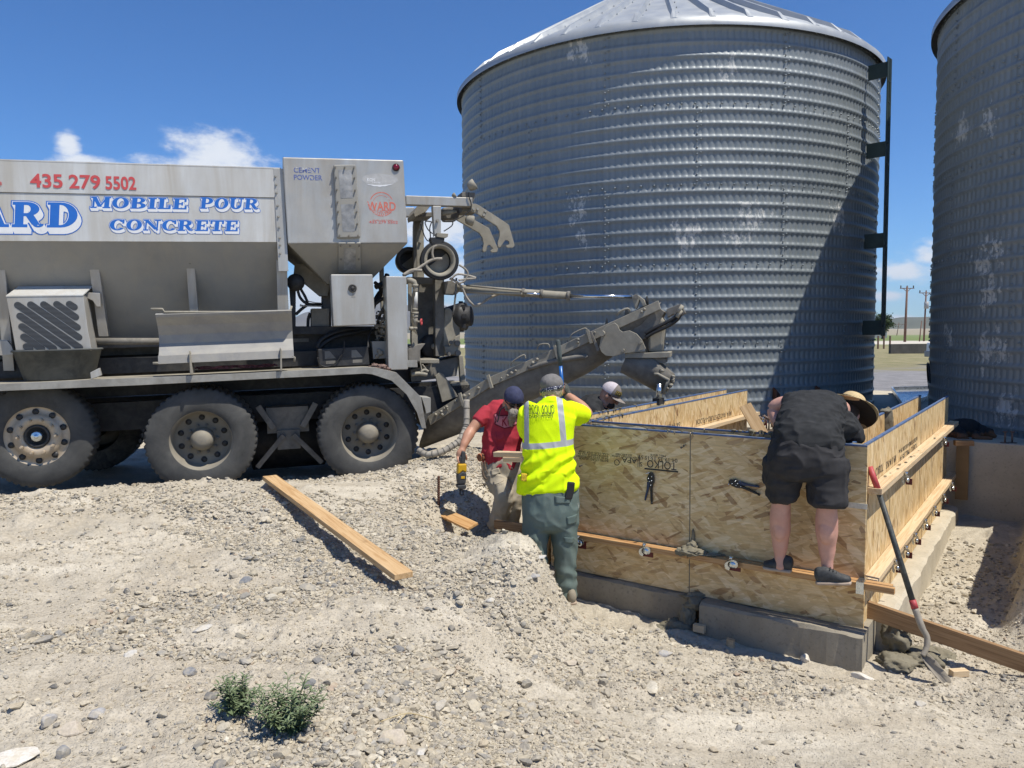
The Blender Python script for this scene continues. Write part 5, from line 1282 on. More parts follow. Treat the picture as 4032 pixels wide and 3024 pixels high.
# rubber coupling rings
def ring(zx, zy, o, R, mats):
    q = T.at(*cE((zx, zy))[0], o); mb = MB()
    mb.lathe(q, -T.ey, T.ex, [(-.16, R*.9), (0, R), (.03, R), (.045, R*.93), (.035, R*.88), (.05, R*.85), (.045, R*.80)], 48); a = mb.build('coupling_ring', MAT['hose_black'], truck)
    mb = MB(); mb.lathe(q, -T.ey, T.ex, [(.045, R*.82), (.05, R*.74), (.02, R*.64), (-.03, R*.62)], 48); mb.build('ring_lining', mats, a)
    mb = MB(); mb.lathe(q, -T.ey, T.ex, [(-.10, R*.7), (-.10, .001)], 40); mb.build('ring_back', MAT['black'], a)
    mb = MB(); mb.prism([q+T.ey*.09+(T.ex*math.cos(t)+T.ez*math.sin(t))*R*.6 for t in [R_(-150+k*12) for k in range(17)]], -T.ey*.01); mb.build('ring_flap', MAT['dusty'], a); return a
ring(745, 1270, OHO-.05, .222, MAT['dusty']); ring(250, 1270, OHO+1.0, .17, MAT['black'])
tprism('ring_bracket', cE((600, 890), (830, 880), (830, 940), (790, 990), (620, 1000)), OHO-.1, .12, MAT['hose_black'])
tprism('ring_bracket', cE((705, 815), (895, 830), (885, 880), (830, 900), (700, 880)), OHO-.11, .1, MAT['dusty'])
mb = MB()
for pts, r in (([(150, 1520), (250, 1470), (400, 1400), (560, 1290), (680, 1245), (790, 1240)], .017), ([(700, 1020), (650, 1060), (630, 1150), (650, 1240)], .014), ([(1070, 1340), (1160, 1400), (1210, 1480), (1160, 1600), (1060, 1640)], .012), ([(950, 1560), (1060, 1490), (1340, 1550), (1200, 1570), (1060, 1590)], .012), ([(160, 1510), (300, 1430), (460, 1430)], .02)):
    w_ = [T.at(*cE(p)[0], OHO-.09) for p in pts]; mb.tube(smoothpath(w_, 5), r, 8)
mb.build('control_hoses', MAT['hose'], truck)
mb = MB()
w_ = [T.at(*cF(p)[0], OHO-.06) for p in ((1330, 70), (1440, 120), (1530, 220), (1590, 350), (1660, 450), (1740, 505), (1830, 480), (1960, 400), (2110, 330), (2300, 290))]; mb.tube(smoothpath(w_, 5), .014, 8); mb.build('looped_hose', MAT['hose'], truck)
mb = MB(); w_ = [T.at(*cF(p)[0], OHO-.03) for p in ((1440, 60), (1430, 300), (1400, 560), (1380, 660))]; mb.tube(w_, .011, 8); mb.build('thin_pipe', MAT['dusty_dark'], truck)
# rear gearbox and hopper of the mixing trough
tprism('gearbox', cF((1250, 550), (1330, 545), (1500, 760), (1505, 1330), (1130, 1330), (1130, 1200), (1240, 760)), .75, .5, MAT['dusty'], bevel=.02)
tprism('gearbox_plate', cF((1240, 1170), (1330, 1180), (1430, 1020), (1500, 980), (1510, 1320), (1260, 1310)), .70, .05, MAT['dusty'], bevel=.01)
mb = MB()
for zx, zy, r in ((1450, 1125, .035), (1460, 1285, .035), (1310, 1300, .025), (1345, 1110, .022)): q = T.at(*cF((zx, zy))[0], .70); mb.cyl(q-T.ey*.035, q, r, 10)
mb.build('gearbox_bolts', MAT['dusty_dark'], truck)
q = T.at(*cF((1520, 690))[0], .85); mb = MB(); mb.lathe(q, (T.ex*.8-T.ey*.5).normalized(), T.ez, [(-.2, .12), (0, .17), (.05, .17), (.07, .12), (.12, .12), (.12, .001)], 24)
for k in range(8): mb.box(q+(T.ez*math.cos(k*.785)+T.ey*math.sin(k*.785))*.16, .05, .05, .05)
mb.build('drive_motor', MAT['black'], truck)
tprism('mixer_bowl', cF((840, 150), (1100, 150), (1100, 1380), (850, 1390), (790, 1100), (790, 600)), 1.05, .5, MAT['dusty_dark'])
q = T.at(*cF((1060, 1180))[0], .9); mb = MB(); mb.lathe(q, -T.ey, T.ex, [(-.2, .15), (0, .15), (.02, .12), (.02, .001)], 28); dm = mb.build('bearing_cap', MAT['black'], truck)
mb = MB(); q = T.at(*cF((1070, 1178))[0], .86); mb.lathe(q, -T.ey, T.ex, [(0, .035), (.02, .03), (.025, .001)], 16); mb.build('grease_cap', MAT['alu'], dm)
tprism('bumper_step', cF((850, 1390), (1160, 1385), (1160, 1458), (850, 1455)), .35, .6, MAT['dusty'], bevel=.008)
tprism('trough_base', cF((1000, 1455), (1500, 1335), (1440, 1660), (700, 1760), (690, 1560), (900, 1500)), .8, .6, MAT['dusty_dark'])
tprism('trough_leg', cF((1480, 1330), (1545, 1330), (1590, 1760), (1510, 1760)), .75, .08, MAT['dusty'])
mb = MB()
for pts, r in (([(700, 1640), (830, 1620), (960, 1640)], .022), ([(860, 1600), (920, 1560), (980, 1590)], .016), ([(830, 1300), (850, 1450), (880, 1600)], .008), ([(880, 1470), (950, 1560), (960, 1620)], .008)):
    w_ = [T.at(*cF(p)[0], .25) for p in pts]; mb.tube(smoothpath(w_, 4), r, 8)
mb.build('air_valve', MAT['dusty'], truck)
# ---- deck and rear fender
dk = cC((-400, 708), (0, 690), (800, 652), (1600, 620), (2212, 592))+cD((560, 562), (950, 543), (1050, 545), (1240, 590), (1455, 805), (1500, 1075), (1462, 1075), (1420, 940), (1330, 782), (1200, 662), (1030, 606), (960, 600), (560, 622), (0, 650))+cC((1195, 702), (0, 752), (-400, 772))
OD = -.105
MAT['deck'] = pm('scuffed_deck_edge', (.33, .32, .285), .5, .2, .15, 5, dirt=(.14, .125, .10), dirt_amt=.55, dirt_scale=7)
tprism('running_board', dk, OD, .012, MAT['deck'], bevel=.002)
dtop = cC((-400, 708), (0, 690), (800, 652), (1600, 620), (2212, 592))+cD((560, 562), (950, 543), (1050, 545), (1240, 590), (1455, 805), (1500, 1075))
mb = MB()
for (a, b) in zip(dtop[:-1], dtop[1:]):
    p = [T.px(*a, OD+.012), T.px(*b, OD+.012)]; q = [Vector((v.x, OD+.62, v.z)) for v in p]
    mb.hexa([T.w(v) for v in (p[0]-Vector((0, 0, .012)), p[1]-Vector((0, 0, .012)), q[1]-Vector((0, 0, .012)), q[0]-Vector((0, 0, .012)), p[0], p[1], q[1], q[0])])
mb.build('deck_plate', MAT['dusty'], truck)
tprism('mud_plate', cD((1458, 803), (1540, 810), (1540, 935), (1500, 950), (1490, 900)), OD+.012, .25, MAT['alu_grey'])
# deck clips
tprism('deck_bracket', cC((785, 590), (865, 550), (882, 615), (792, 650)), OD-.0, .05, MAT['alu'])
for pts in (cC((1645, 400), (1655, 420), (1680, 600), (1655, 605)), cD((228, 372), (240, 390), (246, 575), (228, 575))): tprism('chute_hanger', pts, -.16, .2, MAT['dusty'])
# ---- cooler box with slotted tread-plate cover
gb = tprism('cooler_box', cH((75, 545), (1085, 532), (1150, 1000), (1200, 1260), (205, 1260)), .06, .26, MAT['alu'], bevel=.006)
mb = MB(); a = [T.px(*p, .055) for p in cH((75, 545), (1085, 532))]; b = [Vector((v.x+.04, .30, v.z+.10)) for v in a]
mb.hexa([T.w(v) for v in (a[0]-Vector((0, 0, .01)), a[1]-Vector((0, 0, .01)), b[1]-Vector((0, 0, .01)), b[0]-Vector((0, 0, .01)), a[0], a[1], b[1], b[0])]); mb.build('box_lid', MAT['alu_white'], gb)
mfin, N, L, B = newmat('radiator_fins'); wv = N.new('ShaderNodeTexWave'); wv.bands_direction = 'Z'; wv.inputs['Scale'].default_value = 26; L.new(ngeo(N), wv.inputs['Vector'])
L.new(nramp(N, L, wv.outputs['Fac'], [(.55, (.012, .013, .015)), (.9, (.10, .11, .12))]), B.inputs['Base Color']); B.inputs['Roughness'].default_value = .6
mb = MB()
for (a, b) in (((232, 668), (1040, 1222)), ((402, 662), (1030, 1090)), ((572, 660), (1010, 960)), ((742, 656), (988, 826)), ((908, 655), (970, 695)), ((262, 810), (880, 1235)), ((287, 948), (700, 1235)), ((312, 1082), (545, 1240)), ((345, 1208), (390, 1240))):
    pa, pb = T.px(*cH(a)[0], .058), T.px(*cH(b)[0], .058); d = (pb-pa).normalized(); n_ = Vector((-d.z, 0, d.x)); r = .0165*1.0; pts = []
    for k in range(9): t = math.pi/2+math.pi*k/8; pts.append(pa+(d*math.cos(t)+n_*math.sin(t))*r*1.9)
    for k in range(9): t = -math.pi/2+math.pi*k/8; pts.append(pb+(d*math.cos(t)+n_*math.sin(t))*r*1.9)
    mb.poly([T.w((p.x, .0575, p.z)) for p in pts])
mb.build('slots', mfin, gb)
tprism('box_bracket', cH((1100, 500), (1305, 510), (1312, 690), (1262, 690), (1210, 610), (1100, 560)), .22, .03, MAT['alu'])
tprism('box_bracket', cH((-60, 1120), (95, 1130), (150, 1200), (190, 1310), (60, 1330), (-60, 1320)), .2, .04, MAT['alu'])
tprism('side_tank', cH((-300, 520), (70, 520), (70, 700), (-300, 700)), .3, .4, MAT['alu_grey'])
mb = MB(); bx(mb, T, xl, xr+1.2, .45, .75, zb-.28, zb-.12); bx(mb, T, xl, xr+1.5, .9, 1.6, zb-.55, zb-.1); mb.build('chassis_rail', MAT['black'], truck)
mb = MB(); mb.cyl(T.at(*cC((820, 318))[0], .35), T.at(*cC((1420, 318))[0], .35), .035, 12); mb.build('cross_pipe', MAT['dusty_dark'], truck)
mb = MB(); bx(mb, T, -2.3, 1.3, .75, .9, .12, .42); bx(mb, T, -4.5, 1.3, 1.6, 1.75, .12, .42); bx(mb, T, -4.5, -2.3, .75, .9, .12, .42); mb.build('chassis_rail', MAT['black'], truck)
mb = MB()
for X_ in (0, -1.66, -3.05): mb.cyl(T.w((X_, .3, .0)), T.w((X_, 2.2, .0)), .09, 12)
for X_ in (-.83,):
    bx(mb, T, X_-.22, X_+.22, .45, .75, .02, .30); bx(mb, T, X_-.12, X_+.12, .42, .5, -.16, .05)
    for s_ in (-1, 1): mb.beam(T.w((X_+s_*.05, .4, .0)), T.w((X_+s_*.34, .4, -.33)), .05, .05)
    for s_ in (-1, 1): mb.beam(T.w((X_+s_*.15, .4, .08)), T.w((X_+s_*.30, .4, .33)), .05, .06)
mb.build('axle_assembly', MAT['dusty_dark'], truck)
mb = MB(); mb.cyl(T.w((-1.25, 1.15, -.12)), T.w((-.42, 1.15, -.12)), .36, 24); mb.build('air_tank', MAT['black'], truck, bevel=.02)  # black drum added to darken the bright gap between the wheels
# ---- wheels
def tyre_mesh(c, R, wd, ax, lug=True):
    mb = MB(); n = 144
    prof = [(.0, R*.56), (-.012, R*.60), (-.020, R*.72), (-.014, R*.86), (.004, R*.945), (.012, R*.975), (.028, R), (wd*.5, R*1.003), (wd-.028, R), (wd-.01, R*.96), (wd+.01, R*.8), (wd, R*.56)]
    rings = mb.lathe(c, ax, T.ez, prof, n)
    if lug:
        for ri in (5, 6, 7, 8):
            for k in range(n):
                if k % 3 == 0: rings[ri][k].co = c + (rings[ri][k].co-c)*(.966 if ri in (6, 7, 8) else .978)
    for f in mb.bm.faces: f.smooth = True
    return mb
def wheel(px, py, o, R, dual, far=False):
    c = T.at(px, py, o) if not far else T.w(px)
    ax = T.ey if not far else -T.ey
    e = empty('wheel', c); e.parent = truck; e.location = c-truck.location
    tm = tyre_mesh(c, R, .27, ax); tm.build('tyre', [MAT['rubber']], e)
    if dual: tyre_mesh(c+ax*.33, R, .27, ax).build('inner_tyre', [MAT['tread']], e)
    Rr = R*.585; mb = MB()
    if dual: prof = [(.012, Rr*.97), (.0, Rr*1.03), (.004, Rr*1.05), (.02, Rr*1.02), (.02, Rr*.95), (.18, Rr*.88), (.205, Rr*.82), (.21, Rr*.55), (.20, Rr*.5), (.20, .001)]
    else: prof = [(.012, Rr*.97), (.0, Rr*1.03), (-.004, Rr*1.05), (.008, Rr*1.0), (.02, Rr*.93), (.022, Rr*.88), (.012, Rr*.72), (-.004, Rr*.70), (-.006, Rr*.40), (.03, Rr*.36), (.03, .001)]
    mb.lathe(c, ax, T.ez, prof, 60); rm = mb.build('rim', MAT['rim'] if dual else MAT['rim_alu'], e)
    hr, ho, hs = (Rr*.70, .2055, .030) if dual else (Rr*.80, .0125, .030)
    for k in range(10):
        t = 2*math.pi*(k+.5)/10; q = c+(T.ex*math.cos(t)+T.ez*math.sin(t))*hr
        if far: break
        mb = MB(); mb.lathe(q+ax*ho, -ax, T.ex, [(0.002, hs), (.004, hs), (.003, .001)], 14); mb.build('hand_hole', MAT['black'], e)
    nr, no = (Rr*.46, .20) if dual else (Rr*.55, -.006)
    for k in range(10):
        t = 2*math.pi*k/10; q = c+(T.ex*math.cos(t)+T.ez*math.sin(t))*nr+ax*no; 
        if far: break
        mb = MB(); mb.cyl(q, q-ax*.03, .017, 6); mb.cyl(q-ax*.031, q-ax*.045, .009, 8); mb.build('lug_nut', MAT['dusty_dark'] if dual else MAT['rim_alu'], e)
    mb = MB()
    if dual: mb.lathe(c, ax, T.ez, [(.20, Rr*.37), (.10, Rr*.36), (.06, Rr*.30), (.05, Rr*.27), (.03, Rr*.22), (.022, Rr*.12), (.02, .001)], 32); mb.build('hub_cap', MAT['rim'], e)
    else:
        mb.lathe(c, ax, T.ez, [(.0, Rr*.38), (-.012, Rr*.37), (-.012, Rr*.30), (.02, Rr*.28), (.02, .001)], 32); mb.build('hub_ring', MAT['black'], e)
        mb = MB(); mb.lathe(c, ax, T.ez, [(.02, Rr*.17), (-.02, Rr*.17), (-.03, Rr*.14), (-.02, Rr*.09), (-.04, Rr*.06), (-.04, .001)], 20); mb.build('axle_end', MAT['zinc'], e)
    return e
w1 = wheel(1455, 1710, 0, .535, True); w2 = wheel(792, 1736, 0, .535, True); w3 = wheel(146, 1718, .11, .508, False)
for X_, zz in ((0, 0), (-1.66, .0), (-3.05, .06)): wheel((X_, 2.45, zz), 0, 0, .53, True, True)
mud = MB(); bx(mud, T, 1.0, 1.02, 1.75, 2.4, -.4, .35); mud.build('mud_flap', MAT['hose_black'], truck)
# front of the truck, outside the picture on the left: bonnet-less cab box carried by the same chassis
xc = xl-.15
mb = MB(); mb.prism([T.w((xc, .12, v)) for v in (.1,)]+[T.w((xc, .12, 1.9)), T.w((xc-1.0, .12, 1.9)), T.w((xc-1.25, .12, 1.15)), T.w((xc-2.3, .12, .95)), T.w((xc-2.4, .12, .1))], T.ey*2.2); mb.build('cab', MAT['alu_white'], truck, bevel=.05)
mb = MB(); mb.prism([T.w((xc-.2, .115, 1.1)), T.w((xc-.2, .115, 1.75)), T.w((xc-.92, .115, 1.75)), T.w((xc-1.1, .115, 1.15))], T.ey*-.004); mb.build('cab_window', MAT['carglass'], truck)
wheel((xc-1.4, 0.0, -.02), 0, 0, .53, False, True)
# ---- conveyor / mixing auger boom
bO = P(1680, 1640, 8.95); bT = P(2590, 1184, 8.2)
BM = Frame(bO, Vector((bT.x-bO.x, bT.y-bO.y, 0)))
topE = [(1684, 1640), (1814, 1557), (1925, 1486), (2060, 1428), (2187, 1370), (2317, 1309), (2450, 1248), (2592, 1183)]
botE = [(1650, 1770), (1820, 1705), (1930, 1655), (2060, 1592), (2187, 1535), (2317, 1468), (2410, 1405), (2450, 1360)]
mb = MB(); rows = []
for (a, b) in zip(topE, botE):
    pa = BM.px(*a, .02); pb = BM.px(*b, .20); H = max(.06, pa.z-pb.z); dx = pb.x-pa.x; row = []
    for k in range(13):
        t = math.pi*k/12; row.append(mb.bm.verts.new(BM.w((pa.x+dx*math.sin(t), .27-.25*math.cos(t), pa.z-H*math.sin(t)**.8))))
    rows.append(row)
for r0, r1 in zip(rows[:-1], rows[1:]):
    for k in range(12): mb._f([r0[k], r0[k+1], r1[k+1], r1[k]], True)
o = mb.build('auger_trough', MAT['dusty_dark'], truck); md = o.modifiers.new('s', 'SOLIDIFY'); md.thickness = .012
for oo in (-.01, .50):
    low = [(x+10, y+34) for x, y in topE]
    tprism('trough_rail', topE+low[::-1], oo, .045, MAT['dusty'], fr=BM)
mb = MB(); a = BM.px(*topE[0], .27); b = BM.px(*topE[-1], .27); mb.cyl(BM.w((a.x+.1, .27, a.z-.08)), BM.w((b.x-.1, .27, b.z-.08)), .05, 12)
n = 130
for k in range(n):      # screw flight
    t0 = k/n; t1 = (k+1)/n; ang0 = k*.55; ang1 = (k+1)*.55
    c0 = Vector((a.x+.1+(b.x-a.x-.2)*t0, .27, a.z-.08+(b.z-a.z)*t0)); c1 = Vector((a.x+.1+(b.x-a.x-.2)*t1, .27, a.z-.08+(b.z-a.z)*t1))
    f0 = Vector((0, math.cos(ang0), math.sin(ang0))); f1 = Vector((0, math.cos(ang1), math.sin(ang1)))
    mb.poly([BM.w(c0+f0*.04), BM.w(c0+f0*.15), BM.w(c1+f1*.15), BM.w(c1+f1*.04)])
mb.build('auger_screw', MAT['dusty_dark'], truck)
tprism('disc_plate', cI((590, 700), (640, 640), (760, 590), (800, 620), (830, 690), (870, 715), (960, 695), (1060, 740), (1130, 820), (1187, 945), (1060, 985), (880, 1012), (740, 1050), (640, 1040), (580, 990), (550, 920)), -.05, .03, MAT['dusty'], fr=BM, bevel=.004)
mb = MB()
for zx, zy, r, l in ((600, 735, .055, .10), (880, 965, .030, .05), (1112, 858, .028, .06)): q = BM.at(*cI((zx, zy))[0], -.05); mb.cyl(q, q-BM.ey*l, r*.55, 14)
mb.build('plate_studs', MAT['dusty'], truck)
tprism('plate_band', cI((400, 705), (445, 705), (560, 960), (520, 985), (470, 850)), -.04, .02, MAT['dusty_dark'], fr=BM)
tprism('tip_housing', cI((800, 640), (960, 600), (1380, 400), (1440, 440), (1340, 640), (1210, 800), (1130, 820), (1060, 740), (960, 690), (850, 690)), .05, .4, MAT['dusty_dark'], fr=BM)
tprism('rubber_boot', cI((1210, 775), (1290, 660), (1370, 480), (1440, 560), (1448, 690), (1410, 1000), (1215, 990)), .06, .30, MAT['dusty'], fr=BM, bevel=.03)
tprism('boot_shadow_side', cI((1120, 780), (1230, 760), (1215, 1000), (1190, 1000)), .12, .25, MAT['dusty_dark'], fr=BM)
tprism('chute_flange', cI((900, 1005), (1190, 1000), (1380, 988), (1518, 992), (1515, 1062), (1360, 1072), (900, 1072)), -.02, .45, MAT['dusty'], fr=BM, bevel=.006)
tprism('chute_swivel', cI((900, 1072), (1460, 1072), (1455, 1140), (1300, 1145), (900, 1120)), .02, .38, MAT['dusty_dark'], fr=BM)
# discharge chute, an open U
top = cI((905, 1075), (1290, 1085), (1560, 1320)); bot = cI((840, 1270), (1100, 1410), (1400, 1568))
mb = MB(); rows = []
for a, b in zip(top, bot):
    pa = BM.px(*a, .0); pb = BM.px(*b, .18); row = []
    for k in range(11):
        t = math.pi*k/10; row.append(mb.bm.verts.new(BM.w((pa.x+(pb.x-pa.x)*math.sin(t)**.7, .20-.20*math.cos(t), pa.z+(pb.z-pa.z)*math.sin(t)**.7))))
    rows.append(row)
for r0, r1 in zip(rows[:-1], rows[1:]):
    for k in range(10): mb._f([r0[k], r0[k+1], r1[k+1], r1[k]], True)
o = mb.build('discharge_chute', MAT['dusty_dark'], truck); md = o.modifiers.new('s', 'SOLIDIFY'); md.thickness = .012
mb = MB(); mb.tube([BM.at(*cI(p)[0], -.02) for p in ((1295, 1290), (1350, 1290), (1500, 1370), (1480, 1400), (1420, 1560))], .016, 8); mb.build('chute_handle', MAT['dusty'], truck)
r3 = random.Random(9); mb = MB()
for k in range(46):
    t = r3.random(); p = [(1340, 1150), (1400, 1240), (1560, 1320), (1540, 1420), (1430, 1560)]; i = min(3, int(t*4)); f_ = t*4-i
    zx = p[i][0]*(1-f_)+p[i+1][0]*f_; zy = p[i][1]*(1-f_)+p[i+1][1]*f_; mb.ball(BM.at(*cI((zx, zy))[0], r3.uniform(0, .22)), r3.uniform(.012, .03), 1, (1, 1, .8))
mb.build('caked_concrete', MAT['dusty'], truck)
tprism('tip_arm', cI((1465, 405), (1660, 330), (1728, 455), (1640, 510), (1560, 470), (1480, 520)), .1, .25, MAT['dusty_dark'], fr=BM)
mb = MB()
for pts in ([(1680, 375), (1600, 500), (1460, 590), (1290, 670), (1180, 740)], [(1670, 430), (1620, 540), (1480, 640), (1300, 720), (1180, 790)]): mb.tube(smoothpath([BM.at(*cI(p)[0], .0) for p in pts], 5), .02, 8)
mb.build('tip_hoses', MAT['hose_black'], truck)
mb = MB()
for zx, zy in ((1660, 395), (1645, 460)): q = BM.at(*cI((zx, zy))[0], -.01); mb.cyl(q-Vector((.03, 0, .045)), q+Vector((.02, 0, .03)), .022, 10)
mb.build('hose_ends', MAT['dusty'], truck)
# lift cylinder
mb = MB(); mb.tube([BM.at(1795, 1134, .2), BM.at(1840, 1138, .2), BM.at(2241, 1165, .2)], .043, 16); cyl_ = mb.build('lift_cylinder', MAT['dusty'], truck)
mb = MB(); mb.tube([BM.at(2239, 1165, .2), BM.at(2490, 1169, .2)], .021, 16); mb.build('piston_rod', MAT['chrome'], cyl_)
mb = MB(); mb.tube([BM.at(1835, 1124, .12), BM.at(2056, 1144, .12)], .012, 8); mb.tube([BM.at(1835, 1150, .13), BM.at(2056, 1157, .13)], .014, 8); mb.build('cylinder_pipes', MAT['dusty'], cyl_)
mb = MB(); mb.tube([BM.at(2060, 1155, .13), BM.at(2125, 1159, .13)], .014, 8); mb.build('chrome_fitting', MAT['chrome'], cyl_)
for x in (2240, 2135, 2062):
    mb = MB(); mb.cyl(BM.at(x-8, 1164-(2241-x)*.067, .2), BM.at(x+4, 1165-(2241-x)*.067, .2), .052, 16); mb.build('cylinder_collar', MAT['dusty_dark'], cyl_)
tprism('rod_lug', cI((1000, 250), (1015, 215), (1050, 202), (1100, 230), (1160, 275), (1190, 350), (1150, 370), (1100, 270), (1060, 390), (1040, 400)), .14, .12, MAT['dusty'], fr=BM)
mb = MB(); q = BM.at(*cI((1048, 238))[0], .12); mb.cyl(q, q+BM.ey*.16, .026, 14); mb.build('lug_pin', MAT['dusty_dark'], truck)
tprism('cylinder_mount', cF((1240, 120), (1360, 100), (1470, 170), (1560, 210), (1440, 330), (1260, 320)), OHO+.15, .2, MAT['dusty_dark'])
tprism('trunnion_bracket', cD((1580, 620), (1610, 590), (1650, 600), (1780, 800), (1640, 850)), .7, .03, MAT['dusty'])
tprism('trunnion_bracket', cD((1720, 690), (1860, 670), (1880, 715), (1760, 770)), .75, .3, MAT['dusty'])
mb = MB(); r4 = random.Random(12)
for k in range(26):
    t = r4.uniform(.02, .95); i = min(6, int(t*7)); f_ = t*7-i; x = topE[i][0]*(1-f_)+topE[i+1][0]*f_; y = topE[i][1]*(1-f_)+topE[i+1][1]*f_
    q = BM.at(x+r4.uniform(2, 8), y+r4.uniform(4, 26), -.012); mb.ball(q, r4.uniform(.012, .022), 1)
mb.build('rail_rivets', MAT['dusty'], truck)
for i in (1, 2, 4, 5):
    mb = MB(); q0 = BM.at(topE[i][0]-4, topE[i][1]-10, -.03); q1 = BM.at(topE[i][0]+12, topE[i][1]+42, -.03); mb.beam(q0, q1, .03, .04, up=BM.ey); mb.build('rail_clamp', MAT['dusty'], truck)
mb = MB()
for (x0, y0, x1, y1) in ((2010, 1440, 2070, 1405), (2245, 1332, 2312, 1300), (2115, 1375, 2165, 1362)):
    mb.tube(smoothpath([BM.at(x0, y0, -.02), BM.at(x0+10, y0-18, -.03), BM.at(x1-8, y1-8, -.03), BM.at(x1, y1+8, -.02)], 4), .007, 6)
mb.tube(smoothpath([BM.at(2430, 1240, .02), BM.at(2440, 1228, 0), BM.at(2470, 1215, 0), BM.at(2480, 1225, .02)], 4), .012, 8)
mb.build('rail_handles', MAT['dusty'], truck)
mb = MB(); mb.tube(smoothpath([BM.at(*p, .0) for p in ((2080, 1450), (2170, 1424), (2290, 1404), (2310, 1408))], 5), .028, 10); mb.build('wrapped_hose', MAT['dusty_dark'], truck)
# wrapped hose that drops to the ground
mb = MB(); pts = [P(1837, 1575, 8.35), P(1837, 1659, 8.3), P(1832, 1688, 8.28), P(1812, 1732, 8.2), P(1779, 1757, 8.15), P(1733, 1781, 8.1), P(1683, 1790, 8.1), P(1650, 1774, 8.2)]
path = smoothpath(pts, 7); mb.tube(path, [.033+.003*(i % 3 == 0) for i in range(len(path))], 12); dh = mb.build('drop_hose', MAT['hose'], truck)
mb = MB()
for i in range(3, len(path)-2, 3): t = (path[i+1]-path[i]).normalized(); mb.cyl(path[i]-t*.006, path[i]+t*.006, .038, 12)
mb.build('hose_wraps', MAT['dusty_dark'], dh)
# ---- things riding on the truck
q0 = T.px(52, 1392, .2); q1 = T.px(400, 1388, .2); zbt = T.px(220, 1497, .0).z
cx_ = (q0.x+q1.x)/2; rx = (q1.x-q0.x)/2; zr = T.px(220, 1382, .2).z
mb = MB(); rows = []
for h, k in ((0, .78), (.02, .80), (1.0, 1.0), (1.0, 1.04), (1.06, 1.04), (1.07, 1.0), (1.0, .96), (.06, .77)):
    rows.append([mb.bm.verts.new(T.w((cx_+rx*k*math.cos(2*math.pi*i/40), .20+.24*k*math.sin(2*math.pi*i/40), zbt+(zr-zbt)*h))) for i in range(40)])
for a, b in zip(rows[:-1], rows[1:]):
    for i in range(40): mb._f([a[i], a[(i+1) % 40], b[(i+1) % 40], b[i]], True)
mb._f(rows[0][::-1]); mb._f(rows[-1])
o = mb.build('rubber_tub', pm('black_rubber_tub', (.05, .055, .055), .75, 0, .2, 6, dirt=(.22, .22, .19), dirt_amt=.5, dirt_scale=4), loc=T.w((cx_, .2, zbt))); tag(o, 'black oval rubber tub on the truck deck below the slotted cooler', 'tub')
e = empty('chute_section', T.w((T.px(880, 1400, -.1).x, -.1, T.px(880, 1420, -.1).z)), 'long dusty half round chute section hung along the truck deck', 'chute')
xa, xb = T.px(617, 1300, -.1).x, T.px(1152, 1300, -.1).x; z0, z1 = T.px(880, 1424, -.12).z, T.px(880, 1232, -.1).z
mb = MB(); ra = []; H = z1-z0
for o_, h in ((-.10, 1.0), (-.12, .985), (-.11, .95), (-.03, .78), (.02, .58), (.02, .40), (-.03, .24), (-.07, .16), (-.115, .15), (-.125, .0)):
    ra.append((o_, z0+H*h))
r0 = [mb.bm.verts.new(T.w((xa, o_, z))) for o_, z in ra]; rm_ = [mb.bm.verts.new(T.w((xb, o_, z+.012))) for o_, z in ra]
for i in range(len(ra)-1): mb._f([r0[i], rm_[i], rm_[i+1], r0[i+1]])
o = mb.build('chute_shell', pm('cement_splashed_steel', (.25, .245, .235), .65, 0, .12, 3, dirt=(.42, .39, .31), dirt_amt=.55, dirt_scale=3.5), e); md = o.modifiers.new('s', 'SOLIDIFY'); md.thickness = .008
mb = MB(); mb.tube([T.at(594, 1217, -.1), T.at(640, 1217, -.1), T.at(648, 1229, -.11), T.at(1120, 1229, -.11), T.at(1142, 1226, -.11), T.at(1148, 1205, -.1)], .012, 8); mb.tube([T.at(602, 1430, -.12), T.at(655, 1429, -.12)], .012, 8); mb.tube([T.at(1150, 1402, -.12), T.at(1160, 1408, -.12), T.at(1160, 1424, -.12)], .012, 8); mb.build('rim_bar', MAT['dusty'], e)
mb = MB(); rr5 = random.Random(2)
for k in range(3): mb.tube(smoothpath([T.w((T.px(765+k*8, 1462, .1).x+i*.11, .1+.03*math.sin(i*2+k), T.px(800, 1455, .1).z+.015+.012*math.sin(i*1.7+k*2)) ) for i in range(8)], 4), .008, 6)
o = mb.build('tie_down_strap', pm('red_black_strap', (.16, .05, .06), .8, 0, .8, 25), loc=T.at(800, 1458, .1)); tag(o, 'red and black tie-down strap heaped on the deck under the chute', 'strap')
lump([(T.at(1475, 1443, .02), (.05, .05, .03)), (T.at(1500, 1447, .0), (.06, .06, .03)), (T.at(1522, 1455, .0), (.045, .05, .025))], 'wrinkled brown work glove lying on the rear fender', 'glove', seed=21, amp=.5)
gl = [o for o in COL.objects if o.get('category') == 'glove'][0]; gl.name = 'work_glove'; gl.data.materials.clear(); gl.data.materials.append(pm('brown_leather', (.17, .11, .09), .85, 0, .35, 40))
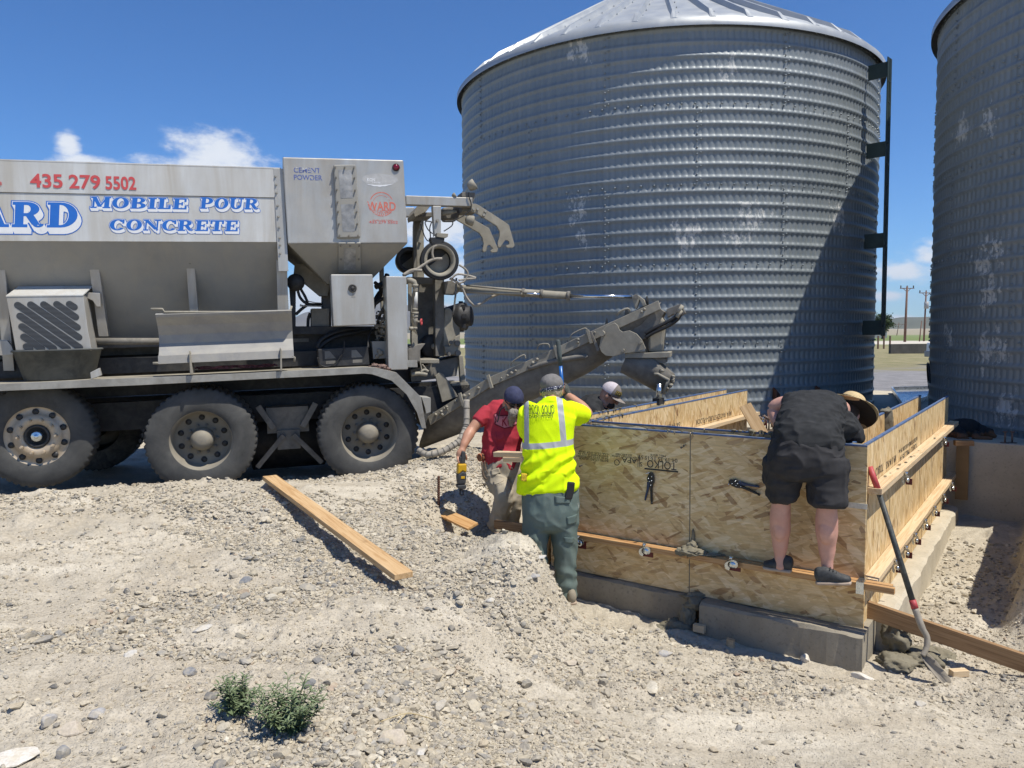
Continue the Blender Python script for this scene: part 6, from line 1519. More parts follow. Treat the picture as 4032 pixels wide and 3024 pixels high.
# ================================================================== PEOPLE
def loft(bm, st, side=(1, 0, 0), n=20, cap=.75, pw=2.0):
    """closed tube through stations (point, half width along side, half width across) with rounded ends"""
    side = Vector(side).normalized(); P_ = [Vector(s[0]) for s in st]; A = [s[1] for s in st]; B_ = [s[2] if len(s) > 2 else s[1] for s in st]
    # refine along the path
    pp = []; 
    for i in range(len(P_)-1):
        for k in range(4):
            t = k/4; p0, p1, p2, p3 = P_[max(i-1, 0)], P_[i], P_[i+1], P_[min(i+2, len(P_)-1)]
            p = .5*((2*p1)+(p2-p0)*t+(2*p0-5*p1+4*p2-p3)*t*t+(3*p1-p0-3*p2+p3)*t**3); tt = t*t*(3-2*t)
            pp.append((p, A[i]*(1-tt)+A[i+1]*tt, B_[i]*(1-tt)+B_[i+1]*tt))
    pp.append((P_[-1], A[-1], B_[-1]))
    d0 = (pp[0][0]-pp[1][0]).normalized(); d1 = (pp[-1][0]-pp[-2][0]).normalized(); full = []
    if cap:
        for a in (80, 55, 28): full.append((pp[0][0]+d0*min(pp[0][1:])*cap*math.sin(R_(a)), pp[0][1]*math.cos(R_(a)), pp[0][2]*math.cos(R_(a))))
    full += pp
    if cap:
        for a in (28, 55, 80): full.append((pp[-1][0]+d1*min(pp[-1][1:])*cap*math.sin(R_(a)), pp[-1][1]*math.cos(R_(a)), pp[-1][2]*math.cos(R_(a))))
    rings = []
    for i, (p, a, b) in enumerate(full):
        t = full[min(i+1, len(full)-1)][0]-full[max(i-1, 0)][0]
        if t.length < 1e-7: t = Vector((0, 0, 1))
        t.normalize(); X = side-t*side.dot(t)
        if X.length < .05: X = t.orthogonal()
        X.normalize(); Y = t.cross(X); ring = []
        for k in range(n):
            c, s = math.cos(2*math.pi*k/n), math.sin(2*math.pi*k/n)
            c = math.copysign(abs(c)**(2/pw), c); s = math.copysign(abs(s)**(2/pw), s)
            ring.append(bm.verts.new(p+X*a*c+Y*b*s))
        rings.append(ring)
    for i in range(len(rings)-1):
        for k in range(n): bm.faces.new([rings[i][k], rings[i][(k+1) % n], rings[i+1][(k+1) % n], rings[i+1][k]])
    bm.faces.new(rings[0][::-1]); bm.faces.new(rings[-1])
def ell(bm, c, r, axes=None, sub=3):
    X, Y, Z = axes or (Vector((1, 0, 0)), Vector((0, 1, 0)), Vector((0, 0, 1)))
    M = Matrix(((X.x*r[0], Y.x*r[1], Z.x*r[2], c[0]), (X.y*r[0], Y.y*r[1], Z.y*r[2], c[1]), (X.z*r[0], Y.z*r[1], Z.z*r[2], c[2]), (0, 0, 0, 1)))
    bmesh.ops.create_icosphere(bm, subdivisions=sub, radius=1, matrix=M)
def skin(bm, voxel=.01, smooth=4, disp=None):
    """overlapping volumes -> one continuous smooth surface, optionally with folds pressed in"""
    bmesh.ops.recalc_face_normals(bm, faces=bm.faces[:])
    me = bpy.data.meshes.new('tmp'); bm.to_mesh(me); bm.free()
    ob = bpy.data.objects.new('tmp', me); COL.objects.link(ob)
    r = ob.modifiers.new('r', 'REMESH'); r.mode = 'VOXEL'; r.voxel_size = voxel
    s = ob.modifiers.new('s', 'SMOOTH'); s.factor = .5; s.iterations = smooth
    bpy.context.view_layer.update()
    out = bpy.data.meshes.new_from_object(ob.evaluated_get(bpy.context.evaluated_depsgraph_get()))
    bpy.data.objects.remove(ob); bpy.data.meshes.remove(me)
    n = len(out.vertices); co = np.empty(n*3, np.float32); out.vertices.foreach_get('co', co); co = co.reshape(-1, 3).astype(float)
    if disp is not None:
        no = np.empty(n*3, np.float32); out.vertex_normals.foreach_get('vector', no); no = no.reshape(-1, 3)
        co = co+no*disp(co)[:, None]; out.vertices.foreach_set('co', co.astype(np.float32).ravel())
    out.polygons.foreach_set('use_smooth', np.ones(len(out.polygons), bool)); out.update()
    return out
def folds(amp, s=7, seed=1, d=(1, 1, 2.2), zr=None, fine=.4):
    """cloth folds: ridged noise, stronger inside the height range zr"""
    d = np.array(d, float)
    def f(co):
        q = co*s/d
        wx = vnoise(co[:, 0]*4, co[:, 1]*4, co[:, 2]*4, seed+50)*.8
        a = 1-np.abs(vnoise(q[:, 0]+wx, q[:, 1]+wx, q[:, 2]-wx*.5, seed))*2
        b = 1-np.abs(vnoise(q[:, 0]*2.3+wx, q[:, 1]*2.3, q[:, 2]*2.3, seed+9))*2
        c = np.clip(1-np.abs(vnoise(q[:, 0]*2.1-wx*1.5, q[:, 1]*2.1+wx, q[:, 2]*2.1+wx*1.5, seed+21))*1.6, 0, 1)**2
        r = amp*(.75*a+fine*b+1.15*c)
        if zr is not None:
            w = np.zeros(len(co))+.35
            for lo, hi in zr: w = np.maximum(w, sstep(lo-.08, lo, co[:, 2])*(1-sstep(hi, hi+.08, co[:, 2])))
            r = r*w
        return r
    return f
def project(me, target, d, lift=.002, back=.4):
    """lay a flat mesh on another surface along direction d"""
    bvh = BVHTree.FromPolygons([v.co[:] for v in target.vertices], [p.vertices[:] for p in target.polygons]); d = Vector(d).normalized()
    for v in me.vertices:
        h = bvh.ray_cast(v.co-d*back, d, back*2.5)
        if h[0] is not None: v.co = h[0]-d*lift
    return me
def subdivide(me, cuts):
    bm = bmesh.new(); bm.from_mesh(me); bmesh.ops.triangulate(bm, faces=bm.faces[:]); bmesh.ops.subdivide_edges(bm, edges=bm.edges[:], cuts=cuts, use_grid_fill=True); bm.to_mesh(me); bm.free(); return me
def finger(bm, pts, r0=.0095, r1=.0075):
    n = len(pts); loft(bm, [(p, r0+(r1-r0)*i/(n-1)) for i, p in enumerate(pts)], (1, 0, 0), 10)
def grip_hand(bm, c, shaft, out, r, palm_r=.042, sgn=1):
    """fist round a shaft: c = point on the shaft axis, shaft = its direction (towards the thumb), out = direction from shaft to the palm"""
    S = Vector(shaft).normalized(); O = Vector(out); O = (O-S*O.dot(S)).normalized(); W = S.cross(O)*sgn
    ell(bm, c+O*(r+.020), (.046, .020, .040), (S, O, W))
    for i, u in enumerate((.033, .011, -.011, -.032)):
        k = (1.0, 1.08, 1.02, .85)[i]; rr = r+.009; pts = []
        for a in (15, 55, 100, 145, 190, 232*k): t = R_(a); pts.append(c+S*(u+.004*(a/100))+O*math.cos(t)*rr*1.05+W*math.sin(t)*rr*1.12)
        finger(bm, pts, .0100, .0080)
    pts = [c+S*.018+O*(r+.014)-W*.018, c+S*.046+O*(r+.004)-W*.024, c+S*.052-O*.006-W*(r+.010), c+S*.040-O*(r+.010)-W*.010]
    finger(bm, pts, .0115, .0088)
MAT['skin'] = pm('tanned_skin', (.47, .245, .155), .5, 0, .10, 22, dirt=(.40, .17, .11), dirt_amt=.35, dirt_scale=14, bump=.12, bscale=160)
MAT['skin_pink'] = pm('sunburnt_skin', (.56, .31, .235), .5, 0, .08, 18, dirt=(.50, .21, .17), dirt_amt=.35, dirt_scale=9, bump=.12, bscale=160)
MAT['cloth_black'] = pm('black_cotton', (.030, .031, .032), .9, 0, .25, 18, bump=.25, bscale=300, spec=.2)
MAT['cloth_short'] = pm('charcoal_shorts', (.034, .033, .034), .85, 0, .2, 10, bump=.25, bscale=300, spec=.25)
MAT['cloth_green'] = pm('green_grey_work_cloth', (.115, .155, .14), .85, 0, .10, 8, dirt=(.17, .19, .17), dirt_amt=.4, dirt_scale=5, bump=.25, bscale=280, spec=.2)
MAT['cloth_khaki'] = pm('khaki_work_cloth', (.40, .355, .275), .88, 0, .08, 6, dirt=(.26, .22, .16), dirt_amt=.5, dirt_scale=5, bump=.25, bscale=280, spec=.2)
MAT['cloth_red'] = pm('faded_red_cotton', (.42, .045, .06), .9, 0, .10, 9, dirt=(.33, .028, .045), dirt_amt=.4, dirt_scale=6, bump=.2, bscale=320, spec=.15)
MAT['cap_grey'] = pm('grey_cap_cloth', (.17, .16, .15), .9, 0, .15, 25, bump=.3, bscale=300)
MAT['cap_navy'] = pm('navy_cap_cloth', (.035, .04, .085), .9, 0, .15, 25, bump=.3, bscale=300)
MAT['glove'] = pm('grey_knit_glove', (.075, .08, .07), .9, 0, .25, 40, bump=.4, bscale=260)
MAT['shoe'] = pm('black_shoe', (.025, .027, .028), .7, 0, .25, 20, dirt=(.17, .17, .16), dirt_amt=.4, dirt_scale=11)
MAT['sole'] = pm('tan_sole', (.40, .31, .23), .8, 0, .12, 20)
MAT['hair_grey'] = pm('grey_blond_hair', (.33, .27, .19), .7, 0, .4, 70, bump=.6, bscale=180)
MAT['beard'] = pm('grey_beard_hair', (.21, .185, .15), .8, 0, .35, 80, bump=.7, bscale=150)
MAT['shades'] = pm('black_sunglasses', (.01, .01, .011), .12, 0, .1, 10)
MAT['belt'] = pm('black_belt', (.014, .014, .015), .6, 0, .2, 10)
X_, Y_, Z_ = Vector((1, 0, 0)), Vector((0, 1, 0)), Vector((0, 0, 1))
def shoe(name, heel, toe, parent, sole_mat='sole', up='shoe', hh=.085):
    heel = Vector(heel); toe = Vector(toe); d = toe-heel; L_ = d.length; d.normalize(); sd = d.cross(Z_).normalized()
    bm = bmesh.new()
    st = [(heel+Z_*hh*.55, .034, hh*.52), (heel+d*L_*.18+Z_*hh*.56, .037, hh*.55), (heel+d*L_*.42+Z_*hh*.46, .038, hh*.46), (heel+d*L_*.68+Z_*hh*.34, .045, hh*.32), (heel+d*L_*.90+Z_*hh*.28, .038, hh*.24)]
    loft(bm, st, sd, 18, .8); o = link(name, skin(bm, .007, 3), MAT[up], parent)
    bm = bmesh.new(); st = [(heel+d*L_*t+Z_*.010, w_, .014) for t, w_ in ((-.03, .037), (.2, .040), (.45, .041), (.7, .049), (.95, .041))]
    loft(bm, st, sd, 18, .9, pw=3); link('sole', skin(bm, .006, 2), MAT[sole_mat], o)
    mb = MB()
    for k in range(3):
        q = heel+d*L_*(.36+.09*k)+Z_*(hh*(.98-.12*k)); mb.tube([q-sd*.025, q+Z_*.006, q+sd*.025], .003, 6)
    mb.build('laces', MAT['cloth_black'], o); return o
# ------------------------------------------------------------------ man in hi-vis yellow (seen from behind)
yb = on_ground(2252, 2372); yd = 5.92
def Y(x, y, d=yd): return P(x, y, d)
ye = empty('person', (Y(2165, 2300).x, Y(2165, 2300).y, -.58), 'person in a bright yellow hi-vis shirt and green trousers seen from behind', 'person')
bm = bmesh.new()
def row(y, xl, xr, b, d=yd): return (Y((xl+xr)/2, y, d), (xr-xl)/2*d/3026, b)
loft(bm, [row(1924, 2054, 2280, .168), row(1880, 2054, 2270, .165), row(1830, 2058, 2264, .155), row(1760, 2062, 2257, .142), row(1700, 2057, 2259, .140), row(1655, 2056, 2265, .138), row(1622, 2062, 2272, .125), row(1600, 2085, 2262, .105), row(1583, 2118, 2228, .085)], X_, 36, .35, 2.5)
loft(bm, [(Y(2172, 1590, 5.9), .085, .075), (Y(2172, 1570, 5.91), .068, .068)], X_, 24, .1)
loft(bm, [(Y(2240, 1622, 5.95), .088), (Y(2275, 1628, 6.02), .078), (Y(2302, 1637, 6.08), .066)], Z_, 20, .2)
loft(bm, [(Y(2258, 1640, 5.97), .07, .05), (Y(2285, 1648, 6.04), .06, .04)], Z_, 20, .4)
loft(bm, [(Y(2082, 1625, 5.92), .078), (Y(2072, 1665, 6.02), .072), (Y(2075, 1705, 6.14), .064)], X_, 20, .2)
loft(bm, [(Y(2062, 1880, 5.90), .05, .10), (Y(2052, 1935, 5.90), .03, .07)], X_, 20, .6)
zA, zB = Y(0, 1920).z, Y(0, 1775).z
def ydisp(co):
    f = folds(.007, 6.5, 3, (1, 1, 1.6), [(zA-.1, zB)])(co)
    # long diagonal drag folds low on the back
    u = (co[:, 0]-Y(2062, 1890).x)*.55-(co[:, 2]-Y(2062, 1890).z)*.85
    w = sstep(zA-.08, zA+.06, co[:, 2])*(1-sstep(zB-.10, zB+.02, co[:, 2]))
    return f+w*.012*np.sin(u*62+2.2*vnoise(co[:, 0]*5, co[:, 1]*5, co[:, 2]*5, 4))*(.4+.6*(vnoise(co[:, 0]*6, co[:, 1]*3, co[:, 2]*6, 8) > -.1))
ysh = skin(bm, .008, 4, ydisp)
m, N, L, B = newmat('hi_vis_shirt'); p = ngeo(N); sxyz = N.new('ShaderNodeSeparateXYZ'); L.new(p, sxyz.inputs[0]); gx, gz_ = sxyz.outputs[0], sxyz.outputs[2]
db = 5.78
def vstrip(t, bt):
    (xt0, xt1, yt), (xb0, xb1, yb_) = t, bt
    a, b = P((xt0+xt1)/2, yt, db), P((xb0+xb1)/2, yb_, db); k = (b.x-a.x)/(b.z-a.z); hw = (xt1-xt0+xb1-xb0)/4*db/3026
    c = nmath(N, L, 'ADD', nmath(N, L, 'MULTIPLY', nmath(N, L, 'SUBTRACT', gz_, a.z), k), a.x)
    q = nmath(N, L, 'ABSOLUTE', nmath(N, L, 'SUBTRACT', gx, c)); return nmath(N, L, 'MULTIPLY', nmath(N, L, 'LESS_THAN', q, hw), nmath(N, L, 'GREATER_THAN', gz_, b.z))
bl, br = P(2064, 1762, db), P(2256, 1745, db); k = (br.z-bl.z)/(br.x-bl.x)
q = nmath(N, L, 'SUBTRACT', gz_, nmath(N, L, 'ADD', nmath(N, L, 'MULTIPLY', nmath(N, L, 'SUBTRACT', gx, bl.x), k), bl.z))
band = nmath(N, L, 'LESS_THAN', nmath(N, L, 'ABSOLUTE', q), 11.5*db/3026)
mask = nmath(N, L, 'MAXIMUM', band, nmath(N, L, 'MAXIMUM', vstrip((2193, 2219, 1585), (2210, 2231, 1742)), vstrip((2063, 2084, 1590), (2066, 2082, 1752))))
wv = nnoise(N, L, p, 14, 3)
L.new(nmix(N, L, mask, nramp(N, L, wv, [(.3, (.66, .90, .004)), (.7, (.74, .98, .006))]), (.40, .41, .42)), B.inputs['Base Color'])
L.new(nmath(N, L, 'SUBTRACT', .85, nmath(N, L, 'MULTIPLY', mask, .4)), B.inputs['Roughness']); B.inputs['Specular IOR Level'].default_value = .2
L.new(nbump(N, L, nnoise(N, L, p, 320, 3), .15, .003), B.inputs['Normal']); MAT['hivis'] = m
shirt = link('shirt', ysh.copy(), m, ye)
PFm = Frame(P(2160, 1650, 5.6), X_)
def shirt_text(s, x, y, h, x2, mat, name, bold=0, lift=.003, dx=0, rot=0):
    q = PFm.px(x+dx, y, 0); wd = PFm.px(x2+dx, y, 0).x-q.x
    me = text_mesh(s, PFm, q.x, q.z, 0, h, wd, rot, 0, 0, bold=bold); subdivide(me, 1); project(me, ysh, PFm.ey, lift); return link(name, me, mat, shirt)
inkg = pm('dark_print', (.05, .075, .02), .8, 0, .2, 30); yel = pm('bright_print', (.72, .95, .01), .8, 0, .05, 30)
for s_, x_, y_, h_, x2_ in (('ROCK', 2086, 1641, .096, 2130), ('SOLID', 2139, 1641, .096, 2190), ('EXCAVATION', 2086, 1659, .058, 2182)): shirt_text(s_, x_, y_, h_, x2_, inkg, 'lettering', -.004, .010, 0, R_(1.5))
# body: head, neck, arms, hands, legs (one surface)
bm = bmesh.new(); hc = Y(2172, 1532, 5.96)
ell(bm, hc, (.078, .098, .108)); ell(bm, hc+Vector((0, .03, -.06)), (.062, .07, .06))
loft(bm, [(Y(2172, 1600, 5.90), .062), (Y(2172, 1560, 5.92), .058), (Y(2172, 1540, 5.95), .055)], X_)
for s_ in (-1, 1): ell(bm, hc+Vector((s_*.083, .005, -.020)), (.010, .020, .034))
ell(bm, hc+Vector((0, .11, -.03)), (.016, .02, .03))
loft(bm, [(Y(2165, 1900), .17, .12), (Y(2165, 1760), .15, .10), (Y(2168, 1640), .16, .10), (Y(2170, 1600), .10, .07)], X_, 24)
loft(bm, [(Y(2250, 1618, 5.95), .052), (Y(2290, 1628, 6.06), .048), (Y(2314, 1628, 6.13), .043)], Z_)
loft(bm, [(Y(2313, 1626, 6.13), .042), (Y(2290, 1602, 6.18), .046), (Y(2258, 1575, 6.23), .038), (Y(2234, 1556, 6.27), .030), (Y(2228, 1545, 6.28), .030)], X_)
loft(bm, [(Y(2085, 1630, 5.95), .05), (Y(2072, 1700, 6.12), .044), (Y(2082, 1752, 6.32), .034), (Y(2090, 1780, 6.40), .03)], X_)
hb = Y(2092, 1790, 6.42); ell(bm, hb, (.045, .022, .05))
for i in range(4): finger(bm, [hb+Vector((.03-.02*i, .0, .03)), hb+Vector((.03-.02*i, .035, .01)), hb+Vector((.03-.02*i, .04, -.03))])
finger(bm, [hb+Vector((.04, -.01, .0)), hb+Vector((.06, .02, .01)), hb+Vector((.06, .05, .0))], .011, .009)
sh0, sh1 = P(2218, 1575, 6.28), P(2207, 1438, 6.28); gc = sh0+(sh1-sh0)*.28
grip_hand(bm, gc, sh1-sh0, Vector((.9, -.45, 0)), .017, sgn=-1)
for (a, b, c_) in (((2112, 2060), (2110, 2200), (2120, 2350)), ((2222, 2060), (2228, 2210), (2236, 2340))):
    loft(bm, [(Y(*a), .085), (Y(*b), .058), (Y(*c_), .045)], X_)
link('body', skin(bm, .0058, 3), MAT['skin'], ye)
bm = bmesh.new(); grip_hand(bm, gc, sh1-sh0, Vector((.9, -.45, 0)), .0185, sgn=-1); loft(bm, [(Y(2228, 1545, 6.28), .036), (Y(2236, 1556, 6.27), .034)], X_, 16, .3)
link('glove', skin(bm, .005, 3), MAT['glove'], ye)
bm = bmesh.new(); ell(bm, hc+Vector((0, -.008, -.012)), (.081, .097, .088)); hm_ = skin(bm, .007, 2, lambda co: .005*vnoise(co[:, 0]*60, co[:, 1]*60, co[:, 2]*25, 3)); link('hair', hm_, MAT['hair_grey'], ye)
bm = bmesh.new(); loft(bm, [(hc+Vector((-.052, -.088, -.055)), .012), (hc+Vector((-.050, -.100, -.085)), .010), (hc+Vector((-.047, -.098, -.120)), .005)], X_, 10); link('ponytail', skin(bm, .004, 2), pm('white_hair', (.55, .50, .38), .7, 0, .2, 60), ye)
bm = bmesh.new(); ax = Vector((.05, .12, 1)).normalized(); bxx = ax.cross(Y_).normalized(); 
ell(bm, hc+Vector((0, .0, .040)), (.089, .108, .078), (X_, Y_, Z_)); cm = skin(bm, .007, 2, folds(.0025, 18, 5))
bmc = bmesh.new(); bmc.from_mesh(cm); bmesh.ops.bisect_plane(bmc, geom=bmc.verts[:]+bmc.edges[:]+bmc.faces[:], plane_co=hc+Vector((0, -.1, .022)), plane_no=Vector((-.10, .12, 1)), clear_inner=True); bmc.to_mesh(cm); bmc.free(); cap_ = link('cap', cm, MAT['cap_grey'], ye)
bm = bmesh.new()
pts = [hc+Vector((.086*math.cos(t), .100*math.sin(t)-.008, .000+.018*math.cos(t)-.012*math.sin(t))) for t in [R_(-205+k*12.5) for k in range(20)]]
loft(bm, [(p_, .016, .006) for p_ in pts], Z_, 12); m2, N, L, B = newmat('patterned_bandana'); f = nnoise(N, L, ngeo(N), 95, 2)
L.new(nramp(N, L, f, [(.56, (.02, .025, .06)), (.60, (.62, .62, .64))]), B.inputs['Base Color']); B.inputs['Roughness'].default_value = .9
link('bandana', skin(bm, .005, 2), m2, ye)
# trousers
bm = bmesh.new()
loft(bm, [row(1900, 2066, 2266, .150), row(1950, 2058, 2276, .160), row(2010, 2060, 2278, .160), row(2060, 2064, 2276, .150)], X_, 32, .5, 2.4)
loft(bm, [(Y(2116, 2040), .108, .13), (Y(2110, 2110), .098, .115), (Y(2108, 2190), .086, .095), (Y(2112, 2260), .080, .08), (Y(2118, 2340), .076, .078)], X_, 24, .2)
loft(bm, [(Y(2220, 2040), .108, .13), (Y(2222, 2110), .100, .115), (Y(2226, 2190), .086, .095), (Y(2227, 2260), .078, .082), (Y(2230, 2320), .072, .078), (Y(2236, 2352), .068, .078)], X_, 24, .2)
zk = Y(0, 2120).z; zf_ = Y(0, 2370).z
def tdisp(co):
    lo = 1-sstep(zk-.25, zk+.1, co[:, 2])
    return folds(.006, 7, 12, (1, 1, 1.3))(co)+lo*.005*np.sin(co[:, 2]*60+co[:, 0]*30+6*vnoise(co[:, 0]*7, co[:, 1]*7, co[:, 2]*7, 2))
tr_ = link('trousers', skin(bm, .008, 4, tdisp), MAT['cloth_green'], ye)
trm = tr_.data.copy(); trm.transform(Matrix.Translation(rootloc(ye)))
def patch(pts, target, mat, name, parent, th=.006, fr=None):
    fr = fr or PFm; bm = bmesh.new(); n = 6
    a, b, c, d = [Vector(fr.px(x, y, 0)) for x, y in pts]; g = []
    for i in range(n+1):
        r_ = []
        for k in range(n+1):
            u, v = k/n, i/n; q = a*(1-u)*(1-v)+b*u*(1-v)+c*u*v+d*(1-u)*v; r_.append(bm.verts.new(fr.w(q)))
        g.append(r_)
    for i in range(n):
        for k in range(n): bm.faces.new([g[i][k], g[i][k+1], g[i+1][k+1], g[i+1][k]])
    me = bpy.data.meshes.new(name); bm.to_mesh(me); bm.free(); project(me, target, fr.ey, .004)
    o = link(name, me, mat, parent); s = o.modifiers.new('s', 'SOLIDIFY'); s.thickness = th; s.offset = 0
    for p_ in me.polygons: p_.use_smooth = True
    return o
for pts in (((2188, 1966), (2252, 1974), (2248, 1998), (2190, 1995)), ((2236, 2052), (2278, 2046), (2276, 2082), (2240, 2084)), ((2225, 2135), (2266, 2138), (2264, 2160), (2228, 2156)), ((2072, 1968), (2098, 1950), (2094, 1976), (2076, 1972))): patch(pts, trm, MAT['cloth_green'], 'pocket_flap', tr_)
bm = bmesh.new(); loft(bm, [row(1906, 2064, 2268, .153), row(1918, 2062, 2270, .155)], X_, 32, .1, 2.4); link('belt', skin(bm, .009, 1), MAT['belt'], ye)
sg = P(2252, 2374, 5.86); shoe('shoe', sg+Vector((0, -.03, .0)), sg+Vector((-.02, .23, .0)), ye, 'sole', 'conc_new', .10); sg2 = P(2118, 2380, 5.93); shoe('shoe', sg2+Vector((0, -.03, 0)), sg2+Vector((-.04, .23, 0)), ye, 'sole', 'conc_new', .10)
# things on his belt
PFb = Frame(P(2250, 1930, 5.80), (.93, .36, 0))
o = tprism('phone_holster', [(2238, 1898), (2266, 1900), (2262, 1935), (2254, 1968), (2226, 1966), (2232, 1930)], -.03, .05, MAT['belt'], None, .008, PFb); tag(o, 'black phone holster clipped on the back of the green trousers', 'holster')
mb = MB(); q = P(2270, 1960, 5.86); mb.tube(smoothpath([P(2271, 1934, 5.86), P(2268, 1955, 5.85), P(2274, 1975, 5.85), P(2272, 2010, 5.86)], 4), .004, 6)
for k in range(4): mb.box(P(2270+k*2, 1975+k*7, 5.85), .012, .006, .035)
o = mb.build('key_bunch', MAT['zinc'], loc=q); tag(o, 'bunch of keys dangling at the right hip of green trousers', 'keys')
o = tprism('box_cutter', [(2053, 1880), (2078, 1882), (2074, 1912), (2052, 1908)], .0, .05, pm('yellow_black_tool', (.55, .36, .02), .5, 0, .9, 45), None, .006, PFm); o.location += Vector((0, .14, 0)); tag(o, 'small yellow and black tool on the belt below the yellow shirt tail', 'belt tool')
# ------------------------------------------------------------------ man in red facing the camera, head bowed
rd = 7.0
def Rr(x, y, d=rd): return P(x, y, d)
rf = P(1985, 2100, 7.05)
re_ = empty('person', (Rr(1975, 2000).x, Rr(1975, 2000).y, gz(rf.x, rf.y)), 'bearded person in a red tee shirt and khaki trousers looking down', 'person')
def rrow(y, xl, xr, b, d=rd): return (Rr((xl+xr)/2, y, d), (xr-xl)/2*d/3026, b)
bm = bmesh.new()
loft(bm, [rrow(1846, 1966, 2050, .13), rrow(1822, 1922, 2050, .145), rrow(1790, 1898, 2044, .145), rrow(1740, 1902, 2050, .135), rrow(1690, 1908, 2062, .130), rrow(1650, 1908, 2070, .125), rrow(1620, 1912, 2072, .11), rrow(1602, 1930, 2062, .085), rrow(1592, 1960, 2040, .065)], X_, 36, .4, 2.4)
loft(bm, [(Rr(1925, 1622, 6.99), .076), (Rr(1902, 1642, 6.96), .072), (Rr(1882, 1662, 6.93), .064)], Y_, 20, .2)
loft(bm, [(Rr(2060, 1622, 6.99), .075), (Rr(2072, 1660, 6.93), .066)], Y_, 20, .3)
zA2, zB2 = Rr(0, 1850).z, Rr(0, 1730).z
rsm = skin(bm, .008, 4, folds(.0085, 7.5, 21, (1.2, 1, 1.2), [(zA2-.1, zB2)]))
rshirt = link('shirt', rsm.copy(), MAT['cloth_red'], re_)
PFr = Frame(P(1990, 1680, 6.5), X_)
mb = MB()      # arrowhead print with two letters
out = [(1941, 1650), (1955, 1646), (1956, 1656), (1972, 1656), (2010, 1655), (2025, 1657), (2049, 1676), (2038, 1690), (2010, 1702), (1985, 1708), (1962, 1698), (1944, 1690), (1950, 1676)]
mb.poly([PFr.at(x, y, 0) for x, y in out]); bm = mb.bm
bmesh.ops.triangulate(bm, faces=bm.faces[:]); bmesh.ops.subdivide_edges(bm, edges=bm.edges[:], cuts=4, use_grid_fill=True); me = bpy.data.meshes.new('chest_print'); bm.to_mesh(me); bm.free(); project(me, rsm, PFr.ey, .003)
link('chest_print', me, pm('pale_pink_print', (.60, .20, .22), .9, 0, .1, 20), rshirt)
mb = MB()
for a, b in zip(out, out[1:]+out[:1]):
    for k in range(4):
        t0, t1 = k/4, (k+1)/4; pa = PFr.px(a[0]+(b[0]-a[0])*t0, a[1]+(b[1]-a[1])*t0, 0); pb = PFr.px(a[0]+(b[0]-a[0])*t1, a[1]+(b[1]-a[1])*t1, 0); d = (pb-pa).normalized(); n_ = Vector((-d.z, 0, d.x))*.0045
        mb.poly([PFr.w(pa-n_), PFr.w(pb-n_), PFr.w(pb+n_), PFr.w(pa+n_)])
me = bpy.data.meshes.new('print_outline'); mb.bm.to_mesh(me); mb.bm.free(); project(me, rsm, PFr.ey, .0045); link('print_outline', me, pm('dark_red_print', (.14, .01, .02), .9), rshirt)
q = PFr.px(1972, 1698, 0); me = text_mesh('KC', PFr, q.x, q.z, 0, .12, PFr.px(2022, 1698, 0).x-q.x, 0, .1, 0, bold=.01); subdivide(me, 1); project(me, rsm, PFr.ey, .0045); link('print_letters', me, pm('red_print', (.33, .02, .035), .9), rshirt)
# head, bowed towards the lower right of the picture
hr = Rr(2022, 1574, 6.84); fw = Vector((.18, -.80, -.57)).normalized(); rt = fw.cross(Z_).normalized()*-1; upn = fw.cross(rt).normalized()*-1
if upn.z < 0: upn = -upn
AX = (rt, fw, upn)
def hp(a, b, c): return hr+rt*a+fw*b+upn*c
bm = bmesh.new(); ell(bm, hr, (.076, .096, .110), AX); ell(bm, hp(0, .03, -.07), (.058, .062, .055), AX)
loft(bm, [(hp(0, .092, .012), .009), (hp(0, .108, -.014), .013), (hp(0, .108, -.030), .016)], rt, 10)
ell(bm, hp(0, .088, -.062), (.026, .012, .008), AX); ell(bm, hp(0, .087, -.074), (.022, .012, .008), AX)
for s_ in (-1, 1):
    ell(bm, hp(s_*.078, -.008, -.012), (.010, .020, .032), AX); ell(bm, hp(s_*.032, .084, .022), (.022, .012, .010), AX); ell(bm, hp(s_*.031, .084, .006), (.012, .010, .007), AX); ell(bm, hp(s_*.042, .066, -.030), (.022, .018, .018), AX)
loft(bm, [(Rr(1992, 1612, 6.98), .062), (Rr(2000, 1596, 6.94), .056), (hp(0, -.03, -.05), .052)], X_)
loft(bm, [(Rr(1975, 1830), .15, .11), (Rr(1978, 1740), .14, .10), (Rr(1985, 1650), .16, .09), (Rr(1992, 1610), .09, .06)], X_, 24)
loft(bm, [(Rr(1915, 1628, 6.98), .052), (Rr(1882, 1662, 6.93), .050), (Rr(1858, 1692, 6.90), .046), (Rr(1845, 1712, 6.86), .050), (Rr(1830, 1744, 6.81), .038), (Rr(1822, 1764, 6.79), .031), (Rr(1818, 1776, 6.78), .034)], Y_)
tool_top, tool_bot = P(1820, 1777, 6.76), P(1826, 1830, 6.76); tc_ = tool_top+(tool_bot-tool_top)*.22
ell(bm, P(1812, 1790, 6.77), (.036, .026, .052))
for i in range(4):
    b0 = P(1812, 1790, 6.77)+Vector((-.024+.016*i, -.018, -.020-.003*i)); finger(bm, [b0, b0+Vector((.006, -.024, -.022)), b0+Vector((.016, -.026, -.046)), b0+Vector((.020, -.008, -.058))], .0100, .0085)
b0 = P(1820, 1785, 6.77); finger(bm, [b0+Vector((.01, -.01, .01)), b0+Vector((.034, -.014, -.022)), b0+Vector((.038, -.006, -.055))], .0115, .009)
loft(bm, [(Rr(2065, 1630, 6.98), .05), (Rr(2075, 1705, 6.88), .044), (Rr(2070, 1755, 6.74), .034), (Rr(2062, 1782, 6.66), .03)], X_)
hb = Rr(2058, 1790, 6.63); ell(bm, hb, (.045, .030, .03))
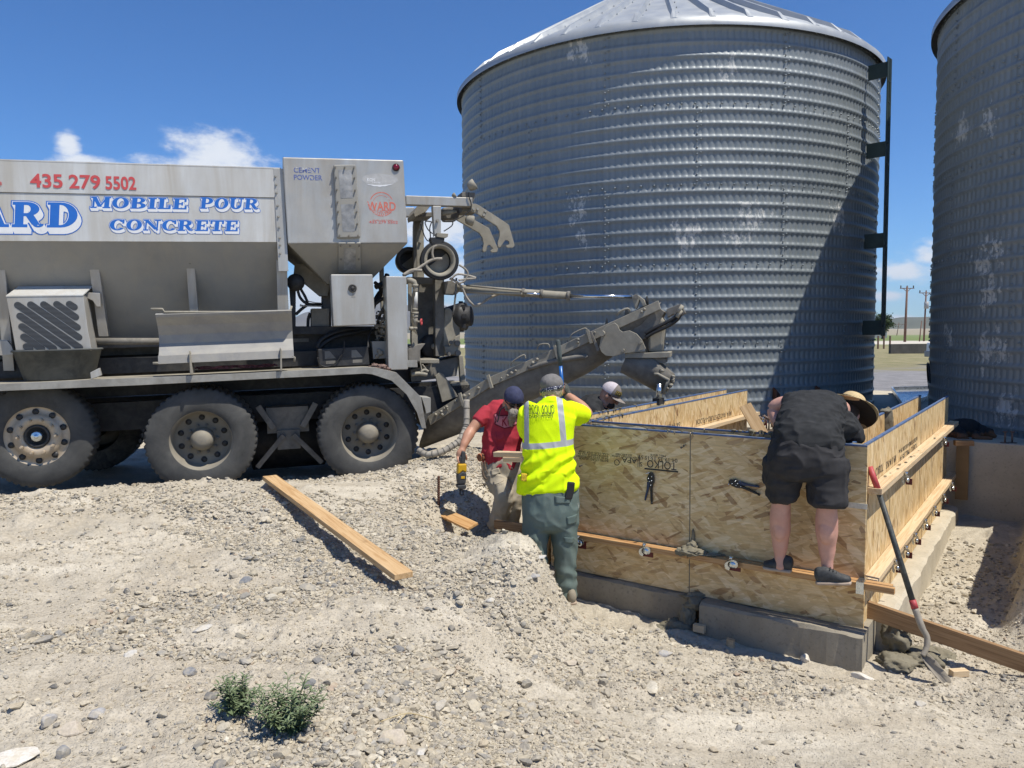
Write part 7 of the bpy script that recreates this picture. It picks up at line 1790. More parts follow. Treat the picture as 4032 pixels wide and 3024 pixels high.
for i in range(4): finger(bm, [hb+Vector((-.03, .02-.016*i, 0)), hb+Vector((-.06, .02-.016*i, -.004)), hb+Vector((-.075, .02-.016*i, -.02))])
finger(bm, [hb+Vector((-.01, -.03, 0)), hb+Vector((-.04, -.045, -.005)), hb+Vector((-.06, -.045, -.015))], .011, .009)
for st in (((1938, 1840, 7.0), (1983, 1945, 6.87), (1955, 2075, 7.05)), ((2016, 1840, 7.0), (2022, 1960, 6.98), (2010, 2085, 7.1))): loft(bm, [(Rr(*st[0]), .085), (Rr(*st[1]), .058), (Rr(*st[2]), .045)], X_)
link('body', skin(bm, .0058, 3), MAT['skin'], re_)
bm = bmesh.new(); ell(bm, hp(0, -.004, .030), (.086, .106, .090), AX); cm = skin(bm, .007, 2, folds(.002, 18, 8))
bmc = bmesh.new(); bmc.from_mesh(cm); bmesh.ops.bisect_plane(bmc, geom=bmc.verts[:]+bmc.edges[:]+bmc.faces[:], plane_co=hp(0, .09, .035), plane_no=(upn+fw*-.18), clear_inner=True); bmc.to_mesh(cm); bmc.free(); link('cap', cm, MAT['cap_navy'], re_)
mb = MB()
for s_ in (-1, 1):
    mb.prism([hp(s_*.006+s_*.052*u, .104-.012*u*u, .016+v) for u, v in ((0, .012), (.5, .016), (1, .012), (1, -.010), (.6, -.022), (.15, -.018))], -fw*.012)
    mb.tube([hp(s_*.060, .090, .020), hp(s_*.082, .04, .018), hp(s_*.084, -.01, .012)], .005, 6)
mb.tube([hp(-.01, .106, .022), hp(.01, .106, .022)], .004, 6); mb.build('sunglasses', MAT['shades'], re_)
bm = bmesh.new()
loft(bm, [(hp(0, .062, -.085), .048, .034), (P(2022, 1622, 6.74), .043, .030), (P(2016, 1648, 6.76), .036, .024), (P(2013, 1668, 6.79), .022, .015), (P(2013, 1680, 6.80), .008, .006)], X_, 20)
ell(bm, hp(0, .078, -.085), (.050, .030, .035), AX)
for s_ in (-1, 1): loft(bm, [(hp(s_*.072, .02, -.035), .012), (hp(s_*.060, .05, -.07), .018)], X_, 12)
link('beard', skin(bm, .006, 2, lambda co: .006*vnoise(co[:, 0]*70, co[:, 1]*70, co[:, 2]*14, 6)+.004*vnoise(co[:, 0]*140, co[:, 1]*140, co[:, 2]*20, 7)), MAT['beard'], re_)
mb = MB(); me_path = [(1990, 1600), (1972, 1612), (1966, 1630), (1962, 1650), (1958, 1662)]
mb.tube(smoothpath([PFr.at(x, y, .26) for x, y in me_path], 4), .006, 6); mb.build('lanyard', MAT['cloth_black'], re_)
bm = bmesh.new()
loft(bm, [rrow(1806, 1908, 2042, .135), rrow(1835, 1900, 2050, .14), rrow(1868, 1902, 2056, .135)], X_, 30, .5, 2.3)
loft(bm, [(Rr(1938, 1850, 7.0), .10, .125), (Rr(1958, 1895, 6.94), .098, .11), (Rr(1984, 1945, 6.86), .082, .09), (Rr(1972, 2005, 6.94), .080, .085), (Rr(1954, 2070, 7.05), .074, .078)], X_, 24, .2)
loft(bm, [(Rr(2018, 1850, 7.0), .096, .12), (Rr(2022, 1905, 6.99), .086, .10), (Rr(2022, 1960, 6.97), .078, .085), (Rr(2016, 2020, 7.03), .072, .078), (Rr(2010, 2080, 7.1), .068, .072)], X_, 24, .2)
zk2 = Rr(0, 1960).z
rt_ = link('trousers', skin(bm, .0095, 4, lambda co: folds(.008, 7, 32, (1, 1, 1.4))(co)+.003*np.sin(co[:, 2]*60+co[:, 0]*20+2*vnoise(co[:, 0]*7, co[:, 1]*7, co[:, 2]*7, 2))*(1-sstep(zk2-.15, zk2+.2, co[:, 2]))), MAT['cloth_khaki'], re_)
trm = rt_.data.copy(); trm.transform(Matrix.Translation(rootloc(re_)))
for pts in (((1928, 1880), (1962, 1868), (1970, 1890), (1932, 1900)), ((1938, 1925), (1980, 1908), (1984, 1918), (1942, 1935))): patch(pts, trm, MAT['cloth_khaki'], 'pocket_flap', rt_, .006, PFr)
shoe('shoe', P(1953, 2088, 7.08), P(1972, 2105, 6.84), re_, 'sole', 'conc_new'); shoe('shoe', P(2010, 2098, 7.12), P(2022, 2112, 6.88), re_, 'sole', 'conc_new')
# belt things and the power tool in his hand
e = empty('tape_measure', P(1897, 1800, 6.9), 'round brown and orange tape measure clipped on the khaki belt', 'tape measure')
mb = MB(); q = P(1897, 1800, 6.92); mb.lathe(q, Vector((-.75, -.65, 0)), Z_, [(-.025, .001), (-.025, .034), (.02, .036), (.026, .028), (.026, .001)], 24); mb.build('case', pm('worn_brown_case', (.20, .08, .04), .6, 0, .3, 20), e)
mb = MB(); mb.lathe(q, Vector((-.75, -.65, 0)), Z_, [(.020, .033), (.027, .036), (.028, .030)], 24); mb.build('orange_rim', pm('orange_plastic', (.60, .17, .05), .5), e)
mb = MB(); mb.tube(smoothpath([P(1896, 1820, 6.9), P(1900, 1850, 6.88), P(1908, 1880, 6.86), P(1916, 1885, 6.86)], 4), .008, 6); mb.tube(smoothpath([P(1908, 1815, 6.88), P(1912, 1845, 6.86), P(1920, 1860, 6.85)], 4), .006, 6); o = mb.build('hammer_loop', pm('brown_leather_strap', (.13, .09, .06), .8), loc=P(1900, 1840, 6.9)); tag(o, 'dark leather loop hanging from the khaki belt under the tape measure', 'belt loop')
PT = Frame(P(1820, 1850, 6.74), (.96, .28, 0))
e = empty('power_tool', PT.O, 'yellow and black cordless power tool hanging from the red-shirted man\'s hand', 'power tool')
MAT['tool_y'] = pm('yellow_tool_plastic', (.62, .36, .012), .45, 0, .06, 12); MAT['tool_b'] = pm('black_tool_plastic', (.045, .047, .05), .6, 0, .25, 15)
def tp2(name, pts, o_, d, mat, bv=.006): return tprism(name, [(1780+x*.3014, 1440+y*.3014) for x, y in pts], o_, d, mat, e, bv, PT)
tp2('handle', [(128, 1150), (135, 1125), (155, 1118), (178, 1130), (182, 1180), (172, 1290), (120, 1290), (126, 1200)], -.02, .045, MAT['tool_b'], .010)
tp2('handle_guard', [(100, 1190), (128, 1190), (126, 1290), (108, 1290)], -.015, .035, MAT['tool_b'])
tp2('motor_body', [(84, 1290), (185, 1283), (195, 1300), (193, 1395), (165, 1390), (140, 1375), (100, 1410), (76, 1420)], -.04, .08, MAT['tool_y'], .012)
tp2('battery', [(76, 1420), (100, 1405), (140, 1378), (190, 1395), (190, 1470), (180, 1555), (85, 1562), (74, 1480)], -.042, .085, MAT['tool_b'], .014)
tp2('badge', [(118, 1448), (168, 1445), (168, 1476), (118, 1480)], -.046, .01, MAT['tool_y'], .002)
tp2('foot_plate', [(74, 1565), (186, 1556), (188, 1608), (160, 1620), (78, 1610)], -.05, .10, MAT['tool_b'], .008)
mb = MB(); mb.tube([PT.at(1780+x*.3014, 1440+y*.3014, -.01) for x, y in ((108, 1612), (104, 1680), (122, 1690), (146, 1686), (142, 1630), (118, 1612))], .008, 8); mb.build('belt_hook', MAT['tool_b'], e)
# ------------------------------------------------------------------ man in a trucker cap beyond the form
cd_ = 7.95
def Cq(x, y, d=cd_): return P(x, y, d)
pf = P(2235, 1790, 8.35); ce = empty('person', (pf.x, pf.y, gz(pf.x, pf.y)), 'person in a grey trucker cap and dark shirt bending over the left form', 'person')
g0 = gz(pf.x, pf.y)
bm = bmesh.new()
loft(bm, [(P(2235, 1735, 8.35), .17, .13), (P(2265, 1672, 8.25), .18, .14), (P(2308, 1624, 8.10), .20, .145), (P(2348, 1604, 7.98), .19, .125), (P(2370, 1596, 7.94), .09, .08)], Y_, 30, .5, 2.3)
loft(bm, [(P(2325, 1610, 7.86), .085), (P(2345, 1650, 7.80), .08), (P(2375, 1700, 7.75), .065)], X_, 20, .3)
loft(bm, [(P(2350, 1605, 8.10), .08), (P(2390, 1630, 8.12), .07), (P(2415, 1660, 8.10), .06)], X_, 20, .3)
link('shirt', skin(bm, .0105, 4, folds(.008, 7, 41, (1, 1, 1.2))), MAT['cloth_black'], ce)
h3 = Cq(2400, 1556, 7.92); fw = Vector((.80, -.22, -.56)).normalized(); rt = fw.cross(Z_).normalized(); upn = rt.cross(fw).normalized(); AX = (rt, fw, upn)
def hp(a, b, c): return h3+rt*a+fw*b+upn*c
bm = bmesh.new(); ell(bm, h3, (.075, .096, .108), AX); ell(bm, hp(0, .035, -.07), (.056, .06, .052), AX)
loft(bm, [(hp(0, .092, .010), .009), (hp(0, .112, -.018), .013), (hp(0, .108, -.034), .015)], rt, 10); ell(bm, hp(0, .088, -.064), (.026, .012, .008), AX); ell(bm, hp(0, .086, -.076), (.022, .012, .008), AX)
for s_ in (-1, 1):
    ell(bm, hp(s_*.077, -.008, -.014), (.010, .020, .032), AX); ell(bm, hp(s_*.032, .084, .020), (.022, .012, .010), AX); ell(bm, hp(s_*.031, .085, .004), (.011, .009, .006), AX)
loft(bm, [(P(2358, 1605, 7.95), .062), (P(2375, 1590, 7.93), .058), (hp(0, -.03, -.05), .052)], Y_)
loft(bm, [(P(2240, 1735, 8.35), .14, .10), (P(2300, 1640, 8.1), .15, .10), (P(2350, 1612, 7.97), .12, .08)], Y_, 24)
for (a, b, c_) in (((2340, 1640, 7.82), (2378, 1705, 7.75), (2440, 1710, 7.62)), ((2360, 1612, 8.1), (2415, 1665, 8.1), (2470, 1690, 8.0))):
    loft(bm, [(P(*a), .048), (P(*b), .044), (P(*c_), .030)], X_); w3 = P(*c_); ell(bm, w3+Vector((.04, 0, -.005)), (.045, .04, .018))
    for i in range(4): finger(bm, [w3+Vector((.07, -.03+.02*i, 0)), w3+Vector((.11, -.03+.02*i, -.004)), w3+Vector((.135, -.03+.02*i, -.02))])
    finger(bm, [w3+Vector((.03, -.04, 0)), w3+Vector((.06, -.06, -.005)), w3+Vector((.085, -.06, -.012))], .011, .009)
q0 = P(2235, 1745, 8.35)
for s_ in (-.10, .10): loft(bm, [(q0+Vector((s_, 0, -.05)), .08), (Vector((q0.x+s_, q0.y-.02, (q0.z+g0)/2)), .055), (Vector((q0.x+s_, q0.y, g0+.09)), .042)], X_)
link('body', skin(bm, .006, 3), MAT['skin'], ce)
bm = bmesh.new(); loft(bm, [(q0+Vector((0, 0, .06)), .17, .13), (q0+Vector((0, 0, -.12)), .175, .14)], X_, 28)
for s_ in (-.10, .10): loft(bm, [(q0+Vector((s_, 0, -.10)), .095), (Vector((q0.x+s_, q0.y-.02, (q0.z+g0)/2)), .08), (Vector((q0.x+s_, q0.y, g0+.06)), .07)], X_, 22, .2)
link('trousers', skin(bm, .011, 4, folds(.008, 7, 51)), MAT['cloth_green'], ce)
for s_ in (-.10, .10): shoe('shoe', Vector((q0.x+s_-.05, q0.y, g0)), Vector((q0.x+s_+.20, q0.y-.05, g0)), ce)
# cap: pale mesh at the back, grey front with a patch, curved bill
bm = bmesh.new(); ell(bm, hp(0, -.006, .045), (.090, .108, .098), AX); cm = skin(bm, .007, 2)
bmc = bmesh.new(); bmc.from_mesh(cm); bmesh.ops.bisect_plane(bmc, geom=bmc.verts[:]+bmc.edges[:]+bmc.faces[:], plane_co=hp(0, .09, .030), plane_no=(upn-fw*.05), clear_inner=True)
back_ = bmc.copy(); bmesh.ops.bisect_plane(bmc, geom=bmc.verts[:]+bmc.edges[:]+bmc.faces[:], plane_co=hp(0, .012, 0), plane_no=fw, clear_inner=True); bmesh.ops.bisect_plane(back_, geom=back_.verts[:]+back_.edges[:]+back_.faces[:], plane_co=hp(0, .012, 0), plane_no=fw, clear_outer=True)
mf = bpy.data.meshes.new('cap'); bmc.to_mesh(mf); bmc.free(); mk = bpy.data.meshes.new('cap_mesh'); back_.to_mesh(mk); back_.free()
cfm = mf.copy(); capf = link('cap', mf, pm('taupe_cap_cloth', (.19, .165, .145), .9, 0, .12, 25, bump=.3, bscale=300), ce); link('cap_mesh', mk, pm('pale_cap_mesh', (.50, .45, .46), .9, 0, .12, 40, bump=.5, bscale=220), capf)
mb = MB(); g = []
for i in range(6):
    v = i/5; r_ = []
    for k in range(11):
        t = R_(-72+14.4*k); rad = .106+.078*v; r_.append(mb.bm.verts.new(hp(math.sin(t)*(.088+.010*v), .002+math.cos(t)*rad, .032-.010*v-.020*abs(math.sin(t))**2)))
    g.append(r_)
for i in range(5):
    for k in range(10): mb._f([g[i][k], g[i][k+1], g[i+1][k+1], g[i+1][k]], True)
o = mb.build('bill', pm('taupe_bill', (.24, .21, .185), .9, 0, .1, 25), capf); s = o.modifiers.new('s', 'SOLIDIFY'); s.thickness = .005
PC = Frame(hp(.35, .25, .1), (.42, .9, 0) if False else (rt*-.2+fw*.9).normalized())
def cpatch(a0, a1, c0, c1, lift):
    bm = bmesh.new(); g = []
    for i in range(5):
        r_ = []
        for k in range(7): t = R_(a0+(a1-a0)*k/6); c = c0+(c1-c0)*i/4; r_.append(bm.verts.new(hp(math.sin(t)*.16, math.cos(t)*.16, c)))
        g.append(r_)
    for i in range(4):
        for k in range(6): bm.faces.new([g[i][k], g[i][k+1], g[i+1][k+1], g[i+1][k]])
    bvh = BVHTree.FromPolygons([v.co[:] for v in cfm.vertices], [p.vertices[:] for p in cfm.polygons])
    for v in bm.verts:
        ctr = hp(0, 0, (v.co-h3).dot(upn)); h = bvh.find_nearest(v.co*.55+ctr*.45)
        n_ = (v.co-ctr).normalized(); v.co = h[0]+n_*lift
    me = bpy.data.meshes.new('p'); bm.to_mesh(me); bm.free(); return me
link('patch', cpatch(-2, 62, .048, .100, .003), pm('black_patch', (.02, .02, .02), .8), capf); link('patch_field', cpatch(2, 58, .052, .096, .0045), pm('gold_patch', (.55, .38, .04), .8, 0, .1, 30), capf); link('patch_centre', cpatch(4, 56, .055, .093, .006), pm('black_patch_centre', (.025, .022, .02), .8), capf)
ms = []
for i, chh in enumerate('CAT'):
    t = R_(14+16*(2-i)); q = hp(math.sin(t)*.16, math.cos(t)*.16, .064); d_ = (rt*math.cos(t)-fw*math.sin(t))*-1
    f2 = Frame(q, d_); f2.ey = -(rt*math.sin(t)+fw*math.cos(t)); f2.ez = upn; f2.ex = d_
    me = text_mesh(chh, f2, -.012, 0, 0, .034, .026, 0, 0, 0, bold=.02); subdivide(me, 1)
    bvh = BVHTree.FromPolygons([v.co[:] for v in cfm.vertices], [p.vertices[:] for p in cfm.polygons])
    for v in me.vertices:
        ctr = hp(0, 0, (v.co-h3).dot(upn)); h = bvh.find_nearest(v.co*.55+ctr*.45); v.co = h[0]+(v.co-ctr).normalized()*.0085
    ms.append(me)
link('patch_letters', join_meshes(ms), pm('gold_letters', (.62, .45, .06), .8), capf)
mb = MB()
for s_ in (-1, 1):
    mb.prism([hp(s_*.006+s_*.052*u, .104-.012*u*u, .012+v) for u, v in ((0, .012), (.5, .016), (1, .012), (1, -.010), (.6, -.022), (.15, -.018))], -fw*.012); mb.tube([hp(s_*.060, .090, .016), hp(s_*.080, .04, .014), hp(s_*.083, -.01, .010)], .005, 6)
mb.build('sunglasses', MAT['shades'], ce)
bm = bmesh.new(); ell(bm, hp(0, .055, -.078), (.056, .058, .042), AX); link('beard', skin(bm, .007, 2, lambda co: .004*vnoise(co[:, 0]*90, co[:, 1]*90, co[:, 2]*40, 6)), pm('dark_beard', (.05, .032, .022), .9, 0, .3, 60), ce)
# ------------------------------------------------------------------ man in black bending over the form, standing on the waler
be = empty('person', FG(.33, -.06, ZT+ZW), 'person in black shirt and shorts with straw hat standing on the waler', 'person')
bm = bmesh.new()
loft(bm, [(P(3178, 1752, 5.03), .214, .170), (P(3179, 1735, 5.035), .214, .168), (P(3182, 1695, 5.08), .202, .148), (P(3193, 1652, 5.20), .204, .138), (P(3208, 1616, 5.38), .202, .128), (P(3228, 1610, 5.55), .175, .110), (P(3262, 1622, 5.68), .12, .085), (P(3290, 1632, 5.74), .075, .07)], X_, 36, .5, 2.4)
loft(bm, [(P(3165, 1600, 5.52), .085), (P(3130, 1590, 5.56), .078), (P(3102, 1588, 5.60), .066)], Z_, 20, .2)
loft(bm, [(P(3300, 1660, 5.56), .095), (P(3338, 1695, 5.55), .09), (P(3356, 1740, 5.54), .08)], X_, 20, .3)
loft(bm, [(P(3290, 1660, 5.35), .14, .10), (P(3318, 1710, 5.30), .11, .09)], X_, 20, .4)
bsm = skin(bm, .008, 4, folds(.0095, 9, 61, (2.2, 1.0, .8)))
link('shirt', bsm, MAT['cloth_black'], be)
bm = bmesh.new()
loft(bm, [(P(3180, 1750, 5.03), .215, .160), (P(3174, 1800, 5.02), .232, .165), (P(3172, 1845, 5.03), .230, .150)], X_, 36, .5, 2.5)
loft(bm, [(P(3092, 1820, 5.06), .122, .14), (P(3082, 1880, 5.09), .115, .12), (P(3080, 1935, 5.11), .094, .105), (P(3080, 1957, 5.12), .088, .10)], X_, 28, .12, 2.3)
loft(bm, [(P(3248, 1820, 5.00), .135, .15), (P(3256, 1890, 4.98), .122, .13), (P(3257, 1960, 4.97), .112, .12), (P(3257, 1982, 4.97), .109, .117)], X_, 28, .12, 2.3)
link('shorts', skin(bm, .008, 4, folds(.0095, 8, 71, (1.7, 1, 1.0))), MAT['cloth_short'], be)
bm = bmesh.new()
loft(bm, [(P(3076, 1900, 5.10), .075), (P(3076, 1975, 5.13), .060, .066), (P(3072, 2030, 5.16), .066, .074), (P(3072, 2080, 5.19), .067, .076), (P(3072, 2140, 5.21), .052, .056), (P(3071, 2190, 5.22), .036, .040), (P(3070, 2232, 5.22), .034, .042)], X_, 24)
loft(bm, [(P(3258, 1920, 4.98), .078), (P(3256, 1995, 4.99), .062, .068), (P(3255, 2045, 5.01), .069, .077), (P(3255, 2090, 5.03), .069, .077), (P(3256, 2160, 5.05), .053, .057), (P(3257, 2215, 5.05), .037, .041), (P(3257, 2262, 5.05), .035, .043)], X_, 24)
for a_, b_ in (((3072, 2075, 5.15), .05), ((3255, 2085, 4.985), .052)): ell(bm, P(*a_), (b_, .045, .10))
loft(bm, [(P(3178, 1760, 5.05), .17, .12), (P(3190, 1660, 5.2), .16, .10), (P(3255, 1612, 5.55), .15, .09), (P(3320, 1630, 5.78), .06, .06)], X_, 24)
for a_, b_ in (((3095, 1820, 5.07), (3078, 1910, 5.10)), ((3245, 1820, 5.0), (3258, 1925, 4.98))): loft(bm, [(P(*a_), .10), (P(*b_), .08)], X_)
loft(bm, [(P(3150, 1602, 5.54), .056), (P(3100, 1588, 5.60), .055), (P(3062, 1596, 5.64), .052), (P(3048, 1615, 5.66), .050), (P(3060, 1655, 5.62), .048), (P(3095, 1710, 5.55), .036), (P(3120, 1750, 5.52), .03)], Z_, 24)
hb = P(3128, 1765, 5.50); ell(bm, hb, (.045, .022, .045))
for i in range(4): finger(bm, [hb+Vector((-.03+.02*i, 0, -.03)), hb+Vector((-.03+.02*i, .01, -.07)), hb+Vector((-.028+.02*i, .035, -.09))])
finger(bm, [hb+Vector((.035, -.005, .0)), hb+Vector((.062, .0, -.03)), hb+Vector((.06, .015, -.055))], .011, .009)
loft(bm, [(P(3330, 1660, 5.58), .055), (P(3362, 1740, 5.55), .048), (P(3350, 1800, 5.50), .038), (P(3335, 1850, 5.48), .03)], X_); hb = P(3332, 1868, 5.47); ell(bm, hb, (.042, .022, .045))
for i in range(4): finger(bm, [hb+Vector((-.03+.02*i, 0, -.03)), hb+Vector((-.03+.02*i, .01, -.07)), hb+Vector((-.028+.02*i, .03, -.09))])
finger(bm, [hb+Vector((-.035, -.005, .0)), hb+Vector((-.06, .0, -.03)), hb+Vector((-.058, .015, -.055))], .011, .009)
hn = (RGT*.52+UPV*.74+FWD*.42).normalized(); hcb = P(3345, 1612, 5.78); face = (FWD*.55-UPV*.75+RGT*.35); face = (face-hn*face.dot(hn)).normalized(); rt = face.cross(hn).normalized(); AX = (rt, face, hn); h4 = hcb-hn*.045
ell(bm, h4, (.076, .096, .108), AX); ell(bm, h4+face*.035-hn*.07, (.057, .06, .052), AX); ell(bm, h4+face*.105-hn*.02, (.015, .018, .026), AX)
for s_ in (-1, 1): ell(bm, h4+rt*s_*.079-hn*.014, (.010, .02, .032), AX)
link('body', skin(bm, .0058, 3), MAT['skin_pink'], be)
m2, N, L, B = newmat('woven_straw'); tcn = N.new('ShaderNodeTexCoord'); wv = N.new('ShaderNodeTexWave'); wv.inputs['Scale'].default_value = 26; wv.inputs['Distortion'].default_value = 1.5; wv.inputs['Detail'].default_value = 2
dv = N.new('ShaderNodeVectorMath'); dv.operation = 'DOT_PRODUCT'; L.new(ngeo(N), dv.inputs[0]); dv.inputs[1].default_value = tuple(hn); cbx = N.new('ShaderNodeCombineXYZ'); L.new(dv.outputs['Value'], cbx.inputs[0]); L.new(cbx.outputs[0], wv.inputs['Vector'])
col = nramp(N, L, wv.outputs['Fac'], [(.2, (.42, .29, .12)), (.7, (.66, .52, .29))]); col = nmix(N, L, .35, col, nramp(N, L, nnoise(N, L, ngeo(N), 120, 3), [(.3, (.38, .25, .10)), (.7, (.72, .58, .34))]))
L.new(col, B.inputs['Base Color']); B.inputs['Roughness'].default_value = .75; L.new(nbump(N, L, wv.outputs['Fac'], .5, .004), B.inputs['Normal']); MAT['straw'] = m2
mb = MB(); rr_ = mb.lathe(hcb, hn, rt, [(0, .096), (.03, .102), (.08, .098), (.115, .080), (.130, .050), (.124, .001)], 40)
hat = mb.build('straw_hat', MAT['straw'], be)
mb = MB(); rings = mb.lathe(hcb, hn, rt, [(.004, .094), (.0, .13), (-.006, .175), (-.004, .198), (-.008, .205)], 48)
for r_ in rings:
    for v in r_: d = v.co-hcb; a = math.atan2(d.dot(face), d.dot(rt)); v.co += hn*(.020*math.cos(2*a)*(d.length/.2)**2)
o = mb.build('brim', MAT['straw'], hat); s = o.modifiers.new('s', 'SOLIDIFY'); s.thickness = .004
mb = MB(); mb.lathe(hcb-hn*.010, hn, rt, [(0, .02), (0, .10), (-.006, .175), (-.006, .198)], 40); o = mb.build('brim_lining', pm('dark_hat_lining', (.03, .026, .022), .9), hat)  # dark disc paints the shade under the brim
bm = bmesh.new(); ell(bm, h4-face*.012-hn*.005, (.084, .098, .112), AX); link('hair', skin(bm, .007, 2), pm('dark_hair', (.035, .022, .015), .8, 0, .4, 60), be)
shoe('shoe', P(3108, 2253, 5.20), P(3006, 2237, 5.28), be, hh=.105); shoe('shoe', P(3222, 2299, 5.03), P(3352, 2299, 4.95), be, hh=.105)
# ================================================================== GRAVEL, ROCKS, WEEDS, DOG
def ico(sub):
    bm = bmesh.new(); bmesh.ops.create_icosphere(bm, subdivisions=sub, radius=1); bm.verts.ensure_lookup_table()
    v = np.array([x.co[:] for x in bm.verts]); f = np.array([[x.index for x in q.verts] for q in bm.faces]); bm.free(); return v, f
def stone_shapes(sub, n, seed, cuts):
    v, f = ico(sub); out = []; g = np.random.RandomState(seed)
    for i in range(n):
        s = v*(1+.16*vnoise(v[:, 0]*1.6+i*9, v[:, 1]*1.6, v[:, 2]*1.6+3, seed))[:, None]
        for _ in range(cuts):
            d = g.normal(0, 1, 3); d /= np.linalg.norm(d); h = g.uniform(.42, .80); k = s@d; ov = np.maximum(k-h, 0); s = s-np.outer(ov*.97, d)
        s *= np.array([g.uniform(.85, 1.35), g.uniform(.65, 1.0), g.uniform(.38, .75)]); out.append(s)
    return out, f
STC = np.array([(.28, .265, .235), (.36, .325, .265), (.45, .405, .315), (.55, .495, .39), (.19, .187, .182), (.24, .24, .235), (.38, .36, .32), (.62, .57, .465), (.35, .26, .19), (.44, .375, .27)])
STW = np.array([.13, .16, .19, .14, .06, .07, .08, .07, .02, .08])
def scatter(n, rlo, rhi, dlo, dhi, shapes, f, seed, dens):
    g = np.random.RandomState(seed); X = []; Y = []
    while len(X) < n:
        a = g.uniform(R_(-47), R_(47), n*2); d = np.sqrt(g.uniform(dlo**2, dhi**2, n*2)); x = d*np.sin(a); y = d*np.cos(a)
        k = g.uniform(0, 1, n*2) < dens(x, y); X += list(x[k]); Y += list(y[k])
    X = np.array(X[:n]); Y = np.array(Y[:n]); Z = terrain(X, Y)
    r = rlo*(rhi/rlo)**(g.uniform(0, 1, n)**2.1)
    V = []; Fq = []; Cc = []; nv = len(shapes[0]); off = 0
    ci = g.choice(len(STC), n, p=STW/STW.sum()); base = STC[ci]*g.uniform(.70, 1.08, (n, 1)); k_ = g.uniform(.0, .60, (n, 1)); base = base*(1-k_)+np.array([.43, .375, .285])*k_
    for i in range(n):
        s = shapes[g.randint(len(shapes))]*r[i]; t = g.uniform(0, 6.283); tl = g.normal(0, .35); c, sn = math.cos(t), math.sin(t)
        x = s[:, 0]; y = s[:, 1]*math.cos(tl)-s[:, 2]*math.sin(tl); z = s[:, 1]*math.sin(tl)+s[:, 2]*math.cos(tl)
        V.append(np.stack([X[i]+x*c-y*sn, Y[i]+x*sn+y*c, Z[i]+z+r[i]*.22], 1)); Fq.append(f+off); off += nv
    return np.concatenate(V), np.concatenate(Fq), np.repeat(base, nv, 0)
def stone_mat():
    m, N, L, B = newmat('river_stones'); at = N.new('ShaderNodeAttribute'); at.attribute_name = 'Col'; p = ngeo(N)
    f = nnoise(N, L, p, 85, 4, .6); col = nmix(N, L, 1.0, at.outputs['Color'], nramp(N, L, f, [(.3, .80), (.7, 1.15)]), 'MULTIPLY')
    d = nnoise(N, L, p, 22, 4, .6); col = nmix(N, L, nmath(N, L, 'MULTIPLY', nramp(N, L, d, [(.45, 0.0), (.62, 1.0)]), .5), col, (.52, .45, .32))
    L.new(col, B.inputs['Base Color']); B.inputs['Roughness'].default_value = .9; B.inputs['Specular IOR Level'].default_value = .2
    L.new(nbump(N, L, nnoise(N, L, p, 150, 4), .4, .003), B.inputs['Normal']); return m
MAT['stone'] = stone_mat()
foot_f = lambda x, y: fg(x, y)
def free(x, y):
    f, g = fg(x, y); return ~((f > -.12) & (f < 2.75) & (g > -.30) & (g < 4.6)) & (g < 4.55)
def dens_small(x, y):
    n = fbm(x, y, .8, 3, 61); m = fbm(x*.55+y*.3, y*1.6-x*.2, 1.0, 3, 71)
    left = 1-sstep(-.6, .9, x-.15*(y-3)); low = 1-sstep(3.6, 6.0, y)
    d = .07+.95*left*(.30+.70*low)*(.55+.45*sstep(-.5, .4, n))+.20*sstep(.1, .6, n)+.5*np.exp(-((x+.40)/.35)**2)*(1-sstep(4.8, 5.6, y))
    d *= 1-.90*sstep(.06, .42, m)
    f, g = fg(x, y); d = np.where((f < .0) & (g > .3), .13, d)
    return np.clip(d, .03, 1)*free(x, y)
sA, fA = stone_shapes(0, 14, 3, 3); sB, fB = stone_shapes(1, 20, 4, 8); sC, fC = stone_shapes(2, 18, 5, 12)
parts_ = [scatter(60000, .0045, .010, 2.3, 6.6, sA, fA, 11, dens_small), scatter(45000, .009, .021, 2.3, 8.8, sB, fB, 12, dens_small),
          scatter(8800, .016, .036, 2.3, 9.0, sC, fC, 13, dens_small), scatter(330, .03, .055, 2.4, 8.0, sC, fC, 14, lambda x, y: dens_small(x, y)*(1-sstep(.3, 2.2, x)*.8))]
V = []; Fq = []; Cc = []; off = 0
for v, f, c in parts_: V.append(v); Fq.append(f+off); Cc.append(c); off += len(v)
gravel = link('gravel', np_mesh('gravel', np.concatenate(V), np.concatenate(Fq), False, np.concatenate(Cc)), MAT['stone']); tag(gravel, kind='stuff')
def rock(px, py, w, asp, col, label, seed, flat=.5, rot=0.0, grp=None):
    q = on_ground(px, py); d = (q-CAM).dot(FWD); r = w/2*d/FPX
    v, f = ico(3); g = np.random.RandomState(seed); s = v*(1+.14*vnoise(v[:, 0]*1.5+seed, v[:, 1]*1.5, v[:, 2]*1.5, seed))[:, None]
    for _ in range(11):
        k = g.normal(0, 1, 3); k /= np.linalg.norm(k); ov = np.maximum(s@k-g.uniform(.52, .85), 0); s = s-np.outer(ov*.95, k)
    s = s*np.array([1.1, asp, flat])*r; c, sn = math.cos(rot), math.sin(rot)
    V = np.stack([q.x+s[:, 0]*c-s[:, 1]*sn, q.y+s[:, 0]*sn+s[:, 1]*c, q.z+s[:, 2]+r*flat*.35], 1)
    me = np_mesh('rock', V, f, False, np.repeat(np.array([col]), len(V), 0)); o = link('rock', me, MAT['stone'], loc=q); tag(o, label, 'rock', 'large stones lying in the gravel'); return o
LG, MG, DG, TN, WH = (.50, .48, .44), (.36, .35, .34), (.22, .225, .235), (.46, .40, .32), (.64, .60, .53)
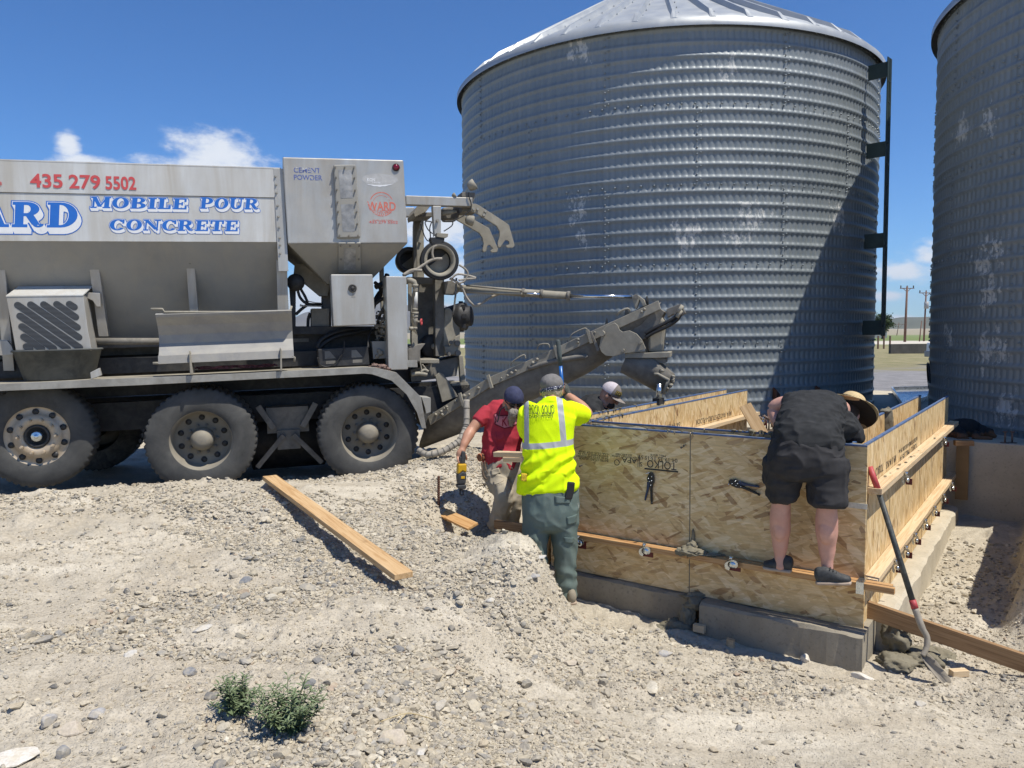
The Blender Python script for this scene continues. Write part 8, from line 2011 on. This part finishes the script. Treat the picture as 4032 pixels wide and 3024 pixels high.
for a in ((70, 2985, 190, .8, WH, 'big flat pale slab in the bottom left corner', 1, .22, .2), (968, 2292, 52, .7, DG, 'blue grey stone beside the white silt streak', 2, .6, .6), (797, 2482, 95, .55, LG, 'pale lens shaped slab lying on silt left of the board', 3, .2, .9),
          (285, 2885, 96, .9, TN, 'chunky tan rock second from the bottom left corner', 4, .6, .3), (195, 2852, 66, .7, MG, 'grey wedge shaped rock left of the chunky tan one', 5, .9, 1.2), (382, 2822, 76, .9, MG, 'rounded grey rock right above the chunky tan rock', 6, .6, .1),
          (250, 2978, 66, .75, DG, 'grey upright rock at the bottom edge by the pale slab', 7, .95, 1.4), (517, 2582, 62, .6, LG, 'smooth light oval stone left of the weeds', 8, .4, 1.0), (750, 2654, 52, .9, DG, 'dark squarish stone just above the smaller weed', 9, .8, .2),
          (1554, 2918, 112, .85, TN, 'big crusty tan clod at the bottom right of the weeds', 10, .6, .2), (1652, 2978, 70, .8, LG, 'pale rock at the bottom edge right of the crusty clod', 11, .7, .8), (2244, 2614, 80, .6, TN, 'flat tan stone on the slope below the green trousers', 12, .3, .1),
          (2620, 2582, 74, .65, MG, 'grey brick shaped stone on the slope below the wet concrete', 13, .5, .1), (3172, 2604, 50, .7, WH, 'pale pointed stone half in the shade of the right footing', 14, .8, .5), (3396, 2672, 88, .5, WH, 'pale elongated slab at the footing corner', 15, .35, -.5),
          (2128, 2196, 66, .5, LG, 'flat slab jutting from the mound beside the green trousers', 17, .25, .4), (2102, 2272, 56, .8, MG, 'blue grey rock on the mound below the jutting slab', 18, .5, .3), (1931, 2372, 40, .9, LG, 'small round pale cobble on the mound left of the trousers', 19, .7, .3),
          (3626, 2778, 50, .8, LG, 'lone grey stone in front of the shovel blade', 20, .6, .3)): rock(*a)
# ------------------------------------------------------------------ two weeds
ml, N, L, B = newmat('weed_leaf'); f = nnoise(N, L, ngeo(N), 40, 3); L.new(nramp(N, L, f, [(.3, (.085, .125, .055)), (.7, (.19, .24, .12))]), B.inputs['Base Color']); B.inputs['Roughness'].default_value = .65
ms_ = pm('weed_stem', (.16, .19, .08), .7, 0, .2, 30)
def weed(bx_, by_, w, h, nst, label, seed):
    q = on_ground(bx_, by_); d = (q-CAM).dot(FWD); W = w/2*d/FPX; H = h*d/FPX*1.02; g = random.Random(seed); e = empty('weed', q, label, 'weed', 'weeds growing in the gravel')
    st = MB(); V = []; Fq = []
    for i in range(nst):
        a = g.uniform(0, 6.283); sp = g.uniform(.25, 1.25)**.8; hh = H*g.uniform(.35, 1.05)*(1-.35*sp); tip = q+Vector((math.cos(a)*W*sp, math.sin(a)*W*.8*sp, hh)); mid = q+(tip-q)*.5+Vector((math.cos(a), math.sin(a), 0))*W*.08*sp+Vector((0, 0, hh*.06))
        path = smoothpath([q+Vector((math.cos(a)*.012, math.sin(a)*.012, -.01)), mid, tip], 6); st.tube(path, [.0024*(1-.6*k/len(path)) for k in range(len(path))], 5)
        nl = g.randint(20, 28)
        for k in range(nl):
            t = .22+.78*(k/(nl-1)); p0 = path[min(len(path)-1, int(t*(len(path)-1)))]; b = k*2.4+g.uniform(-.4, .4); ln = g.uniform(.034, .062)*(1.15-.45*t); up = .25+.75*t
            dr = Vector((math.cos(b), math.sin(b), up*g.uniform(.3, .9))).normalized(); sd = dr.cross(Z_).normalized(); wd = ln*.115; droop = Vector((0, 0, -ln*g.uniform(.1, .35)))
            o = len(V); m1 = p0+dr*ln*.45; m2 = p0+dr*ln+droop
            V += [p0, m1+sd*wd+Vector((0, 0, .001)), m1-sd*wd+Vector((0, 0, .001)), m2, m1-Vector((0, 0, .002))]; Fq += [(o, o+1, o+4, o+4), (o, o+4, o+2, o+2), (o+1, o+3, o+4, o+4), (o+4, o+3, o+2, o+2)]
    st.build('stems', ms_, e); V = np.array([v[:] for v in V]); tri = np.array([f_[:3] for f_ in Fq]); lf = link('foliage', np_mesh('foliage', V, tri, False), ml, e)
weed(930, 2815, 190, 185, 24, 'smaller weed with narrow green leaves, left of its twin', 3)
weed(1135, 2880, 265, 265, 42, 'larger bushy weed with narrow green leaves', 8)
# dry twigs in the gravel
for i, (a, b, lb) in enumerate((((1500, 2855), (1700, 2850), 'dry pale stalk lying above the crusty clod'), ((1560, 2872), (1640, 2836), 'short dry stalk crossing the longer one'))):
    mb = MB(); p0, p1 = on_ground(*a)+Vector((0, 0, .015)), on_ground(*b)+Vector((0, 0, .02)); mb.tube(smoothpath([p0, (p0+p1)/2+Vector((0, .02, .02)), p1], 5), .0022, 5); o = mb.build('twig', pm('dry_stalk', (.50, .40, .22), .8), loc=p0); tag(o, lb, 'twig')
# ------------------------------------------------------------------ dog on the shaded slab
dq = PZ(3835, 1728, SZ0); dd_ = (dq-CAM).dot(FWD)
def D(x, y, k=0.0): return P(x, y, dd_+.10+k)
e = empty('dog', (dq.x, dq.y, SZ0), 'black and tan dog lying in the shade on the slab', 'dog')
bm = bmesh.new()
loft(bm, [(D(3742, 1702, .1), .10, .085), (D(3775, 1690, .1), .125, .10), (D(3812, 1688, .1), .12, .095), (D(3846, 1696, .08), .105, .085), (D(3866, 1698, .04), .075, .07), (D(3880, 1700), .062, .058)], Z_, 24)
ell(bm, D(3888, 1702, -.02), (.070, .062, .058)); loft(bm, [(D(3890, 1706, -.03), .046, .044), (D(3908, 1714, -.06), .034, .030), (D(3918, 1718, -.08), .024, .022)], Z_, 16); ell(bm, D(3921, 1717, -.09), (.012, .012, .010))
for s_ in (-.045, .045): loft(bm, [(D(3874, 1690, s_), .030, .014), (D(3866, 1704, s_*1.4), .034, .012), (D(3868, 1716, s_*1.5), .018, .008)], X_, 12)
for k in (-.10, .07):
    loft(bm, [(D(3846, 1708, k), .042), (D(3838, 1723, k-.02), .034), (D(3868, 1726, k-.05), .026), (D(3892, 1727, k-.07), .028)], Y_, 14); ell(bm, D(3898, 1727, k-.075), (.030, .026, .020))
for k in (-.02, .16):
    loft(bm, [(D(3768, 1702, k), .075), (D(3792, 1716, k-.05), .052), (D(3772, 1725, k-.06), .026), (D(3802, 1728, k-.07), .024)], Y_, 14); ell(bm, D(3808, 1728, k-.075), (.028, .024, .018))
loft(bm, [(D(3738, 1708, .1), .022), (D(3722, 1724, .06), .018), (D(3708, 1728, .0), .010)], Z_, 10)
mdg, N, L, B = newmat('black_and_tan_fur'); p = ngeo(N); sp = N.new('ShaderNodeSeparateXYZ'); L.new(p, sp.inputs[0])
hN = nnoise(N, L, p, 30, 4); zz = nmath(N, L, 'ADD', sp.outputs[2], nmath(N, L, 'MULTIPLY', nmath(N, L, 'SUBTRACT', hN, .5), .05))
vm = N.new('ShaderNodeVectorMath'); vm.operation = 'DISTANCE'; L.new(p, vm.inputs[0]); vm.inputs[1].default_value = tuple(D(3910, 1716, -.08))
tan_ = nmath(N, L, 'MAXIMUM', nramp(N, L, nmath(N, L, 'SUBTRACT', zz, SZ0-.05), [(.10, 1.0), (.125, 0.0)]), nramp(N, L, vm.outputs['Value'], [(.055, 1.0), (.075, 0.0)]))
L.new(nmix(N, L, tan_, nramp(N, L, hN, [(.3, (.006, .006, .007)), (.7, (.018, .017, .016))]), (.17, .075, .03)), B.inputs['Base Color']); B.inputs['Roughness'].default_value = .8; L.new(nbump(N, L, nnoise(N, L, p, 220, 3), .5, .004), B.inputs['Normal'])
link('body', skin(bm, .007, 3, lambda co: .002*vnoise(co[:, 0]*80, co[:, 1]*80, co[:, 2]*80, 3)), mdg, e)
# ------------------------------------------------------------------ the air between here and the hills
mb = MB(); mb.box((0, 2500, 250), 22000, 22000, 620); hz = mb.build('haze', None, None)
mh = bpy.data.materials.new('pale_air'); mh.use_nodes = True; nh = mh.node_tree
nh.nodes.remove(nh.nodes['Principled BSDF']); vol = nh.nodes.new('ShaderNodeVolumePrincipled'); vol.inputs['Color'].default_value = (.82, .90, 1.0, 1); vol.inputs['Density'].default_value = 6e-5; vol.inputs['Anisotropy'].default_value = .2
nh.links.new(vol.outputs[0], nh.nodes['Material Output'].inputs['Volume']); hz.data.materials.append(mh); tag(hz, kind='stuff')
# ------------------------------------------------------------------ countable small fittings become objects of their own
def split_loose(o):
    me = o.data; n = len(me.vertices); par = list(range(n))
    def fd(a):
        while par[a] != a: par[a] = par[par[a]]; a = par[a]
        return a
    for e_ in me.edges:
        a, b = fd(e_.vertices[0]), fd(e_.vertices[1])
        if a != b: par[a] = b
    comp = {}
    for v in range(n): comp.setdefault(fd(v), []).append(v)
    if len(comp) < 2: return
    for k, vs in list(comp.items())[1:]:
        bm = bmesh.new(); bm.from_mesh(me); bm.verts.ensure_lookup_table(); keep = set(vs)
        bmesh.ops.delete(bm, geom=[v for v in bm.verts if v.index not in keep], context='VERTS')
        m2 = bpy.data.meshes.new(me.name); bm.to_mesh(m2); bm.free()
        for q in me.materials: m2.materials.append(q)
        c = o.copy(); c.data = m2; COL.objects.link(c)
    first = set(list(comp.values())[0]); bm = bmesh.new(); bm.from_mesh(me)
    bmesh.ops.delete(bm, geom=[v for v in bm.verts if v.index not in first], context='VERTS'); bm.to_mesh(me); bm.free()
SPL = {'case_decals': 'case_decal', 'gearbox_bolts': 'gearbox_bolt', 'hoist_bolts': 'hoist_bolt', 'bolts': 'bolt', 'window_bolts': 'window_bolt', 'rivets': 'rivet', 'nails': 'nail', 'stamp_bar': 'stamp_bar', 'plate_studs': 'plate_stud',
       'hose_ends': 'hose_end', 'control_levers': 'control_lever', 'rail_handles': 'rail_handle', 'slots': 'slot', 'tip_hoses': 'tip_hose', 'control_hoses': 'control_hose', 'lamp_cable': 'lamp_cable', 'hoses': 'hose', 'rail_rivets': 'rail_rivet', 'laces': 'lace', 'cylinder_pipes': 'cylinder_pipe', 'chassis_rail': 'chassis_rail', 'lever_comb': 'comb_lever', 'bin_rail': 'bin_rail', 'hose_wraps': 'hose_wrap', 'badge_swoosh': 'badge_swoosh'}
for o in list(COL.objects):
    b = o.name.split('.')[0]
    if b in SPL and o.type == 'MESH' and o.data.users == 1: o.name = SPL[b]; split_loose(o)
    if b in ('splatter', 'concrete_crumbs', 'fittings', 'caked_concrete'): o['kind'] = 'stuff'
